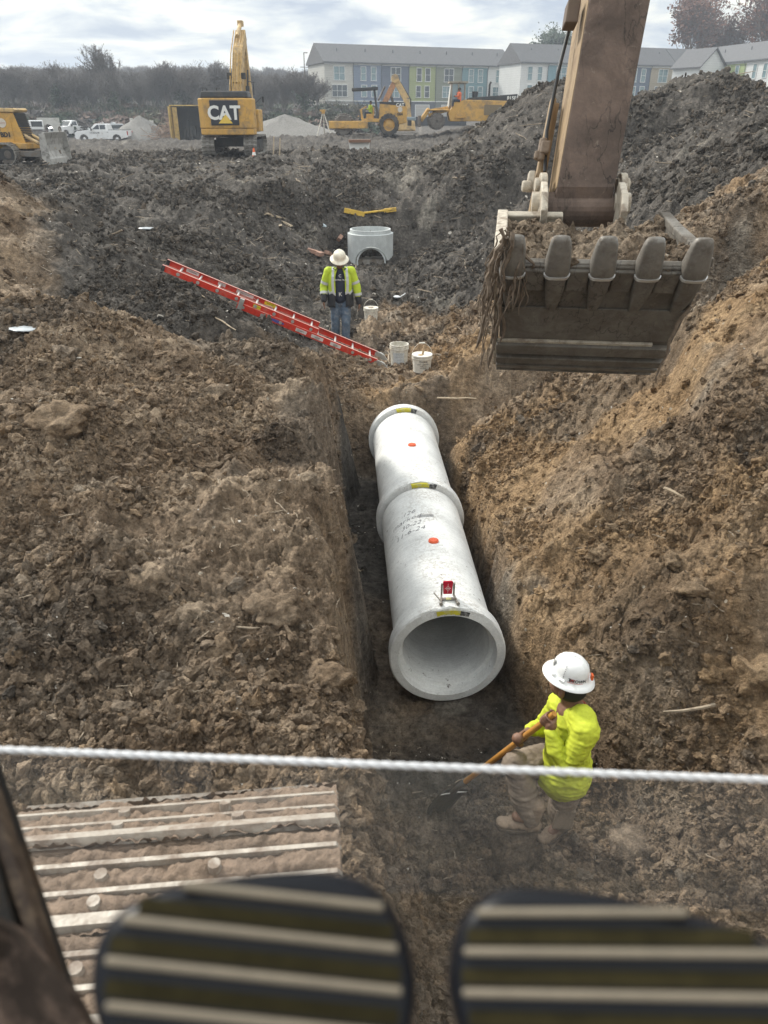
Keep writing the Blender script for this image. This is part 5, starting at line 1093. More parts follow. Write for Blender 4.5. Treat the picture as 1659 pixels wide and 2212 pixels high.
def compactor():
    p = aty(1005, 270, 69); z = -.85; t = empty('sheepsfoot_compactor', 'yellow four wheeled compactor with a glazed cab half behind the dark slope', 'compactor', (p.x, p.y, z), pi); t.scale = (.94, .94, .9)
    # +x is to the left in the photo
    for x in (-2.4, 2.55):
        for s in (-1, 1):
            b = MB(); c = (x, s * 1.1, .62); b.lathe([(.1, -.4), (.56, -.4), (.56, .4), (.1, .4)], 24, c, (0, 1, 0)); w = b.build('wheel', STEEL, t); b = MB()
            for k in range(12):
                for j in range(4): a = k * pi / 6 + (j % 2) * pi / 12; cc = Vector((x + .62 * cos(a), s * 1.1 - .33 + j * .22, .62 + .62 * sin(a))); b.box(cc, (.14, .14, .14))
            b.build('wheel_pads', STEEL, w)
    b = MB(); b.prism([(-3.9, .9), (-3.9, 2.2), (.1, 2.3), (1.1, 2.1), (1.6, 1.2), (1.4, .6), (-3.3, .6)], -.95, .95); b.build('chassis', YEL, t, bevel=.05)
    b = MB(); b.prism([(-4.2, 2.15), (-4.25, 2.75), (-.1, 2.45), (-.1, 1.95)], -.8, .8); b.build('engine_hood', BLK, t, bevel=.04)
    text_obj('815F', .4, Matrix.Translation((-3.75, .815, 2.3)) @ Matrix.Rotation(pi, 4, 'Z') @ Matrix.Rotation(pi / 2, 4, 'X'), WLET, t, 'lettering', .005, .01)
    b = MB(); b.box((-2.2, .96, 1.5), (1.5, .04, .8)); b.build('side_vent', mat('vent_mesh', (.2, .15, .08), .7), t)
    b = MB(); b.tube([(-1.9, .2, 2.3), (-1.9, .2, 3.5), (-2.0, .2, 3.7)], .09, 8); b.build('exhaust', BLK, t); b = MB(); b.cyl((-.7, .2, 2.4), (-.7, .2, 2.95), .22, .26, 14); b.build('air_filter', BLK, t)
    # cab: posts, roof, glass
    b = MB()
    for x, y in ((.2, .7), (.2, -.7), (1.35, .7), (1.35, -.7), (.75, .74)): b.bar((x, y, 1.4), (x * .95 + .05, y * .92, 3.6), .1, .1)
    b.box((.78, 0, 3.66), (1.6, 1.6, .14)); cb = b.build('cab', mat('cab_frame', (.30, .27, .22), .6, dirt=.3), t)
    b = MB(); b.bar((1.56, 0, 1.7), (1.38, 0, 3.55), 1.2, .05); b.build('windscreen', mat('pale_frame', (.6, .6, .57), .4), cb)
    gl = mat('cab_glass', (.22, .30, .33), .08, spec=.8); 
    for y in (-.62, .62):
        for xx in (.46, 1.05): b = MB(); b.box((xx, y, 2.9), (.48, .03, 1.2)); b.build('cab_window', gl, cb)
    b = MB(); b.prism([(.1, 1.3), (1.0, 1.3), (1.3, 1.6), (1.3, 2.25), (.1, 2.25)], .70, .76); b.build('door', mat('cab_door', (.10, .11, .12), .4, dirt=.4), cb)
    b = MB(); b.bar((1.3, 0, 1.7), (2.9, 0, 1.45), .8, .3); b.bar((1.5, .8, 1.5), (3.2, .8, 1.1), .2, .25); b.bar((1.5, -.8, 1.5), (3.2, -.8, 1.1), .2, .25); b.box((2.5, 0, 1.5), (1.7, 2.6, .12)); b.build('front_frame', YEL, t, bevel=.04)
    b = MB(); b.bar((3.2, .8, 1.6), (3.9, .8, .6), .3, .3); b.bar((3.2, -.8, 1.6), (3.9, -.8, .6), .3, .3); b.build('blade_arm', YEL, t, bevel=.04); b = MB(); b.box((4.0, 0, .6), (.15, 3.2, .9)); b.build('blade', STEEL, t)
    b = MB(); b.bar((.2, 1.0, .6), (.2, 1.0, 1.3), .06, .06); b.bar((.9, 1.0, .6), (.9, 1.0, 1.3), .06, .06); b.bar((.1, 1.0, .9), (1.0, 1.0, .9), .2, .05); b.build('step', YEL, t)
    small_person('compactor driver in an orange vest inside the glazed cab', (p.x - .65, p.y - .78, z + 2.0), pi, mat('orange_cloth', (.7, .16, .06), .8))
compactor()

# ------------------------------------------------------------------ the machine we sit in: stick, bucket, boom, track, cab
MUD = mat('muddy_steel', (.15, .138, .12), .62, .15, dirt=.55, dscale=5, dcol=(.105, .088, .07), bump=.35, bscale=30, var=.18)
STK = mat('stick_steel', (.135, .092, .07), .55, .1, dirt=.6, dscale=2.4, dcol=(.085, .065, .055), bump=.3, bscale=22, var=.25)
def scratch(m, sc=7):
    t = m.node_tree; b = t.nodes['Principled BSDF']; g = nd(t, 'ShaderNodeTexCoord').outputs['Object']; src = b.inputs['Base Color'].links[0].from_socket
    mp = nd(t, 'ShaderNodeMapping'); mp.inputs['Rotation'].default_value = (.4, .5, .3); mp.inputs['Scale'].default_value = (sc, sc * .8, sc * .35); t.links.new(g, mp.inputs[0])
    v = nd(t, 'ShaderNodeTexVoronoi', feature='DISTANCE_TO_EDGE'); v.inputs['Scale'].default_value = 1.0
    wp = nd(t, 'ShaderNodeVectorMath', operation='ADD'); nz = nd(t, 'ShaderNodeTexNoise'); nz.inputs['Scale'].default_value = 2.2; nz.inputs['Detail'].default_value = 5; t.links.new(mp.outputs[0], nz.inputs['Vector']); t.links.new(mp.outputs[0], wp.inputs[0]); t.links.new(nz.outputs['Color'], wp.inputs[1]); t.links.new(wp.outputs[0], v.inputs['Vector'])
    f = mth(t, 'MULTIPLY', ramp(t, v.outputs['Distance'], [(.0, 1), (.035, 0)]), ramp(t, noise(t, 2.4, 4, .6, g), [(.45, 0), (.6, 1)]))
    c = mixc(t, mth(t, 'MULTIPLY', f, .8), src, (.02, .016, .014)); f2 = ramp(t, noise(t, 9, 7, .75, g, 1.2), [(.60, 0), (.66, 1)]); c = mixc(t, mth(t, 'MULTIPLY', f2, .35), c, (.30, .25, .20)); t.links.new(c, b.inputs['Base Color'])
scratch(STK); scratch(MUD, 10)
TAN = mat('dusty_tan_paint', (.33, .235, .135), .55, dirt=.4, dscale=5, dcol=(.22, .16, .11))
PAL = mat('pale_worn_steel', (.50, .45, .37), .6, .1, dirt=.45, dscale=9, dcol=(.19, .145, .11), bump=.3, bscale=40)
OWN = empty('excavator', 'muddy tracked excavator the photo is taken from, with its bucket hanging over the trench', 'excavator', (.3, -1.0, -2.72))
O0 = Vector(OWN.location)
def own(b, name, m, parent=OWN, **k): return b.build(name, m, parent, off=O0 if parent is OWN else None, **k)
def hold(name, parent=OWN):   # a part group at the machine's own origin
    o = bpy.data.objects.new(name, None); COL.objects.link(o); o.parent = parent; return o
AZ = radians(7.0)
LAT = Vector((cos(AZ), -sin(AZ), 0)); HD = Vector((sin(AZ), cos(AZ), 0)); UP = Vector((0, 0, 1))
# bucket frame: A runs from the lip down the floor plate, N points into the bucket
EL = radians(52); BA = (HD * cos(EL) - UP * sin(EL)); BN = (HD * sin(EL) + UP * cos(EL))
LIP = Vector((1.262, 4.52, -.80)); MBK = Matrix((LAT, BA, BN)).transposed().to_4x4(); MBK.translation = LIP
def taper_(p): return Vector((p.x * (1 - .085 * max(0, p.y)), p.y, p.z))
class MBT(MB):
    def __init__(s): super().__init__(); s.post = taper_
def bucket():
    W = 1.17
    prof = [(0, 0), (.30, -.015), (.62, -.02), (.86, .0), (1.04, .07), (1.16, .20), (1.21, .38), (1.19, .58), (1.10, .78), (.93, .93), (.72, 1.0)]
    def off(pr, d):
        out = []
        for i, p in enumerate(pr):
            a = Vector(pr[max(i - 1, 0)]); b = Vector(pr[min(i + 1, len(pr) - 1)]); t = (b - a).normalized(); n = Vector((-t.y, t.x)); out.append((p[0] + n.x * d, p[1] + n.y * d))
        return out
    inn = off(prof, .035)
    b = MBT(); b.M = MBK; b.prism(prof + inn[::-1], -W / 2 + .03, W / 2 - .03, 'x')
    bk = own(b, 'bucket', MUD, smooth=False)
    me = bk.data
    for p in me.vertices: pass
    def sub(b, n, m, **k): return b.build(n, m, bk, off=O0, **k)
    # side plates
    side = prof + [(.56, 1.02), (.34, .66), (.10, .30), (-.04, .06)]
    for s in (-1, 1):
        b = MBT(); b.M = MBK; b.prism(side, s * W / 2 - .03, s * W / 2 + .0 + (.005 if s > 0 else -.005), 'x'); sub(b, 'side_plate', PAL if s < 0 else MUD)
        b = MBT(); b.M = MBK
        q = [(-.05, .04), (.10, .31), (.34, .67), (.56, 1.03)]
        for a, c in zip(q, q[1:]): b.bar((s * W / 2, a[0], a[1]), (s * W / 2, c[0], c[1]), .075, .05)
        sub(b, 'side_cutter', PAL if s < 0 else MUD, bevel=.008)
    # top plate closing the back under the hinge, pale and worn
    b = MBT(); b.M = MBK; b.box((-W * .30, .66, 1.03), (W * .36, .20, .05)); b.box((0, .83, .99), (W, .26, .05)); sub(b, 'hinge_plate', PAL, bevel=.01)
    # cutting lip
    b = MBT(); b.M = MBK; b.box((0, .04, .012), (W + .03, .22, .045)); sub(b, 'cutting_lip', MUD, bevel=.01)
    # wear strips round the heel
    for a0, n0, th, h, ang in ((.69, -.035, .045, .10, .03), (.83, -.022, .045, .075, .12), (.945, .012, .045, .07, .36), (1.07, .075, .04, .07, .75)):
        b = MBT(); b.M = MBK
        b.box((0, a0, n0), (W + .02, h, th), Matrix.Rotation(ang, 3, 'X')); sub(b, 'wear_strip', MUD, bevel=.006)
    b = MBT(); b.M = MBK; b.box((-.06, .625, -.03), (W * .9, .02, .02)); sub(b, 'weld_seam', PAL)
    b = MBT(); b.M = MBK; b.box((0, .44, -.026), (W - .02, .30, .014)); sub(b, 'wear_plate', MUD, bevel=.003)
    # teeth: adapter nose on the plate and a rounded cap beyond the lip
    CAP = mat('worn_tooth', (.19, .178, .16), .42, .35, dirt=.4, dscale=9, dcol=(.13, .11, .09), bump=.25, bscale=35)
    for i in range(5):
        x = -W / 2 + .075 + (W - .15) * i / 4
        b = MBT(); b.M = MBK
        R_ = [(.30, .030, .012, -.03), (.20, .046, .03, -.033), (.08, .058, .05, -.03), (-.04, .064, .06, -.018), (-.06, .064, .06, -.018)]
        def loft(b, rings, n=16):
            vs = []
            for (a, w, h, c) in rings:
                for k in range(n):
                    t = 2 * pi * k / n; cx, sx = cos(t), sin(t); e = .55
                    vs.append((x + w * abs(cx) ** e * (1 if cx > 0 else -1), a, c + h * abs(sx) ** e * (1 if sx > 0 else -1)))
            m = len(rings); fs = [(i * n + k, i * n + (k + 1) % n, (i + 1) * n + (k + 1) % n, (i + 1) * n + k) for i in range(m - 1) for k in range(n)]
            fs += [tuple(range(n)), tuple((m - 1) * n + k for k in range(n))]; b.add(vs, fs)
        loft(b, R_); tt = sub(b, 'tooth_adapter', MUD, smooth=True, auto=50)
        b = MBT(); b.M = MBK
        loft(b, [(-.035, .070, .068, -.016), (-.06, .074, .070, -.016), (-.11, .070, .062, -.012), (-.17, .064, .046, -.004), (-.22, .058, .034, .004), (-.25, .048, .024, .008), (-.262, .03, .012, .01)]); sub(b, 'tooth', CAP, smooth=True, auto=60)
        b = MBT(); b.M = MBK; loft(b, [(-.020, .076, .072, -.017), (-.040, .078, .074, -.017)]); sub(b, 'tooth_collar', mat('bright_steel', (.55, .54, .52), .35, .5), smooth=True, auto=50)
        if i < 4:
            xc = x + (W - .15) / 8; b = MBT(); b.M = MBK; b.box((xc, .035, -.022), (.125, .17, .05)); b.box((xc, -.04, .0), (.125, .05, .05)); sub(b, 'lip_guard', MUD, bevel=.01)
    # ears on the back for the stick and the link
    for s in (-1, 1):
        for d in (.0,):
            b = MBT(); b.M = MBK; b.prism([(.48, .98), (.94, .90), (.98, 1.05), (.80, 1.30), (.66, 1.36), (.52, 1.30), (.45, 1.12)], s * .285 - .025, s * .285 + .025, 'x'); sub(b, 'hinge_ear', PAL, bevel=.008)
        b = MBT(); b.M = MBK; b.cyl((s * .25, .66, 1.24), (s * .37, .66, 1.24), .075, None, 20); sub(b, 'pin_boss', PAL, bevel=.006)
    return bk
bucket()
def W_(a, n, x=0): return MBK @ Vector((x, a, n))
# heap of soil in the bucket: lies in it, so it is not a part
def heap():
    n = 70; m = 46; P = []; q = MBK
    for j in range(m):
        for i in range(n):
            u = i / (n - 1) * 2 - 1; v = j / (m - 1); x = u * .55; a = -.01 + v * .62; nn = .035 + v * .93
            bul = (1 - abs(u) ** 4) * sin(pi * min(1, v * 1.02)) ** .6
            d = .04 * bul + .09 * float(clodnoise(np.array([x * 1.0 + 5]), np.array([v * 1.1]), 9, 3)[0]) + .05 * float(clodnoise(np.array([x + 2]), np.array([v * 1.1]), 22, 6)[0]) + .10 * float(fbm(np.array([x * 3.]), np.array([v * 3.]), 1.5, 5, 9)[0])
            P.append(q @ Vector((x, a - d * .8, nn + d * .3 - .06)))
    me = bpy.data.meshes.new('soil_heap'); me.from_pydata([tuple(p) for p in P], [], [(j * n + i, j * n + i + 1, (j + 1) * n + i + 1, (j + 1) * n + i) for j in range(m - 1) for i in range(n - 1)])
    me.materials.append(SOIL); ca = me.color_attributes.new('soil', 'FLOAT_COLOR', 'POINT'); ca.data.foreach_set('color', [.22, .05, .1, 1] * len(P)); me.polygons.foreach_set('use_smooth', [True] * len(me.polygons))
    o = addobj('soil_heap', me); tag(o, 'heap of brown soil filling the raised bucket', 'soil heap')
    T = [bpy.data.meshes['clod_%d' % i] for i in range(7)]; k = 420; idx = rng.integers(0, len(P), k); pts = np.array([P[i][:] for i in idx]); s = .02 + .035 * rng.pareto(3, k).clip(0, 1.5)
    scatter('bucket_crumbs', pts, np.stack([s, s, s], -1) * 1.2, rng.uniform(0, 6, (k, 3)), np.tile([.25, .1, .1, 1], (k, 1)), T)
heap()
def roots():
    rm = mat('root_fibre', (.15, .115, .085), .95, var=.35, dscale=12); R = random.Random(9)
    for k, (x, a, n_, L, w, lab) in enumerate(((-.50, -.16, .06, .45, .045, 'thick bundle of muddy roots hanging over the first bucket tooth'), (-.60, -.02, .10, .78, .045, 'long ragged roots trailing down the left side of the bucket'), (-.57, -.24, .05, .42, .04, 'short loop of roots wrapped round the leftmost tooth'))):
        b = MB(); p0 = W_(a, n_, x) - Vector((0, .05, 0)) 
        for s in range(26 if k == 1 else 16):
            q = p0 + Vector((R.uniform(-w, w), R.uniform(-.06, .03), R.uniform(-.02, .05))); P = [q]; LL = L * R.uniform(.4, 1.05)
            for i in range(10): q = q + Vector((R.gauss(0, .012), R.gauss(.012 if k != 1 else .03, .01), -LL / 10)); P.append(q)
            r = R.choice([.003, .004, .006, .012]); b.tube(P, [r * R.uniform(.6, 1.3) for _ in P[:-1]] + [.001], 5)
        o = b.build('hanging_roots', rm, None, off=p0); o.location = p0; tag(o, lab, 'roots', 'muddy roots caught on the bucket')
    b = MB(); p0 = W_(.25, -.02, .58); q = p0.copy(); P = [q.copy()]
    for i in range(9): q = q + Vector((R.gauss(-.008, .01), .01, -.055)); P.append(q.copy())
    b.tube(P, [.012, .014, .012, .01, .01, .009, .008, .007, .006, .003], 6); o = b.build('hanging_root', rm, None, off=p0); o.location = p0; tag(o, 'single dark root dangling from the right side of the bucket', 'roots')
roots()
def arm():
    LAT = Vector((cos(radians(1.5)), -sin(radians(1.5)), 0))
    B = W_(.72, 1.24); B = B; T = Vector((1.93, 7.15, 2.7)); d = (T - B).normalized(); nrm = LAT.cross(d).normalized()
    if nrm.y > 0: nrm = -nrm      # toward the camera
    M = Matrix((LAT, d, nrm)).transposed().to_4x4()
    def along(k, n=0, x=0): return B + d * k + nrm * n + LAT * x
    # stick: tapered box
    b = MB(); L = (T - B).length; w0, w1 = .205, .215
    rings = [(-.02, .10, w0), (.12, .16, w0), (.9, .22, w0), (2.0, .28, w1), (L + .4, .28, w1)]
    vs = []
    for k, h, w in rings: vs += [along(k, h - .02, -w), along(k, h - .02, w), along(k, -h - .06, w), along(k, -h - .06, -w)]
    fs = [(i * 4 + j, i * 4 + (j + 1) % 4, (i + 1) * 4 + (j + 1) % 4, (i + 1) * 4 + j) for i in range(len(rings) - 1) for j in range(4)] + [(0, 1, 2, 3), (16, 17, 18, 19)]
    b.add(vs, fs); st = own(b, 'stick', STK, bevel=.012)
    def sub(b, n, m, **k): return b.build(n, m, st, off=O0, **k)
    b = MB()
    for (k0, h0, w), (k1, h1, w2) in zip(rings[1:], rings[2:]): b.add([along(k0, h0 - .03, -w - .004), along(k1, h1 - .03, -w2 - .004), along(k1, -h1 - .05, -w2 - .004), along(k0, -h0 - .05, -w - .004)] + [along(k0, h0 - .03, -w + .0), along(k1, h1 - .03, -w2 + .0), along(k1, -h1 - .05, -w2 + .0), along(k0, -h0 - .05, -w + .0)], [(0, 1, 2, 3), (4, 5, 6, 7), (0, 1, 5, 4), (1, 2, 6, 5), (2, 3, 7, 6), (3, 0, 4, 7)])
    sub(b, 'flank_plate', TAN)
    b = MB(); b.cyl(along(0, 0, -.29), along(0, 0, .29), .12, None, 24); sub(b, 'stick_pin', STK, bevel=.01)
    b = MB(); b.M = Matrix.Translation(along(1.32, .05, -.29)) @ M; b.box((0, 0, 0), (.09, .16, .13)); sub(b, 'side_bracket', mat('bracket_brown', (.11, .075, .055), .6, dirt=.4), bevel=.01)
    b = MB(); b.cyl(along(.18, -.02, -.26), along(.18, -.02, -.35), .05, None, 16); b.cyl(along(.18, -.02, .25), along(.18, -.02, .34), .05, None, 16); sub(b, 'link_pin', PAL, bevel=.006)
    # side links from the stick down to the bucket ears
    for s in (-1, 1):
        b = MB(); b.bar(along(.19, -.02, s * .29), W_(.70, 1.02, s * .29), .045, .12, nrm); b.cyl(along(.19, -.02, s * .265), along(.19, -.02, s * .315), .075, None, 20); sub(b, 'side_link', PAL, bevel=.008)
        b = MB(); b.bar(along(.85, -.30, s * .25), along(.10, -.30, s * .27), .04, .10, nrm); sub(b, 'rear_link', TAN, bevel=.008)
    b = MB(); b.cyl(along(.20, -.12, -.43), along(.20, -.12, -.36), .04, .04, 18); b.M = Matrix.Translation(along(.24, -.14, -.37)) @ M; b.box((0, 0, 0), (.05, .14, .08)); sub(b, 'grease_bracket', PAL, bevel=.01)
    b = MB(); b.bar(along(-.1, -.16, -.33), along(.85, -.2, -.29), .04, .08, nrm); sub(b, 'tan_rod', TAN, bevel=.01)
    b = MB(); b.M = Matrix.Translation(along(.46, -.08, -.31)) @ M; b.box((0, 0, 0), (.07, .09, .08)); b.box((-.05, -.05, 0), (.04, .06, .05)); b.cyl((-.02, -.09, 0), (-.02, .07, 0), .03, None, 12); sub(b, 'valve_block', mat('block_brown', (.2, .15, .11), .6, dirt=.5, dscale=20), bevel=.012)
    b = MB(); b.tube([along(.3, -.1, -.28), along(.6, -.12, -.31), along(1.0, -.08, -.30), along(1.5, -.1, -.25)], .013, 8); sub(b, 'hose', BLK)
    b = MB(); b.cyl(along(.9, -.36), along(3.1, -.42), .085, None, 18); b.cyl(along(.42, -.38), along(.95, -.36), .045, None, 14); sub(b, 'bucket_cylinder', TAN)
    # boom back to the house
    pts = [T + d * .2, Vector((1.72, 5.4, 3.85)), Vector((1.42, 3.2, 3.3)), Vector((1.05, .7, .3)), Vector((.95, -.1, -1.25))]
    b = MB(); hs = [.38, .6, .66, .5]
    for i, (a, c) in enumerate(zip(pts, pts[1:])): b.bar(a, c, .5, hs[i], LAT.cross((c - a).normalized()))
    own(b, 'boom', TAN, bevel=.03)
arm()
# house, tracks
def own_body():
    # left track measured from the photo: shoes 0.86 m wide, heading -5.5 degrees
    h = radians(5.5); f = Vector((-sin(h), cos(h), 0)); l = Vector((cos(h), sin(h), 0)); TC = Vector((-.53, 1.175, -1.585)) 
    r = .42; rear = 3.4
    tk = hold('track'); pitch = .219
    PS_ = mat('polished_shoe', (.40, .36, .31), .5, .15, dirt=.5, dscale=14, dcol=(.20, .15, .115), bump=.2, bscale=60, spec=.4)
    MUDS = mat('shoe_mud', (.20, .145, .105), .95, var=.3, dscale=9, bump=.9, bscale=45)
    w = .86; R = random.Random(4)
    s = MB(); s.box((0, 0, -.012), (w, pitch * .985, .024)); plate = s.mesh('shoe_plate', MUDS, off=None)
    def bars():
        s = MB()
        for y, t, hh in ((-.076, .028, .026), (-.002, .012, .018), (.070, .012, .020)): s.prism([(-w / 2, 0), (w / 2, 0), (w / 2 - .012, hh), (-w / 2 + .012, hh)], y - t / 2, y + t / 2)
        return s.mesh('grouser_bars', PS_)
    gb = bars()
    # dried mud lying between the bars, with bolt heads showing through
    n, m = 120, 30; muds = []
    for v in range(3):
        vs = []
        for j in range(m + 1):
            for i in range(n + 1):
                x = -w / 2 + .004 + (w - .008) * i / n; y = -pitch * .49 + pitch * .98 * j / m; k = min(abs(y + .076) - .008, abs(y + .002), abs(y - .070))
                z = .002 + .012 * float(ss(np.array(k), .004, .02)) + .012 * math.sin(i * 1.7 + v) * .1; vs.append([x, y, z])
        A_ = np.array(vs); A_[:, 2] += (.020 * fbm(A_[:, 0] + v * 3, A_[:, 1], 16, 4, v * 9 + 1) + .010 * clodnoise(A_[:, 0] + v, A_[:, 1], 55, 3)); b = MB(); b.add(A_.tolist(), [(j * (n + 1) + i, j * (n + 1) + i + 1, (j + 1) * (n + 1) + i + 1, (j + 1) * (n + 1) + i) for j in range(m) for i in range(n)]); muds.append(b.mesh('dried_mud', MUDS, True))
    bo = MB()
    for x, y in ((-.16, -.037), (.14, -.040), (-.16, .032), (.10, .034)): bo.cyl((x + .03, y, .0), (x + .03, y, .032), .017, .015, 10)
    bolts = bo.mesh('shoe_bolts', PS_)
    fl = rear; per = 2 * fl + 2 * pi * r; cnt = int(per / pitch); pitch_ = per / cnt; zc = TC.z - r
    top_front = TC
    for i in range(cnt):
        u = i * pitch_ + .045
        if u < fl: p = TC - f * u; a = 0
        elif u < fl + pi * r: a = -(u - fl) / r; p = TC - f * fl + Vector((0, 0, -r)) + (f * sin(a) + UP * cos(a)) * r
        elif u < 2 * fl + pi * r: a = pi; p = TC - f * (2 * fl + pi * r - u) + Vector((0, 0, -2 * r))
        else: a = (per - u) / r; p = TC + Vector((0, 0, -r)) + (f * sin(a) + UP * cos(a)) * r
        t2 = f * cos(a) - UP * sin(a); nn = f * sin(a) + UP * cos(a)
        Mx = Matrix((l, t2, nn)).transposed().to_4x4(); Mx.translation = p - O0
        sh = addobj('track_shoe', plate, tk); sh.matrix_local = Mx
        o = addobj('grouser', gb, tk); o.matrix_local = Mx @ Matrix.Translation((0, 0, .001))
        if u < 1.2 or u > per - .7:
            o = addobj('dried_mud', muds[i % 3], tk); o.matrix_local = Mx @ Matrix.Scale(-1 if i % 2 else 1, 4, (1, 0, 0)); o['kind'] = 'stuff'; o = addobj('shoe_bolt', bolts, tk); o.matrix_local = Mx
    b = MB(); c0 = TC + Vector((0, 0, -r)); c1 = c0 - f * fl
    for c in (c0, c1): b.cyl(c - l * .2, c + l * .2, r - .06, None, 30)
    b.bar(c0, c1, .36, .6); q = b.build('track_frame', BLK, tk, off=O0)
    # right track mostly out of sight
    tk2 = hold('track')
    b = MB(); D2 = l * 2.55; P0 = TC + D2 - f * .9
    for sgn in (0,): b.bar(P0 + UP * -.5, P0 - f * 3.0 + UP * -.5, .7, 1.1, UP)
    b.build('track_belt', STEEL, tk2, off=O0, bevel=.2)
    # upper house behind and around the camera, kept clear of the view
    b = MB(); b.box((.7, -2.6, -1.0), (2.9, 3.0, 1.0)); b.build('house', TAN, OWN, off=O0, bevel=.05)
own_body()
def cab_front():
    fr = mat('cab_pillar_black', (.012, .011, .010), .6, spec=.25, dirt=.25, dscale=14, dcol=(.10, .06, .03)); br = mat('cab_trim_brown', (.035, .024, .018), .6, spec=.25, dirt=.3, dscale=20)
    cb = hold('cab')
    def bar(px0, py0, px1, py1, Y0, Y1, w, h, m, n):
        b = MB(); b.bar(aty(px0, py0, Y0), aty(px1, py1, Y1), w, h, (0, -.75, .66)); b.build(n, m, cb, off=O0, bevel=.004)
    # left corner pillar running down and toward us
    bar(-45, 1640, 190, 2330, .46, .30, .012, .02, br, 'pillar_trim'); bar(-62, 1660, 135, 2360, .455, .295, .014, .03, fr, 'window_gasket'); bar(-110, 1700, 75, 2390, .45, .285, .05, .02, fr, 'pillar')
    bar(-10, 1650, 215, 2330, .475, .315, .006, .01, fr, 'pillar_edge')
    b = MB(); P = [aty(-60, 1960, .30), aty(20, 2010, .30), aty(150, 2150, .27), aty(215, 2270, .25), aty(-60, 2400, .24)]; nrm = Vector((0, .55, -.8)) * .02
    b.add([*P, *[p + nrm for p in P]], [(0, 1, 2, 3, 4), (5, 6, 7, 8, 9)] + [(i, (i + 1) % 5, 5 + (i + 1) % 5, 5 + i) for i in range(5)]); b.build('cab_floor', mat('cab_floor_mat', (.03, .023, .019), .95, spec=.1, dirt=.5, dscale=30, dcol=(.14, .10, .08)), cb, off=O0, bevel=.003)
    # lower front window: one dusty sheet, its top edge finished with a twisted white cord
    tl, tr_ = aty(-260, 1612, .56), aty(1950, 1700, .50); dn = Vector((0, -.42, -.72))
    gm = bpy.data.materials.new('dusty_window_glass'); gm.use_nodes = True; t = gm.node_tree; t.nodes.clear()
    o_ = nd(t, 'ShaderNodeOutputMaterial'); mx = nd(t, 'ShaderNodeMixShader'); tr = nd(t, 'ShaderNodeBsdfTransparent'); di = nd(t, 'ShaderNodeBsdfDiffuse'); di.inputs[0].default_value = (.60, .54, .46, 1)
    tc = nd(t, 'ShaderNodeTexCoord').outputs['Object']; f_ = mth(t, 'MULTIPLY', ramp(t, noise(t, 9, 5, .6, tc, .5), [(.32, .55), (.68, 1.15)]), .020)
    gl = nd(t, 'ShaderNodeBsdfGlossy'); gl.inputs['Roughness'].default_value = .02; m2 = nd(t, 'ShaderNodeMixShader'); m2.inputs[0].default_value = .012
    t.links.new(f_, mx.inputs[0]); t.links.new(tr.outputs[0], mx.inputs[1]); t.links.new(di.outputs[0], mx.inputs[2]); t.links.new(mx.outputs[0], m2.inputs[1]); t.links.new(gl.outputs[0], m2.inputs[2]); t.links.new(m2.outputs[0], o_.inputs[0])
    b = MB(); q = Vector((0, .004, -.002)); V = [tl, tr_, tr_ + dn, tl + dn]; b.add(V + [v + q for v in V], [(0, 1, 2, 3), (4, 5, 6, 7), (0, 1, 5, 4), (1, 2, 6, 5), (2, 3, 7, 6), (3, 0, 4, 7)]); b.build('front_window', gm, cb, off=O0)
    cm = mat('white_cord', (.55, .56, .58), .6, var=.05); b = MB(); dv = (tr_ - tl); L = dv.length; dv.normalize(); u = dv.orthogonal().normalized(); v = dv.cross(u); N = 700
    for s in range(3):
        P = []
        for i in range(N + 1): a = i / N * L / .0135 * 2 * pi / 3 * 1.0 + s * 2 * pi / 3; P.append(tl + dv * (L * i / N) + (u * cos(a) + v * sin(a)) * .0017 + Vector((0, 0, .002)))
        b.tube(P, .0021, 6, True)
    b.build('edge_cord', cm, cb, smooth=True, off=O0)
    # ribbed travel pedals
    bk = mat('pedal_rubber', (.006, .007, .010), .36, var=.2, spec=.16); top = mat('pedal_rib_dust', (.15, .125, .09), .6, var=.12, dscale=30); gv = mat('pedal_groove', (.022, .018, .007), .8, var=.3, dscale=30, spec=.1)
    for lab, cxp, cyp, roll, mir in (('left', 548, 2170, -.085, 1), ('right', 1330, 2200, -.022, -1)):
        c = aty(cxp, cyp, 1); dep = .30; fw = Vector((0, cos(TH), -sin(TH))); c = c * (dep / c.dot(fw)); n = -c.normalized(); n = (n + Vector((0, -.12, .25))).normalized()
        x = Vector((1, 0, 0)); x = (x - n * x.dot(n)).normalized(); y = n.cross(x); x, y = x * cos(roll) + y * sin(roll), y * cos(roll) - x * sin(roll)
        M = Matrix((x, y, n)).transposed().to_4x4(); M.translation = c
        k = .3 / 750 / 2.16
        if mir > 0: ab = [(190, 2085), (205, 2025), (250, 1978), (330, 1945), (450, 1922), (600, 1905), (730, 1908), (815, 1938), (865, 1990), (895, 2065), (905, 2150), (885, 2240), (820, 2300), (600, 2325), (350, 2295), (250, 2235), (205, 2165)]
        else: ab = [(965, 2150), (975, 2065), (1005, 2000), (1055, 1958), (1125, 1938), (1250, 1943), (1400, 1968), (1550, 2008), (1680, 2060), (1760, 2140), (1760, 2250), (1650, 2320), (1350, 2340), (1100, 2320), (1000, 2250)]
        # seen from behind the pedal's own plane: undo the roll so that the outline stands as measured
        out = []
        for a_, b_ in ab:
            u0, v0 = a_ - cxp, cyp - b_; out.append((u0 * cos(roll) + v0 * sin(roll), v0 * cos(roll) - u0 * sin(roll)))
        out = out[::-1]
        out = [(a * k, b_ * k) for a, b_ in out]; m_ = len(out)
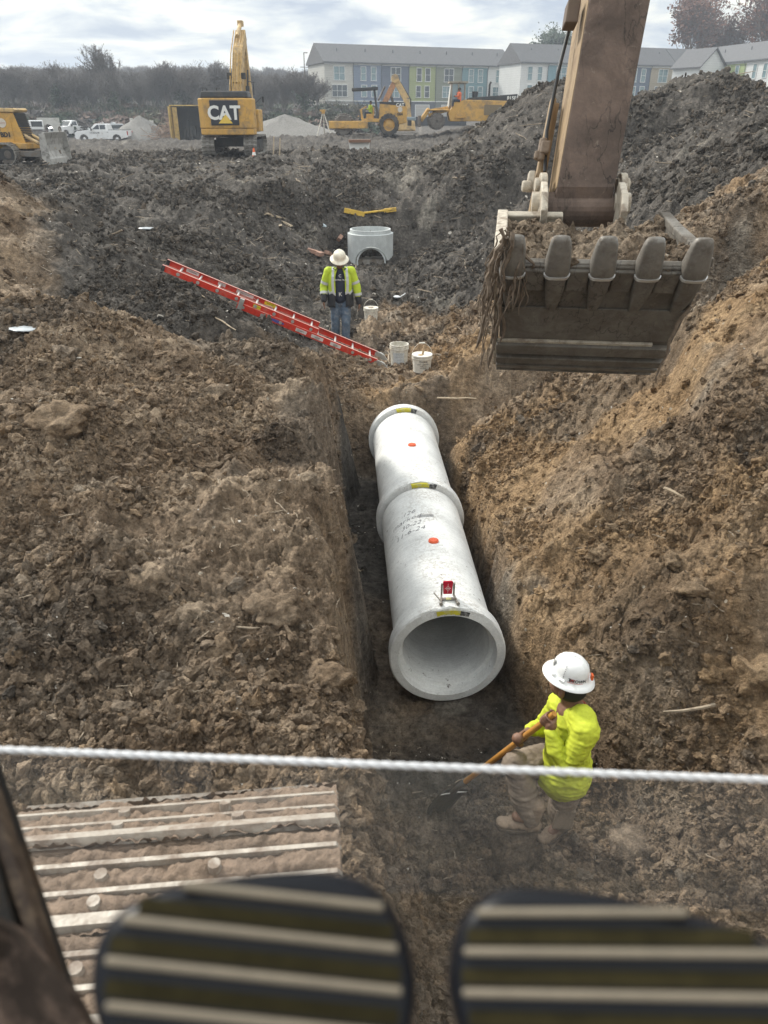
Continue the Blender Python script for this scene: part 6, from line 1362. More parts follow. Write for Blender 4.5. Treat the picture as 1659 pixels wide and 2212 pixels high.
        out = [tuple(.5 * (2 * out[i][c] + (out[(i + 1) % m_][c] - out[i - 1][c]) * u + (2 * out[i - 1][c] - 5 * out[i][c] + 4 * out[(i + 1) % m_][c] - out[(i + 2) % m_][c]) * u * u + (-out[i - 1][c] + 3 * out[i][c] - 3 * out[(i + 1) % m_][c] + out[(i + 2) % m_][c]) * u ** 3) for c in (0, 1)) for i in range(m_) for u in (0, .25, .5, .75)]; cen = (0, -40 * k)
        pd = hold('pedal', cb)
        b = MB(); b.M = M; b.prism(out, -.012, .0, 'z', 1, cen); b.prism(out, .0, .010, 'z', .93, cen); o = b.build('pedal_body', bk, OWN, off=O0, bevel=.004, seg=3); o.parent = cb; o.name = 'pedal_body' 
        bpy.data.objects.remove(pd)
        for j in range(5):
            yy = ((205 if mir > 0 else 195) - j * 78) * k
            def cut(y_):
                xs = [p[0] + (q[0] - p[0]) * (y_ - p[1]) / (q[1] - p[1]) for p, q in zip(out, out[1:] + out[:1]) if (p[1] - y_) * (q[1] - y_) < 0]
                return (min(xs) + .008, max(xs) - .008) if len(xs) > 1 else None
            c1 = cut(yy)
            if not c1: continue
            x0_, x1_ = c1
            b = MB(); b.M = M; b.prism([(x0_, yy - .0017), (x1_, yy - .0017), (x1_, yy + .0017), (x0_, yy + .0017)], .008, .0150, 'z', 1); o = b.build('pedal_rib', [top], cb, off=O0, bevel=.0014)
            c2 = cut(yy - .0088)
            if c2: b = MB(); b.M = M; b.prism([(c2[0], yy - .0112), (c2[1], yy - .0112), (c2[1], yy - .0058), (c2[0], yy - .0058)], .008, .0112, 'z', 1); b.build('pedal_groove', gv, cb, off=O0)
cab_front()

# ------------------------------------------------------------------ buckets, ladder, debris near the standing worker
def pail(lab, x, y, r, h, open_=True, lid=False, handle=True, dirt=.3, rz=0, text=None, stick=False, band=None):
    z = ground_s(x, y, r) + .005; t = empty('plastic_bucket', lab, 'bucket', (x, y, z), rz, 'white plastic buckets by the trench')
    m = mat('bucket_white_%d' % int(dirt * 10), (.68, .66, .60), .5, dirt=dirt, dscale=12, dcol=(.42, .38, .30), lo=.4)
    rb = r * .88; b = MB(); pr = [(0.001, .0), (rb, 0), (r * .985, h * .80), (r * 1.06, h * .80), (r * 1.06, h * .83), (r, h * .83), (r, h * .88), (r * 1.05, h * .89), (r * 1.05, h * .91), (r, h * .92), (r * 1.0, h * .96), (r * 1.045, h * .97), (r * 1.04, h), (r * .96, h), (rb * .95, .02), (.001, .02)]
    b.lathe(pr, 36); b.build('bucket_wall', m, t, smooth=True, auto=35)
    if lid: b = MB(); b.lathe([(.001, h * .985), (r * .9, h * .985), (r * .93, h * 1.005), (r * 1.05, h * 1.01), (r * 1.06, h * .95), (r * 1.06, h * .94)], 36); b.build('lid', m, t, smooth=True, auto=35)
    if lid and not stick: b = MB(); b.cyl((0, .02, h * .99), (0, .02, h * 1.0), r * .4, None, 16); b.build('lid_hole', mat('lid_dirt', (.25, .2, .15), .9), t)
    if handle: b = MB(); P = [(r * 1.07 * cos(a), .03 * sin(a), h * .86 + r * 1.35 * sin(a)) for a in np.linspace(0, pi, 17)]; b.tube(P, .0035, 6); q = b.build('handle', mat('wire', (.6, .58, .52), .4, .3), t); b = MB(); b.cyl((-.045, .03, h * .86 + r * 1.35), (.045, .03, h * .86 + r * 1.35), .012); b.build('grip', m, q)
    if stick: b = MB(); b.tube([(0, 0, h * .9), (.05, .02, h + .16)], [.018, .014], 8); b.cyl((-.03, -.03, h * .985), (-.03, -.03, h * 1.02), .045, .03, 10); b.build('brush_handle', mat('brush_wood', (.38, .27, .16), .7, dirt=.4), t)
    if text:
        for k, (s, sz, zz, mm) in enumerate(text):
            text_obj(s, sz, None, mm, t, 'lettering', .0005, 0, lambda c, zz=zz: Vector((sin(c.x / r) * (r * (.885 + .1 * (zz + c.y) / h / .8) + .002 + c.z), -cos(c.x / r) * (r * (.885 + .1 * (zz + c.y) / h / .8) + .002 + c.z), zz + c.y)))
    if band:
        b = MB(); n = 14
        for i in range(n):
            a0, a1 = -.75 + 1.35 * i / n, -.75 + 1.35 * (i + 1) / n
            def q(a, zz): rr = r * (.885 + .1 * zz / h / .8) + .0015; return (sin(a) * rr, -cos(a) * rr, zz)
            b.quad(q(a0, .05), q(a1, .05), q(a1, h * .68), q(a0, h * .68))
        b.build('paper_label', mat('label_paper', (.52, .54, .55), .7, var=.2, dscale=20), t)
gt = mat('grey_print', (.2, .22, .25), .7)
p = aty(862, 783, 12.15); pail('tall open dirty white bucket, left of the two nearest the pipe', p.x, 12.15, .15, .37, dirt=.5, handle=False, text=[('LISTO', .04, .22, gt), ('mortar mix', .028, .18, gt), ('mix well', .026, .13, gt), ('keep dry', .026, .08, gt)], band=True)
p = aty(911, 803, 11.62); pail('short white lidded bucket with a stick in it, right of the two nearest the pipe', p.x, 11.62, .155, .27, lid=True, stick=True, dirt=.15, rz=.1, text=[('Gasket', .05, .17, BLET), ('JOINT LUBRICANT', .024, .135, BLET), ('TYPE 111', .03, .10, BLET), ('SOAP BASED', .02, .075, BLET)])
p = aty(801, 640, 16.2); pail('small dirty white bucket with a lid beyond the standing worker', p.x, 16.2, .15, .30, lid=True, handle=True, dirt=.5)

def ladder():
    a, c = Vector((-.03, 12.05, -3.53)), aty(352, 583, 11.85); red = mat('fibreglass_red', (.62, .045, .025), .38, dirt=.22, dscale=8, dcol=(.40, .18, .13)); al = mat('aluminium', (.62, .62, .60), .35, .6, dirt=.2)
    d = (c - a).normalized(); L = (c - a).length
    # rails one above the other as seen: the ladder lies on its back, tipped towards us
    up = Vector((.04, 1, .03)); up = (up - d * up.dot(d)).normalized(); nr = up.cross(d).normalized()
    t = empty('extension_ladder', 'red fibreglass extension ladder leaning on the left bank', 'ladder', a)
    M = Matrix((d, up, nr)).transposed().to_4x4()
    if nr.z < 0: pass
    def rail(x0, x1, y, w, z, nm, inn):
        b = MB(); b.M = M; xc = (x0 + x1) / 2; b.box((xc, y, z), (x1 - x0, .006, w)); b.build(nm, red, t, bevel=.001)
        b = MB(); b.M = M
        for s in (-1, 1): b.box((xc, y + inn * .014, z + s * w / 2), (x1 - x0, .03, .004))
        b.build('rail_flange', mat('flange_pale_red', (.60, .30, .25), .45), t)
    W = .42; LB, F0, LF = 2.45, 1.15, L
    for s in (-1, 1):
        rail(.10, LB, s * W / 2, .095, 0, 'base_rail', -s); rail(F0, LF, s * (W / 2 - .022), .09, .085, 'fly_rail', -s)
    for k in range(8):
        x = .22 + k * .305; b = MB(); b.M = M; b.cyl((x, -W / 2 - .008, 0), (x, W / 2 + .008, 0), .017, None, 10); b.build('base_rung', al, t, smooth=True, auto=40)
        for s in (-1,): b = MB(); b.M = M; b.cyl((x, s * (W / 2 + .010), 0), (x, s * (W / 2 + .004), 0), .026, None, 12); b.build('rung_plate', al, t)
    k = 0; x = F0 + .12
    while x < LF - .05:
        b = MB(); b.M = M; b.cyl((x, -W / 2 + .02, .085), (x, W / 2 - .02, .085), .017, None, 10); b.build('fly_rung', al, t, smooth=True, auto=40)
        b = MB(); b.M = M; b.cyl((x, -W / 2 + .016, .085), (x, -W / 2 + .008, .085), .026, None, 12); b.build('rung_plate', al, t); x += .305
    for s in (-1, 1):
        b = MB(); b.M = M; b.box((.05, s * W / 2, 0), (.14, .02, .078)); b.prism([(-.12, -.03), (.0, -.055), (.04, .045), (-.03, .03)], s * W / 2 - .03, s * W / 2 + .03, 'y'); b.build('foot', al, t, bevel=.003)
        b = MB(); b.M = M; b.box((LB - .05, s * W / 2 - s * .0, .04), (.07, .05, .17)); b.build('guide_bracket', al, t, bevel=.003)
        b = MB(); b.M = M; b.box((LF - .02, s * (W / 2 - .022), .085), (.05, .035, .085)); b.build('end_cap', BLK, t)
    yl = mat('label_yellow', (.75, .62, .03), .5); wl = mat('label_white', (.68, .62, .60), .5, var=.1, dscale=40); bl = mat('label_blue', (.10, .10, .35), .5)
    def lab(x, s, z, w, h, m, txt=None, tm=BLET, ts=.03, fly=True):
        yy = s * (W / 2 - (.022 if fly else 0)) - .0036 ; b = MB(); b.M = M; b.box((x, yy, z), (w, .0012, h)); q = b.build('label_sticker', m, t)
        if txt:
            MT = M @ Matrix.Translation((x, yy - .0016, z - ts * .35)) @ Matrix(((-1, 0, 0, 0), (0, 0, -1, 0), (0, 1, 0, 0), (0, 0, 0, 1)))
            text_obj(txt, ts, MT, tm, t, 'lettering', .0004)
    for s, x, w, m, tx in ((1, 3.25, .20, wl, 'WARNING'), (1, 2.78, .12, wl, 'FLY'), (1, 2.40, .28, wl, 'MAX LOAD'), (1, 1.98, .19, yl, 'DANGER'), (-1, 2.16, .12, yl, 'CAUTION')): lab(x, s, .085, w, .055, m, tx, BLET, .028)
    b = MB(); b.M = M; n = 18; b.add([(1.80 + .12 * cos(a), -W / 2 - .0042, .024 * sin(a)) for a in np.linspace(0, 2 * pi, n + 1)[:-1]], [tuple(range(n))]); b.build('oval_badge', bl, t)
    for x, w, tx in ((1.40, .18, 'SAFETY'), (1.13, .20, 'SET UP'), (.82, .18, 'CLIMB')): lab(x, -1, 0, w, .055, wl, tx, BLET, .026, False)
    b = MB(); b.M = M; P = [(2.25, W / 2 - .03, .08), (2.1, W / 2 - .10, .05), (1.95, .1, .09), (1.88, .05, .02), (1.98, .0, .06), (2.1, .12, .03)]; b.tube(P, .005, 5); b.build('rope', mat('rope_grey', (.45, .42, .38), .9), t)
ladder()

def bits():
    def at(px, py):
        r = ray(px, py); ts = np.linspace(3, 60, 4000); P = np.outer(ts / r.length, np.array(r)); w = np.where(P[:, 2] < terrain(P[:, 0], P[:, 1]))[0]; return Vector(P[w[0]]) if len(w) else aty(px, py, 20)
    bm = mat('old_brick', (.40, .24, .18), .85, dirt=.3, dscale=15); wm = mat('pale_wood', (.52, .42, .30), .8, dirt=.25, dscale=12); pl = mat('white_plastic', (.72, .74, .76), .35)
    B = [(677, 547, 'broken brick leftmost of the group left of the manhole section', 1), (691, 552, 'pinkish brick standing on end behind the cream hard hat', 1), (703, 549, 'tilted brick in the middle of the group', 1), (714, 557, 'half brick rightmost of the group behind the cream hard hat', .6), (733, 519, 'single brick higher on the bank left of the manhole section', .8)]
    for i, (px, py, lab, s) in enumerate(B):
        p = at(px, py); b = MB(); b.box((0, 0, 0), (.38 * s, .17, .12), taper=.97); o = b.build('brick', bm, bevel=.012); o.location = p + Vector((0, 0, .05)); o.rotation_euler = (.2 * i, .3 - .2 * i, i * 1.3); tag(o, lab, 'brick', 'broken bricks left of the manhole')
    S = [(596, 470, .75, .3, 'pale plank uppermost of the scraps on the dark left bank'), (612, 482, .8, -.7, 'pale split timber lying across the scraps on the dark left bank'), (584, 466, .4, 1.3, 'short pale timber at the left of the scraps on the dark left bank'), (606, 492, .6, 1.7, 'lowest pale timber of the scraps on the dark left bank'), (1020, 866, 1.0, 0.03, 'long thin pale stick lying on the right bank just beyond the pipes'), (476, 697, .7, -.7, 'pale stick on the dark bank under the ladder'), (433, 641, .3, -.7, 'small pale stick below the ladder top'), (1470, 1078, .3, -.5, 'short pale stick high on the right bank'), (1225, 760, .3, -.4, 'short stick on the brown slope left of the bucket'), (1060, 1620, .2, .5, '')]
    for i, (px, py, L, a, lab) in enumerate(S):
        if not lab: continue
        p = at(px, py); b = MB(); R = random.Random(i)
        if i < 4: b.box((0, 0, 0), (L, .10, .045), taper=.9); b.box((L * .4, .02, .0), (L * .25, .04, .04), Matrix.Rotation(.2, 3, 'Z'))
        else: b.tube([(L * (k / 7 - .5), R.uniform(-.012, .012) - .02 * k / 7, R.uniform(-.006, .006)) for k in range(8)], [.012, .014, .013, .012, .011, .010, .008, .005], 6)
        o = b.build('timber_scrap' if i < 4 else 'stick', wm); o.location = p + Vector((0, 0, .04)); n = Vector((0, 0, 1)); o.rotation_euler = (R.uniform(-.2, .2), .25 if i != 4 else 0.02, a if i != 4 else -.02); tag(o, lab, 'timber' if i < 4 else 'stick', 'scraps of wood on the banks')
    p = at(698, 490); b = MB(); b.lathe([(.001, 0), (.035, 0), (.036, .15), (.015, .19), (.015, .215), (.001, .215)], 14, (0, 0, 0), (1, 0, 0)); o = b.build('plastic_bottle', mat('clear_bottle', (.5, .58, .62), .15), smooth=True); o.location = p + Vector((0, 0, .05)); o.rotation_euler = (0, .5, 1); o.scale = (1.6,) * 3; tag(o, 'clear plastic bottle lying on the bank left of the manhole section', 'bottle')
    p = at(857, 645); b = MB(); b.ball((0, 0, 0), .10, 10, 6, (1, .7, .35)); b.box((.13, 0, .03), (.2, .03, .02), Matrix.Rotation(-.6, 3, 'Y')); o = b.build('plastic_scoop', pl, smooth=True); o.location = p + Vector((0, 0, .04)); tag(o, 'white plastic scoop on the brown ground right of the standing worker', 'scoop')
    for px, py, s, lab in ((52, 717, .15, 'crumpled clear plastic bag in the hollow at the left edge'), (318, 496, .22, 'small white bag on the dark slope left of centre')):
        p = at(px, py); b = MB(); b.ball((0, 0, 0), s, 24, 14, (1, .7, .12)); o = b.build('plastic_bag', mat('bag_film', (.36, .39, .41), .3), smooth=True)
        vs = np.array([v.co[:] for v in o.data.vertices]); dd = fbm(vs[:, 0], vs[:, 1] + vs[:, 2] * 2, 7 / s * .3, 4, 3)
        for v, q in zip(o.data.vertices, dd): v.co *= 1 + .5 * q
        o.location = p + Vector((0, 0, .03)); tag(o, lab, 'plastic bag')
    # yellow frame lying behind the manhole
    p = Vector((-.75, 26.35, -2.82)); t = empty('yellow_spreader', 'yellow timber and pipe lifting frame lying behind the manhole section', 'frame', p); m = mat('frame_yellow', (.62, .40, .06), .6, dirt=.3)
    b = MB(); b.bar((-.55, 0, .12), (.1, .1, -.02), .12, .14); b.build('beam', m, t); b = MB(); b.cyl((-.3, .1, -.02), (1.05, .2, .12), .035); b.build('pipe_bar', m, t); b = MB(); b.bar((.75, .2, .08), (1.15, .25, .12), .1, .12); b.build('beam', m, t)
    for px, lab in ((590, 'wooden stake with a white tag right of the yellow excavator tracks'), (603, 'wooden lath rightmost beside the yellow excavator tracks')):
        q = aty(px, 335, 37.5); z = ground_z(q.x, q.y); b = MB(); b.box((0, 0, .45), (.05, .03, .9)); o = b.build('stake', wm); o.location = (q.x, q.y, z); o.rotation_euler = (.05, .1, 0); tag(o, lab, 'stake', 'survey stakes')
bits()

# ------------------------------------------------------------------ people
def remesh(o, vox, sm=4, fac=.5):
    r = o.modifiers.new('r', 'REMESH'); r.mode = 'VOXEL'; r.voxel_size = vox; r.use_smooth_shade = True
    s = o.modifiers.new('s', 'SMOOTH'); s.factor = fac; s.iterations = sm
    dg = bpy.context.evaluated_depsgraph_get(); dg.update(); me = bpy.data.meshes.new_from_object(o.evaluated_get(dg)); o.modifiers.clear()
    ms = list(o.data.materials); o.data = me; me.polygons.foreach_set('use_smooth', [True] * len(me.polygons)); return o
def limb(b, P, Rr, n=14, sq=1):
    b.tube(P, Rr, n, True, sq); 
    for p, r in zip(P, Rr): b.ball(p, r * .99, n, 8)
def wrinkle(o, amp, f, seed=0, stretch=(1, 1, 1), mask=None):
    me = o.data; n = len(me.vertices); co = np.empty(n * 3, np.float32); me.vertices.foreach_get('co', co); co = co.reshape(-1, 3).astype(float); nm = np.empty(n * 3, np.float32); me.vertices.foreach_get('normal', nm); nm = nm.reshape(-1, 3)
    x, y, z = co[:, 0] * stretch[0], co[:, 1] * stretch[1], co[:, 2] * stretch[2]
    w = ridged(x + y * .6, z + y * .35, f, 3, seed) * .5 + fbm(x - y, z, f * .7, 3, seed + 4)
    if mask is not None: w = w * mask(co)
    co += nm * (amp * w)[:, None]; me.vertices.foreach_set('co', co.astype(np.float32).ravel()); me.update()
def frame(d, ref):
    d = Vector(d).normalized(); x = Vector(ref); x = (x - d * x.dot(d)).normalized(); return d, x, d.cross(x)
def fist(b, c, ax, palm, rad, side=1, wrist=None):
    """four fingers curled round a bar through c along ax; palm points from the bar to the back of the hand; fingers listed index to little along +ax*side"""
    d, x, y = frame(ax, palm); R_ = rad + .009
    for i, (r, L) in enumerate(((.0095, 3.9), (.010, 4.1), (.0095, 4.0), (.008, 3.7))):
        o = c + d * side * (.031 - i * .0205); P = []
        for k in range(9):
            a = -.45 + L * k / 8; P.append(o + (x * cos(a) + y * sin(a)) * (R_ + (.004 if k in (2, 5) else 0)))
        limb(b, P, [r * (1.08 - .22 * k / 8) for k in range(9)], 8)
    # thumb closing from the other side
    P = []; o = c + d * side * .036
    for k in range(6): a = -.5 - 2.3 * k / 5; P.append(o + (x * cos(a) + y * sin(a)) * (R_ + .003) + d * side * (.006 * k * .6))
    limb(b, P, [.0135, .0125, .012, .0115, .011, .009], 8)
    # back of the hand
    pc = c + x * (R_ + .012)
    b.ball(pc, .036, 14, 9, (1, 1, 1)); M0 = b.M; b.M = Matrix.Translation(pc) @ Matrix((d, y, x)).transposed().to_4x4() @ Matrix.Diagonal((.043, .037, .020, 1)); b.ball((0, 0, 0), 1, 16, 10); b.M = M0
    if wrist is not None: limb(b, [pc, pc.lerp(wrist, .6), wrist], [.026, .024, .027], 12)
def hat(b, c, up, fwd, s=1.0, n=56):
    """full brim hard hat: brim, band step and ridged dome; c is the centre of the brim plane"""
    up, fx, fy = frame(up, fwd); rings = []
    prof = [(.150, -.012), (.158, -.008), (.156, -.002), (.135, .010), (.112, .016), (.1085, .022), (.107, .045), (.101, .078), (.088, .108), (.066, .129), (.038, .141), (.0, .145)]
    vs = []
    for r, h in prof:
        for k in range(n):
            a = 2 * pi * k / n; e = 1 + .10 * abs(cos(a)) ** 1.5 if r < .12 else 1 + .07 * abs(cos(a))
            ridge = .008 * max(0, 1 - abs(sin(a)) * 5) * (h > .04) + .004 * max(0, 1 - abs(abs(sin(a)) - .42) * 12) * (h > .05) * (cos(a) * 0 + 1)
            dr = -.010 * max(0, cos(a)) * (r > .12); vs.append(c + (fx * cos(a) * r * e + fy * sin(a) * r + up * (h + ridge * (1.0 if h > .07 else .5) + dr)) * s)
    m = len(prof); inner = []
    fs = [(i * n + k, i * n + (k + 1) % n, (i + 1) * n + (k + 1) % n, (i + 1) * n + k) for i in range(m - 1) for k in range(n)]
    b.add(vs, fs)
    und = [(.150, -.012), (.11, .004), (.103, .02), (.0, .10)]; vs = []
    for r, h in und:
        for k in range(n): a = 2 * pi * k / n; e = 1 + .07 * abs(cos(a)); vs.append(c + (fx * cos(a) * r * e + fy * sin(a) * r + up * (h - .003)) * s)
    b.add(vs, [(i * n + k, (i + 1) * n + k, (i + 1) * n + (k + 1) % n, i * n + (k + 1) % n) for i in range(3) for k in range(n)])
    return up, fx, fy
def digger():
    g = ground_s(1.2, 3.6, .1); O = Vector((1.2, 3.6, g)); t = empty('person', 'worker in a yellow green long sleeved shirt and white hard hat digging with a shovel', 'person', O)
    V = Vector
    shN, elN, wrN = V((1.175, 3.29, -3.19)), V((1.075, 3.235, -3.42)), V((.985, 3.345, -3.235))
    shF, elF, wrF = V((1.11, 3.63, -3.29)), V((1.035, 3.68, -3.53)), V((.925, 3.555, -3.43))
    hpN, hpF = V((1.185, 3.44, -3.72)), V((1.12, 3.60, -3.74)); knN, anN = V((1.18, 3.50, -4.06)), V((1.235, 3.60, g + .20)); knF, anF = V((.835, 3.47, -3.64)), V((.955, 3.38, -4.03))
    nk, hd = V((1.15, 3.49, -3.17)), V((1.115, 3.53, -3.025))
    T, S = V((1.0, 3.375, -3.14)), V((.555, 3.70, -4.05)); dv = (S - T).normalized()
    gN, gF = T + dv * .055, T + dv * .33
    # ---- body, one continuous figure under the clothes
    b = MB(); fw = V((-.80, .58, .12)).normalized()
    b.ball(hd, .098, 20, 14, (1.0, .95, 1.22)); ff = frame(V((0, 0, 1)), fw)[1]
    b.ball(hd + ff * .045 - UP * .055, .062, 14, 10, (1, .9, .9)); b.ball(hd + ff * .062 - UP * .085, .035, 12, 8); b.ball(hd + ff * .100 - UP * .02, .018, 10, 8, (1, 1, 1.3)); b.ball(hd + ff * .098 - UP * .058, .018, 10, 8, (1.2, 1.4, .6))
    sd = ff.cross(UP); 
    for s in (-1, 1): b.ball(hd + sd * s * .097 - UP * .02, .026, 10, 8, (.7, .8, 1.3)); b.ball(hd + ff * .078 + sd * s * .036 + UP * .005, .014, 8, 6)
    limb(b, [hd - UP * .03, nk + UP * .0, nk - UP * .06], [.062, .062, .08])
    limb(b, [nk - UP * .06, V((1.15, 3.47, -3.42)), V((1.15, 3.52, -3.70))], [.10, .13, .12], 16)
    limb(b, [nk - UP * .04, shN, elN, wrN], [.06, .062, .042, .028]); limb(b, [nk - UP * .05, shF, elF, wrF], [.06, .062, .042, .028])
    limb(b, [hpN, knN, anN], [.09, .062, .045]); limb(b, [hpF, knF, anF], [.09, .062, .045])
    limb(b, [anN, anN + V((-.09, -.07, -.04))], [.04, .032]); limb(b, [anF, anF + V((-.10, -.01, .03))], [.04, .032])
    fist(b, gN, dv, V((.55, -.62, .35)), .019, -1, wrN); fist(b, gF, dv, V((-.1, -.45, .85)), .019, 1, wrF)
    o = b.build('body', SKIN, t, off=O); remesh(o, .0048, 2)
    # hair at the nape
    b = MB(); b.ball(hd - ff * .022 - UP * .018, .098, 18, 12, (1, .98, .95)); o = b.build('hair', mat('black_hair', (.015, .013, .012), .7), t, smooth=True, off=O)
    # ---- shirt
    b = MB(); 
    limb(b, [nk - UP * .055, shN], [.078, .078]); limb(b, [nk - UP * .055, shF], [.078, .078])
    limb(b, [nk - UP * .035, V((1.15, 3.47, -3.30)), V((1.155, 3.48, -3.48)), V((1.165, 3.50, -3.66)), V((1.16, 3.50, -3.735))], [.076, .125, .134, .158, .182], 20)
    limb(b, [shN + V((0, .08, .03)), shN, shN.lerp(elN, .5) + V((.01, -.01, 0)), elN, elN.lerp(wrN, .55) + V((0, -.005, -.01)), wrN + (elN - wrN).normalized() * .012], [.08, .080, .068, .060, .050, .038])
    limb(b, [shF + V((0, -.08, .03)), shF, shF.lerp(elF, .5), elF, elF.lerp(wrF, .6), wrF + (elF - wrF).normalized() * .012], [.08, .078, .066, .058, .048, .038])
    o = b.build('shirt', mat('hi_vis_shirt', (.52, .58, .04), .8, var=.10, dscale=4, dirt=.10, dcol=(.35, .45, .05)), t, off=O); remesh(o, .007, 6)
    wrinkle(o, .011, 9, 3, (1, 1, 1.7)); wrinkle(o, .005, 24, 8, (1, 1, 1.5))
    b = MB(); d_, x_, y_ = frame(V((-.12, .10, 1)), V((1, 0, 0))); P = [nk - UP * .010 + (x_ * cos(a) + y_ * sin(a)) * .076 - UP * .012 * cos(a - 2.6) for a in np.linspace(0, 2 * pi, 25)]; b.tube(P, .006, 6); b.build('collar', mat('red_trim', (.35, .06, .03), .7), t, smooth=True, off=O)
    # ---- trousers
    b = MB(); limb(b, [V((1.155, 3.50, -3.66)), V((1.155, 3.52, -3.76))], [.11, .11], 18)
    limb(b, [hpN, hpN.lerp(knN, .5), knN, knN.lerp(anN, .35), knN.lerp(anN, .8), anN + V((0, 0, .01))], [.092, .094, .086, .088, .082, .078], 16); limb(b, [hpF, hpF.lerp(knF, .5), knF, knF.lerp(anF, .4), knF.lerp(anF, .85), anF + V((0, 0, .02))], [.108, .10, .086, .084, .076, .068], 16)
    o = b.build('trousers', mat('khaki_canvas', (.27, .215, .165), .85, dirt=.35, dscale=7, dcol=(.15, .115, .085), bump=.3, bscale=60), t, off=O); remesh(o, .0085, 4); wrinkle(o, .012, 8, 13, (1, 1, 2.2)); wrinkle(o, .005, 22, 17, (1, 1, 1.6))
    b = MB(); q = knN + V((-.0, -.087, -.02)); b.box(q, (.13, .014, .17), Matrix.Rotation(.1, 3, 'Y')); b.build('knee_patch', mat('khaki_canvas', (.27, .215, .165)), t, bevel=.006, off=O)
    # ---- boots
    bt = mat('tan_leather', (.30, .225, .16), .7, dirt=.4, dscale=15, dcol=(.17, .12, .085), bump=.3, bscale=50); sl = mat('boot_sole', (.10, .075, .055), .9)
    for an, toe, up_ in ((anN, V((-.82, -.57, -.02)), V((0, 0, 1))), (anF, V((-.97, -.05, .24)), V((.2, 0, 1)))):
        toe = toe.normalized(); u_, tx, ty = frame(up_, toe); b = MB(); h = an - u_ * .085
        limb(b, [an + u_ * .13, an + u_ * .05, an, h + u_ * .03], [.058, .056, .05, .048]); M0 = b.M
        for k, w, hh in ((-.03, .044, .036), (.04, .046, .040), (.11, .050, .036), (.165, .048, .030)): b.M = Matrix.Translation(h + tx * k + u_ * hh * .9) @ Matrix((tx, ty, u_)).transposed().to_4x4() @ Matrix.Diagonal((.06, w, hh, 1)); b.ball((0, 0, 0), 1, 14, 9)
        b.M = M0; o = b.build('boot', bt, t, off=O); remesh(o, .006, 3); wrinkle(o, .003, 30, 5, (1, 1, 1.6))
        b = MB(); M1 = Matrix((tx, ty, u_)).transposed().to_4x4(); M1.translation = h; b.M = M1; b.prism([(-.085, -.035), (-.09, .03), (.02, .042), (.12, .054), (.20, .044), (.225, 0), (.20, -.044), (.12, -.052), (.02, -.04)], -.012, .012, 'z'); b.build('sole', sl, o, bevel=.004, off=O)
    # ---- hard hat
    hm = mat('hard_hat_white', (.80, .81, .80), .32, dirt=.10, dscale=9, dcol=(.45, .44, .42), var=.04, coat=.3)
    b = MB(); hc = V((1.112, 3.532, -2.965)); up, fx, fy = hat(b, hc, V((.17, -.03, 1)), V((-.85, .52, 0)), .95); o = b.build('hard_hat', hm, t, smooth=True, off=O, auto=50)
    side = fy if fy.y < 0 else -fy
    def on_hat(a, h, d=.002):   # a measured from the camera side toward the back
        r = np.interp(h, [.022, .045, .078, .108], [.1085, .107, .101, .088]) + d; v = side * cos(a) - fx * sin(a); e = 1 + .10 * abs(v.dot(fx)) ** 1.5; return hc + (v * r * e + up * h) * .95
    for s_, col, ac in (('T.', BLET, .27), ('W', mat('print_red', (.55, .03, .02), .5), .40), ('BROWN', BLET, .74)):
        text_obj(s_, .030, None, col, o, 'lettering', .0003, .0004, lambda c, ac=ac: on_hat(ac + c.x / .113, .034 + c.y, .0024 + c.z) - O)
    b = MB(); 
    for i in range(12): a0, a1 = .15 + .075 * i, .15 + .075 * (i + 1); b.quad(on_hat(a0, .026), on_hat(a1, .026), on_hat(a1, .0285), on_hat(a0, .0285))
    b.build('print_line', mat('print_red', (.55, .03, .02), .5), o, off=O)
    b = MB()
    for i in range(8): p_ = on_hat(-.20 + .012 * i, .118 - .011 * i, .003); b.ball(p_, .003, 6, 4)
    b.build('black_scrape', mat('scrape_dark', (.12, .12, .12), .8), o, off=O)
    for a in (-.12, -.75): q = on_hat(a, .022, .010); d3, x3, y3 = frame(up, q - hc); b = MB(); b.M = Matrix.Translation(q) @ Matrix((y3, x3, d3)).transposed().to_4x4(); b.box((0, 0, 0), (.034, .02, .014)); b.build('slot_lug', hm, o, bevel=.003, off=O)
    b = MB(); q = on_hat(-1.15, .07, .003); d3, x3, y3 = frame(up, q - hc); b.M = Matrix.Translation(q) @ Matrix((y3, x3, d3)).transposed().to_4x4(); b.prism([(-.016, .022), (.016, .022), (.012, -.008), (0, -.024), (-.012, -.008)], -.0015, .0015, 'y'); b.build('skull_sticker', mat('sticker_grey', (.35, .35, .34), .5, var=.8, dscale=60), o, off=O)
    b = MB(); q = hc - fx * .125 + up * .055 + side * -.01; b.box(q, (.012, .028, .036)); b.build('orange_tag', mat('safety_orange', (.75, .13, .03), .6), o, off=O)
    # logo on the shirt
    c0 = V((1.02, 3.395, -3.30)); b = MB(); b.ball(c0, .0, 4, 3)
    dk = mat('shirt_print_green', (.03, .10, .05), .8)
    text_obj('TWB', .05, Matrix.Translation(V((1.055, 3.325, -3.355)) - O) @ Matrix.Rotation(radians(-48), 4, 'Z') @ Matrix.Rotation(radians(75), 4, 'X'), dk, t, 'lettering', .002)
    # ---- shovel, held but a thing of its own
    st = empty('shovel', 'long handled shovel with an orange brown handle held by the digging worker', 'shovel', S)
    b = MB(); b.tube([T - dv * .02, T + dv * .2, T + dv * .8, S], [.017, .0195, .0195, .018], 16); b.build('handle', mat('varnished_wood', (.50, .24, .055), .35, dirt=.18, dscale=14, coat=.4), st, smooth=True, off=S, auto=50)
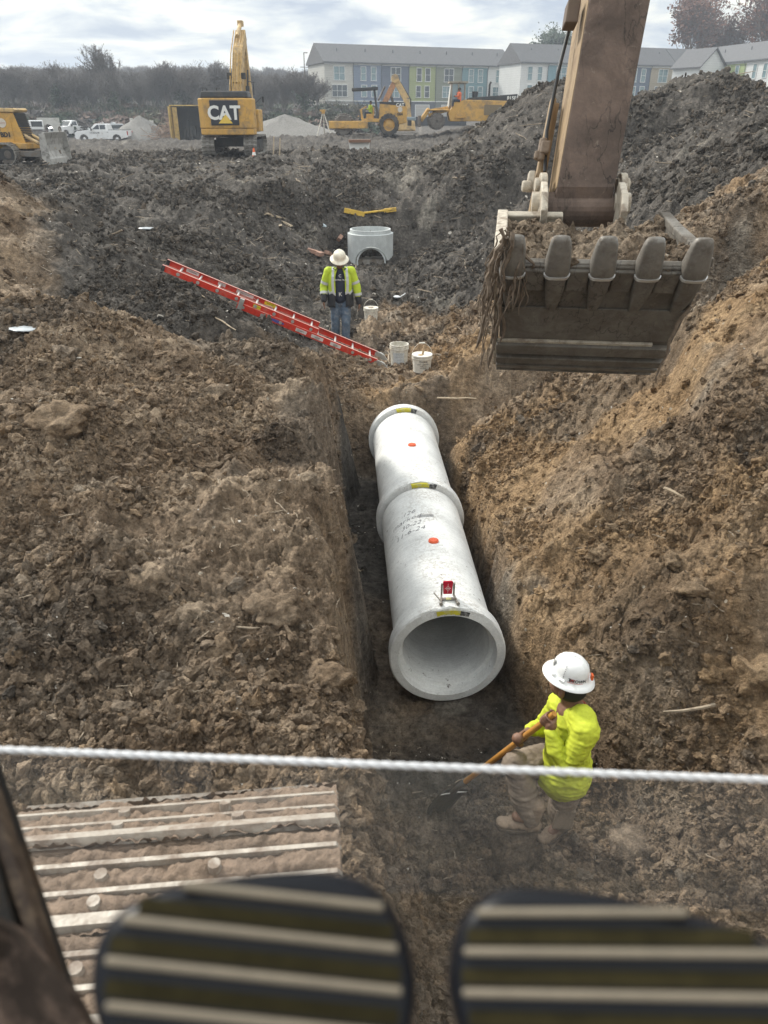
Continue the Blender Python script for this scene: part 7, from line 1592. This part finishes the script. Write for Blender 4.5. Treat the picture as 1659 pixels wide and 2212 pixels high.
    b = MB(); b.tube([S - dv * .01, S + dv * .10, S + dv * .20], [.021, .019, .014], 14); b.build('socket', mat('shovel_steel', (.10, .10, .10), .5, .5, dirt=.4), st, smooth=True, off=S)
    bs = S + dv * .17; d_, x_, y_ = frame(dv, V((.45, -.65, .5))); n_ = 13; m_ = 11; vs = []
    for j in range(m_):
        v_ = j / (m_ - 1); w = .112 * (1 - max(0, v_ - .55) ** 2 * 3.6) ** .5 if v_ < .98 else .03
        for i in range(n_): u_ = i / (n_ - 1) * 2 - 1; vs.append(bs + dv * (.30 * v_ - .035 * (abs(u_)) * (v_ == 0)) + x_ * 0 + y_ * u_ * w + x_ * (-.030 * (1 - u_ * u_) + .05 * v_ * v_ + .012))
    b = MB(); b.add(vs, [(j * n_ + i, j * n_ + i + 1, (j + 1) * n_ + i + 1, (j + 1) * n_ + i) for j in range(m_ - 1) for i in range(n_ - 1)]); o = b.build('blade', mat('blade_steel', (.05, .048, .046), .45, .4, dirt=.15, dscale=14), st, smooth=True, off=S); q = o.modifiers.new('s', 'SOLIDIFY'); q.thickness = .003
    for s in (-1, 1): b = MB(); b.bar(bs + y_ * s * .03 + x_ * .012, bs + y_ * s * .108 + x_ * .016, .016, .006, x_); b.build('tread', mat('bright_steel', (.55, .54, .52), .35, .5), st, off=S)
    # raised foot rests on a lump
    me = rock_mesh('rock', 77, SOIL, 4, .8, .12); r = addobj('rock', me); r.location = (.88, 3.42, -4.36); r.scale = (.42, .42, .56); tag(r, 'rough brown lump under the raised boot of the digging worker', 'rock', 'loose rocks and clods on the trench banks')
    x2 = np.array([v.co[:] for v in me.vertices]); dd = clodnoise(x2[:, 0], x2[:, 1] + x2[:, 2], 7, 3) * .08 + fbm(x2[:, 0] + x2[:, 2], x2[:, 1] - x2[:, 2], 4, 4, 8) * .13
    for v, q in zip(me.vertices, dd): v.co += v.co.normalized() * q
    ca = me.color_attributes.new('soil', 'FLOAT_COLOR', 'POINT'); ca.data.foreach_set('color', [.35, .1, .1, 1] * len(me.vertices)); me.polygons.foreach_set('use_smooth', [True] * len(me.polygons))
digger()
def walker():
    x0, y0 = -.80, 14.0; z0 = ground_s(x0, y0, .15) + .0; V = Vector
    t = empty('person', 'standing worker in an open hi-vis jacket and cream hard hat looking down', 'person', (x0, y0, z0), radians(4))
    # local frame: faces -y
    hpL, hpR = V((-.09, 0, .90)), V((.09, 0, .90)); knL, anL = V((-.10, -.05, .50)), V((-.11, .02, .10)); knR, anR = V((.09, -.10, .50)), V((.08, -.10, .10))
    shL, elL, wrL = V((-.20, 0, 1.40)), V((-.29, .02, 1.13)), V((-.30, -.10, .92)); shR, elR, wrR = V((.20, 0, 1.40)), V((.30, 0, 1.13)), V((.34, -.04, .86))
    nk, hd = V((0, -.02, 1.46)), V((0, -.09, 1.58))
    b = MB(); b.ball(hd, .095, 16, 12, (.92, 1, 1.2)); b.ball(hd + V((0, -.05, -.06)), .055, 12, 8); b.ball(hd + V((0, -.10, -.03)), .018, 8, 6, (1, 1, 1.3))
    for s in (-1, 1): b.ball(hd + V((s * .09, 0, -.01)), .024, 8, 6)
    limb(b, [hd, nk, V((0, 0, 1.38))], [.06, .058, .08], 12); limb(b, [V((0, 0, 1.38)), V((0, 0, 1.15)), V((0, 0, .92))], [.12, .13, .13], 14)
    for sh, el, wr, s in ((shL, elL, wrL, -1), (shR, elR, wrR, 1)):
        limb(b, [V((0, 0, 1.38)), sh, el, wr], [.06, .055, .04, .028], 10); pc = wr + V((s * .005, -.012, -.06)); b.ball(pc, .04, 12, 8, (.55, .9, 1.05))
        for k in range(4): q = pc + V((0, -.030 + .018 * k, -.035)); limb(b, [q, q + V((-s * .004, -.004, -.028)), q + V((-s * .018, -.006, -.05)), q + V((-s * .032, -.004, -.055))], [.0095, .009, .0085, .007], 6)
        limb(b, [pc + V((0, -.03, .02)), pc + V((-s * .012, -.052, -.012)), pc + V((-s * .018, -.056, -.04))], [.012, .0105, .009], 6)
    for hp, kn, an in ((hpL, knL, anL), (hpR, knR, anR)): limb(b, [hp, kn, an, an + V((0, -.1, -.05))], [.085, .058, .042, .035], 10)
    o = b.build('body', SKIN, t); remesh(o, .009, 2)
    o = None
    b = MB(); 
    for hp, kn, an in ((hpL, knL, anL), (hpR, knR, anR)): limb(b, [hp, hp.lerp(kn, .5), kn, kn.lerp(an, .5), an], [.108, .095, .078, .076, .072], 14)
    limb(b, [V((0, .01, .93)), V((0, .01, .88))], [.14, .13], 14); o = b.build('jeans', mat('blue_denim', (.085, .125, .18), .85, dirt=.3, dscale=8, dcol=(.24, .26, .28), bump=.2), t); remesh(o, .012, 3); wrinkle(o, .010, 8, 3, (1, 1, 1.5))
    b = MB(); limb(b, [V((0, -.02, 1.43)), V((0, -.015, 1.2)), V((0, -.01, .99)), V((0, -.01, .96))], [.10, .145, .150, .150], 18); o = b.build('tshirt', mat('navy_cotton', (.025, .032, .055), .85), t); remesh(o, .012, 3); wrinkle(o, .006, 9, 5)
    for s_, sz, z in (('C', .07, 1.33), ('ELECTRIC TEAM', .035, 1.27), ('K', .10, 1.0)): text_obj(s_, sz, face(0, .0, -.185, z), WLET, t, 'lettering', .003)
    # jacket: two fronts and a back open in the middle
    jy = HIVIS; jb = mat('jacket_black', (.025, .027, .032), .7, bump=.2); tp = mat('reflective_tape', (.52, .54, .55), .35)
    def shell(z0_, z1_, m, nm, grow_=0, flare=.0):
        b = MB(); n = 26; ks = np.linspace(z0_, z1_, 9); vs = []; gap = .42
        for z in ks:
            k = (1.46 - z) / .6; rx = np.interp(z, [.84, 1.0, 1.2, 1.34, 1.42, 1.47], [.215, .212, .215, .215, .16, .10]) + grow_ + flare * k; ry = np.interp(z, [.84, 1.0, 1.2, 1.34, 1.42, 1.47], [.175, .17, .17, .165, .13, .095]) + grow_
            for i in range(n + 1): a = -pi / 2 + gap + (2 * pi - 2 * gap) * i / n; vs.append((rx * cos(a), ry * sin(a) - .01, z + .02 * sin(i * 2.1)))
        b.add(vs, [(j * (n + 1) + i, j * (n + 1) + i + 1, (j + 1) * (n + 1) + i + 1, (j + 1) * (n + 1) + i) for j in range(8) for i in range(n)]); o = b.build(nm, m, t, smooth=True); q = o.modifiers.new('s', 'SOLIDIFY'); q.thickness = .012; q.offset = 0; return o
    shell(1.02, 1.47, jy, 'jacket_body'); shell(.80, 1.03, jb, 'jacket_skirt', .004, .02); shell(1.02, 1.07, tp, 'waist_tape', .009, .0)
    for sh, el, wr, s in ((shL, elL, wrL, -1), (shR, elR, wrR, 1)):
        b = MB(); limb(b, [sh - V((s * .05, 0, -.0)), sh, sh.lerp(el, .5), el, el.lerp(wr, .6)], [.085, .088, .08, .074, .066], 14); o = b.build('sleeve', jy, t); remesh(o, .012, 4); wrinkle(o, .008, 10, 7)
        b = MB(); q = el.lerp(wr, .62); limb(b, [q, wr - (wr - el).normalized() * .0], [.064, .056], 12); o = b.build('cuff', jb, t); remesh(o, .012, 2)
        for c, r in ((sh.lerp(el, .72), .086), (el.lerp(wr, .5), .076)): dd = (el - sh).normalized() if r > .08 else (wr - el).normalized(); b = MB(); b.cyl(c - dd * .024, c + dd * .024, r, r - .003, 18, False); b.build('sleeve_tape', tp, t, smooth=True)
        b = MB(); P = [V((s * .125, -.165, 1.05)), V((s * .135, -.175, 1.2)), V((s * .13, -.165, 1.33)), V((s * .12, -.11, 1.435)), V((s * .12, .0, 1.475))]
        for a_, c_ in zip(P, P[1:]): b.bar(a_, c_, .045, .016, (0, 1, .2))
        b.build('shoulder_tape', tp, t)
    b = MB(); P = [V((.115 * sin(a), -.02 - .10 * cos(a), 1.445 + .015 * cos(a) * -1)) for a in np.linspace(.6, 2 * pi - .6, 20)]; b.tube(P, .028, 8); b.build('jacket_collar', jb, t, smooth=True)
    for an, s in ((anL, -1), (anR, 1)):
        b = MB(); limb(b, [an + V((0, .01, .06)), an + V((0, .015, -.03)), an + V((0, -.07, -.055)), an + V((0, -.15, -.065))], [.052, .048, .045, .04], 12); o = b.build('boot', mat('tan_leather', (.30, .225, .16)), t); remesh(o, .012, 2)
    b = MB(); up, fx, fy = hat(b, hd + V((0, -.005, .055)), V((.02, -.42, 1)), V((0, -1, -.3)), 1.08, 40); b.build('hard_hat', mat('hard_hat_cream', (.72, .68, .56), .45, dirt=.25, dscale=12, dcol=(.45, .38, .27)), t, smooth=True, auto=50)
walker()

# ------------------------------------------------------------------ air
def haze():
    b = MB(); b.box((0, 330, 18.5), (1460, 1420, 57)); o = b.build('haze', None) if False else addobj('haze', b.mesh('haze', []))
    m = bpy.data.materials.new('haze_air'); m.use_nodes = True; t = m.node_tree; t.nodes.clear(); o_ = nd(t, 'ShaderNodeOutputMaterial'); v = nd(t, 'ShaderNodeVolumePrincipled')
    v.inputs['Color'].default_value = (.80, .88, 1.0, 1); v.inputs['Density'].default_value = .0010; v.inputs['Anisotropy'].default_value = .2; t.links.new(v.outputs[0], o_.inputs['Volume']); o.data.materials.append(m); o['kind'] = 'stuff'; o['label'] = 'thin pale haze over the building site'
haze()
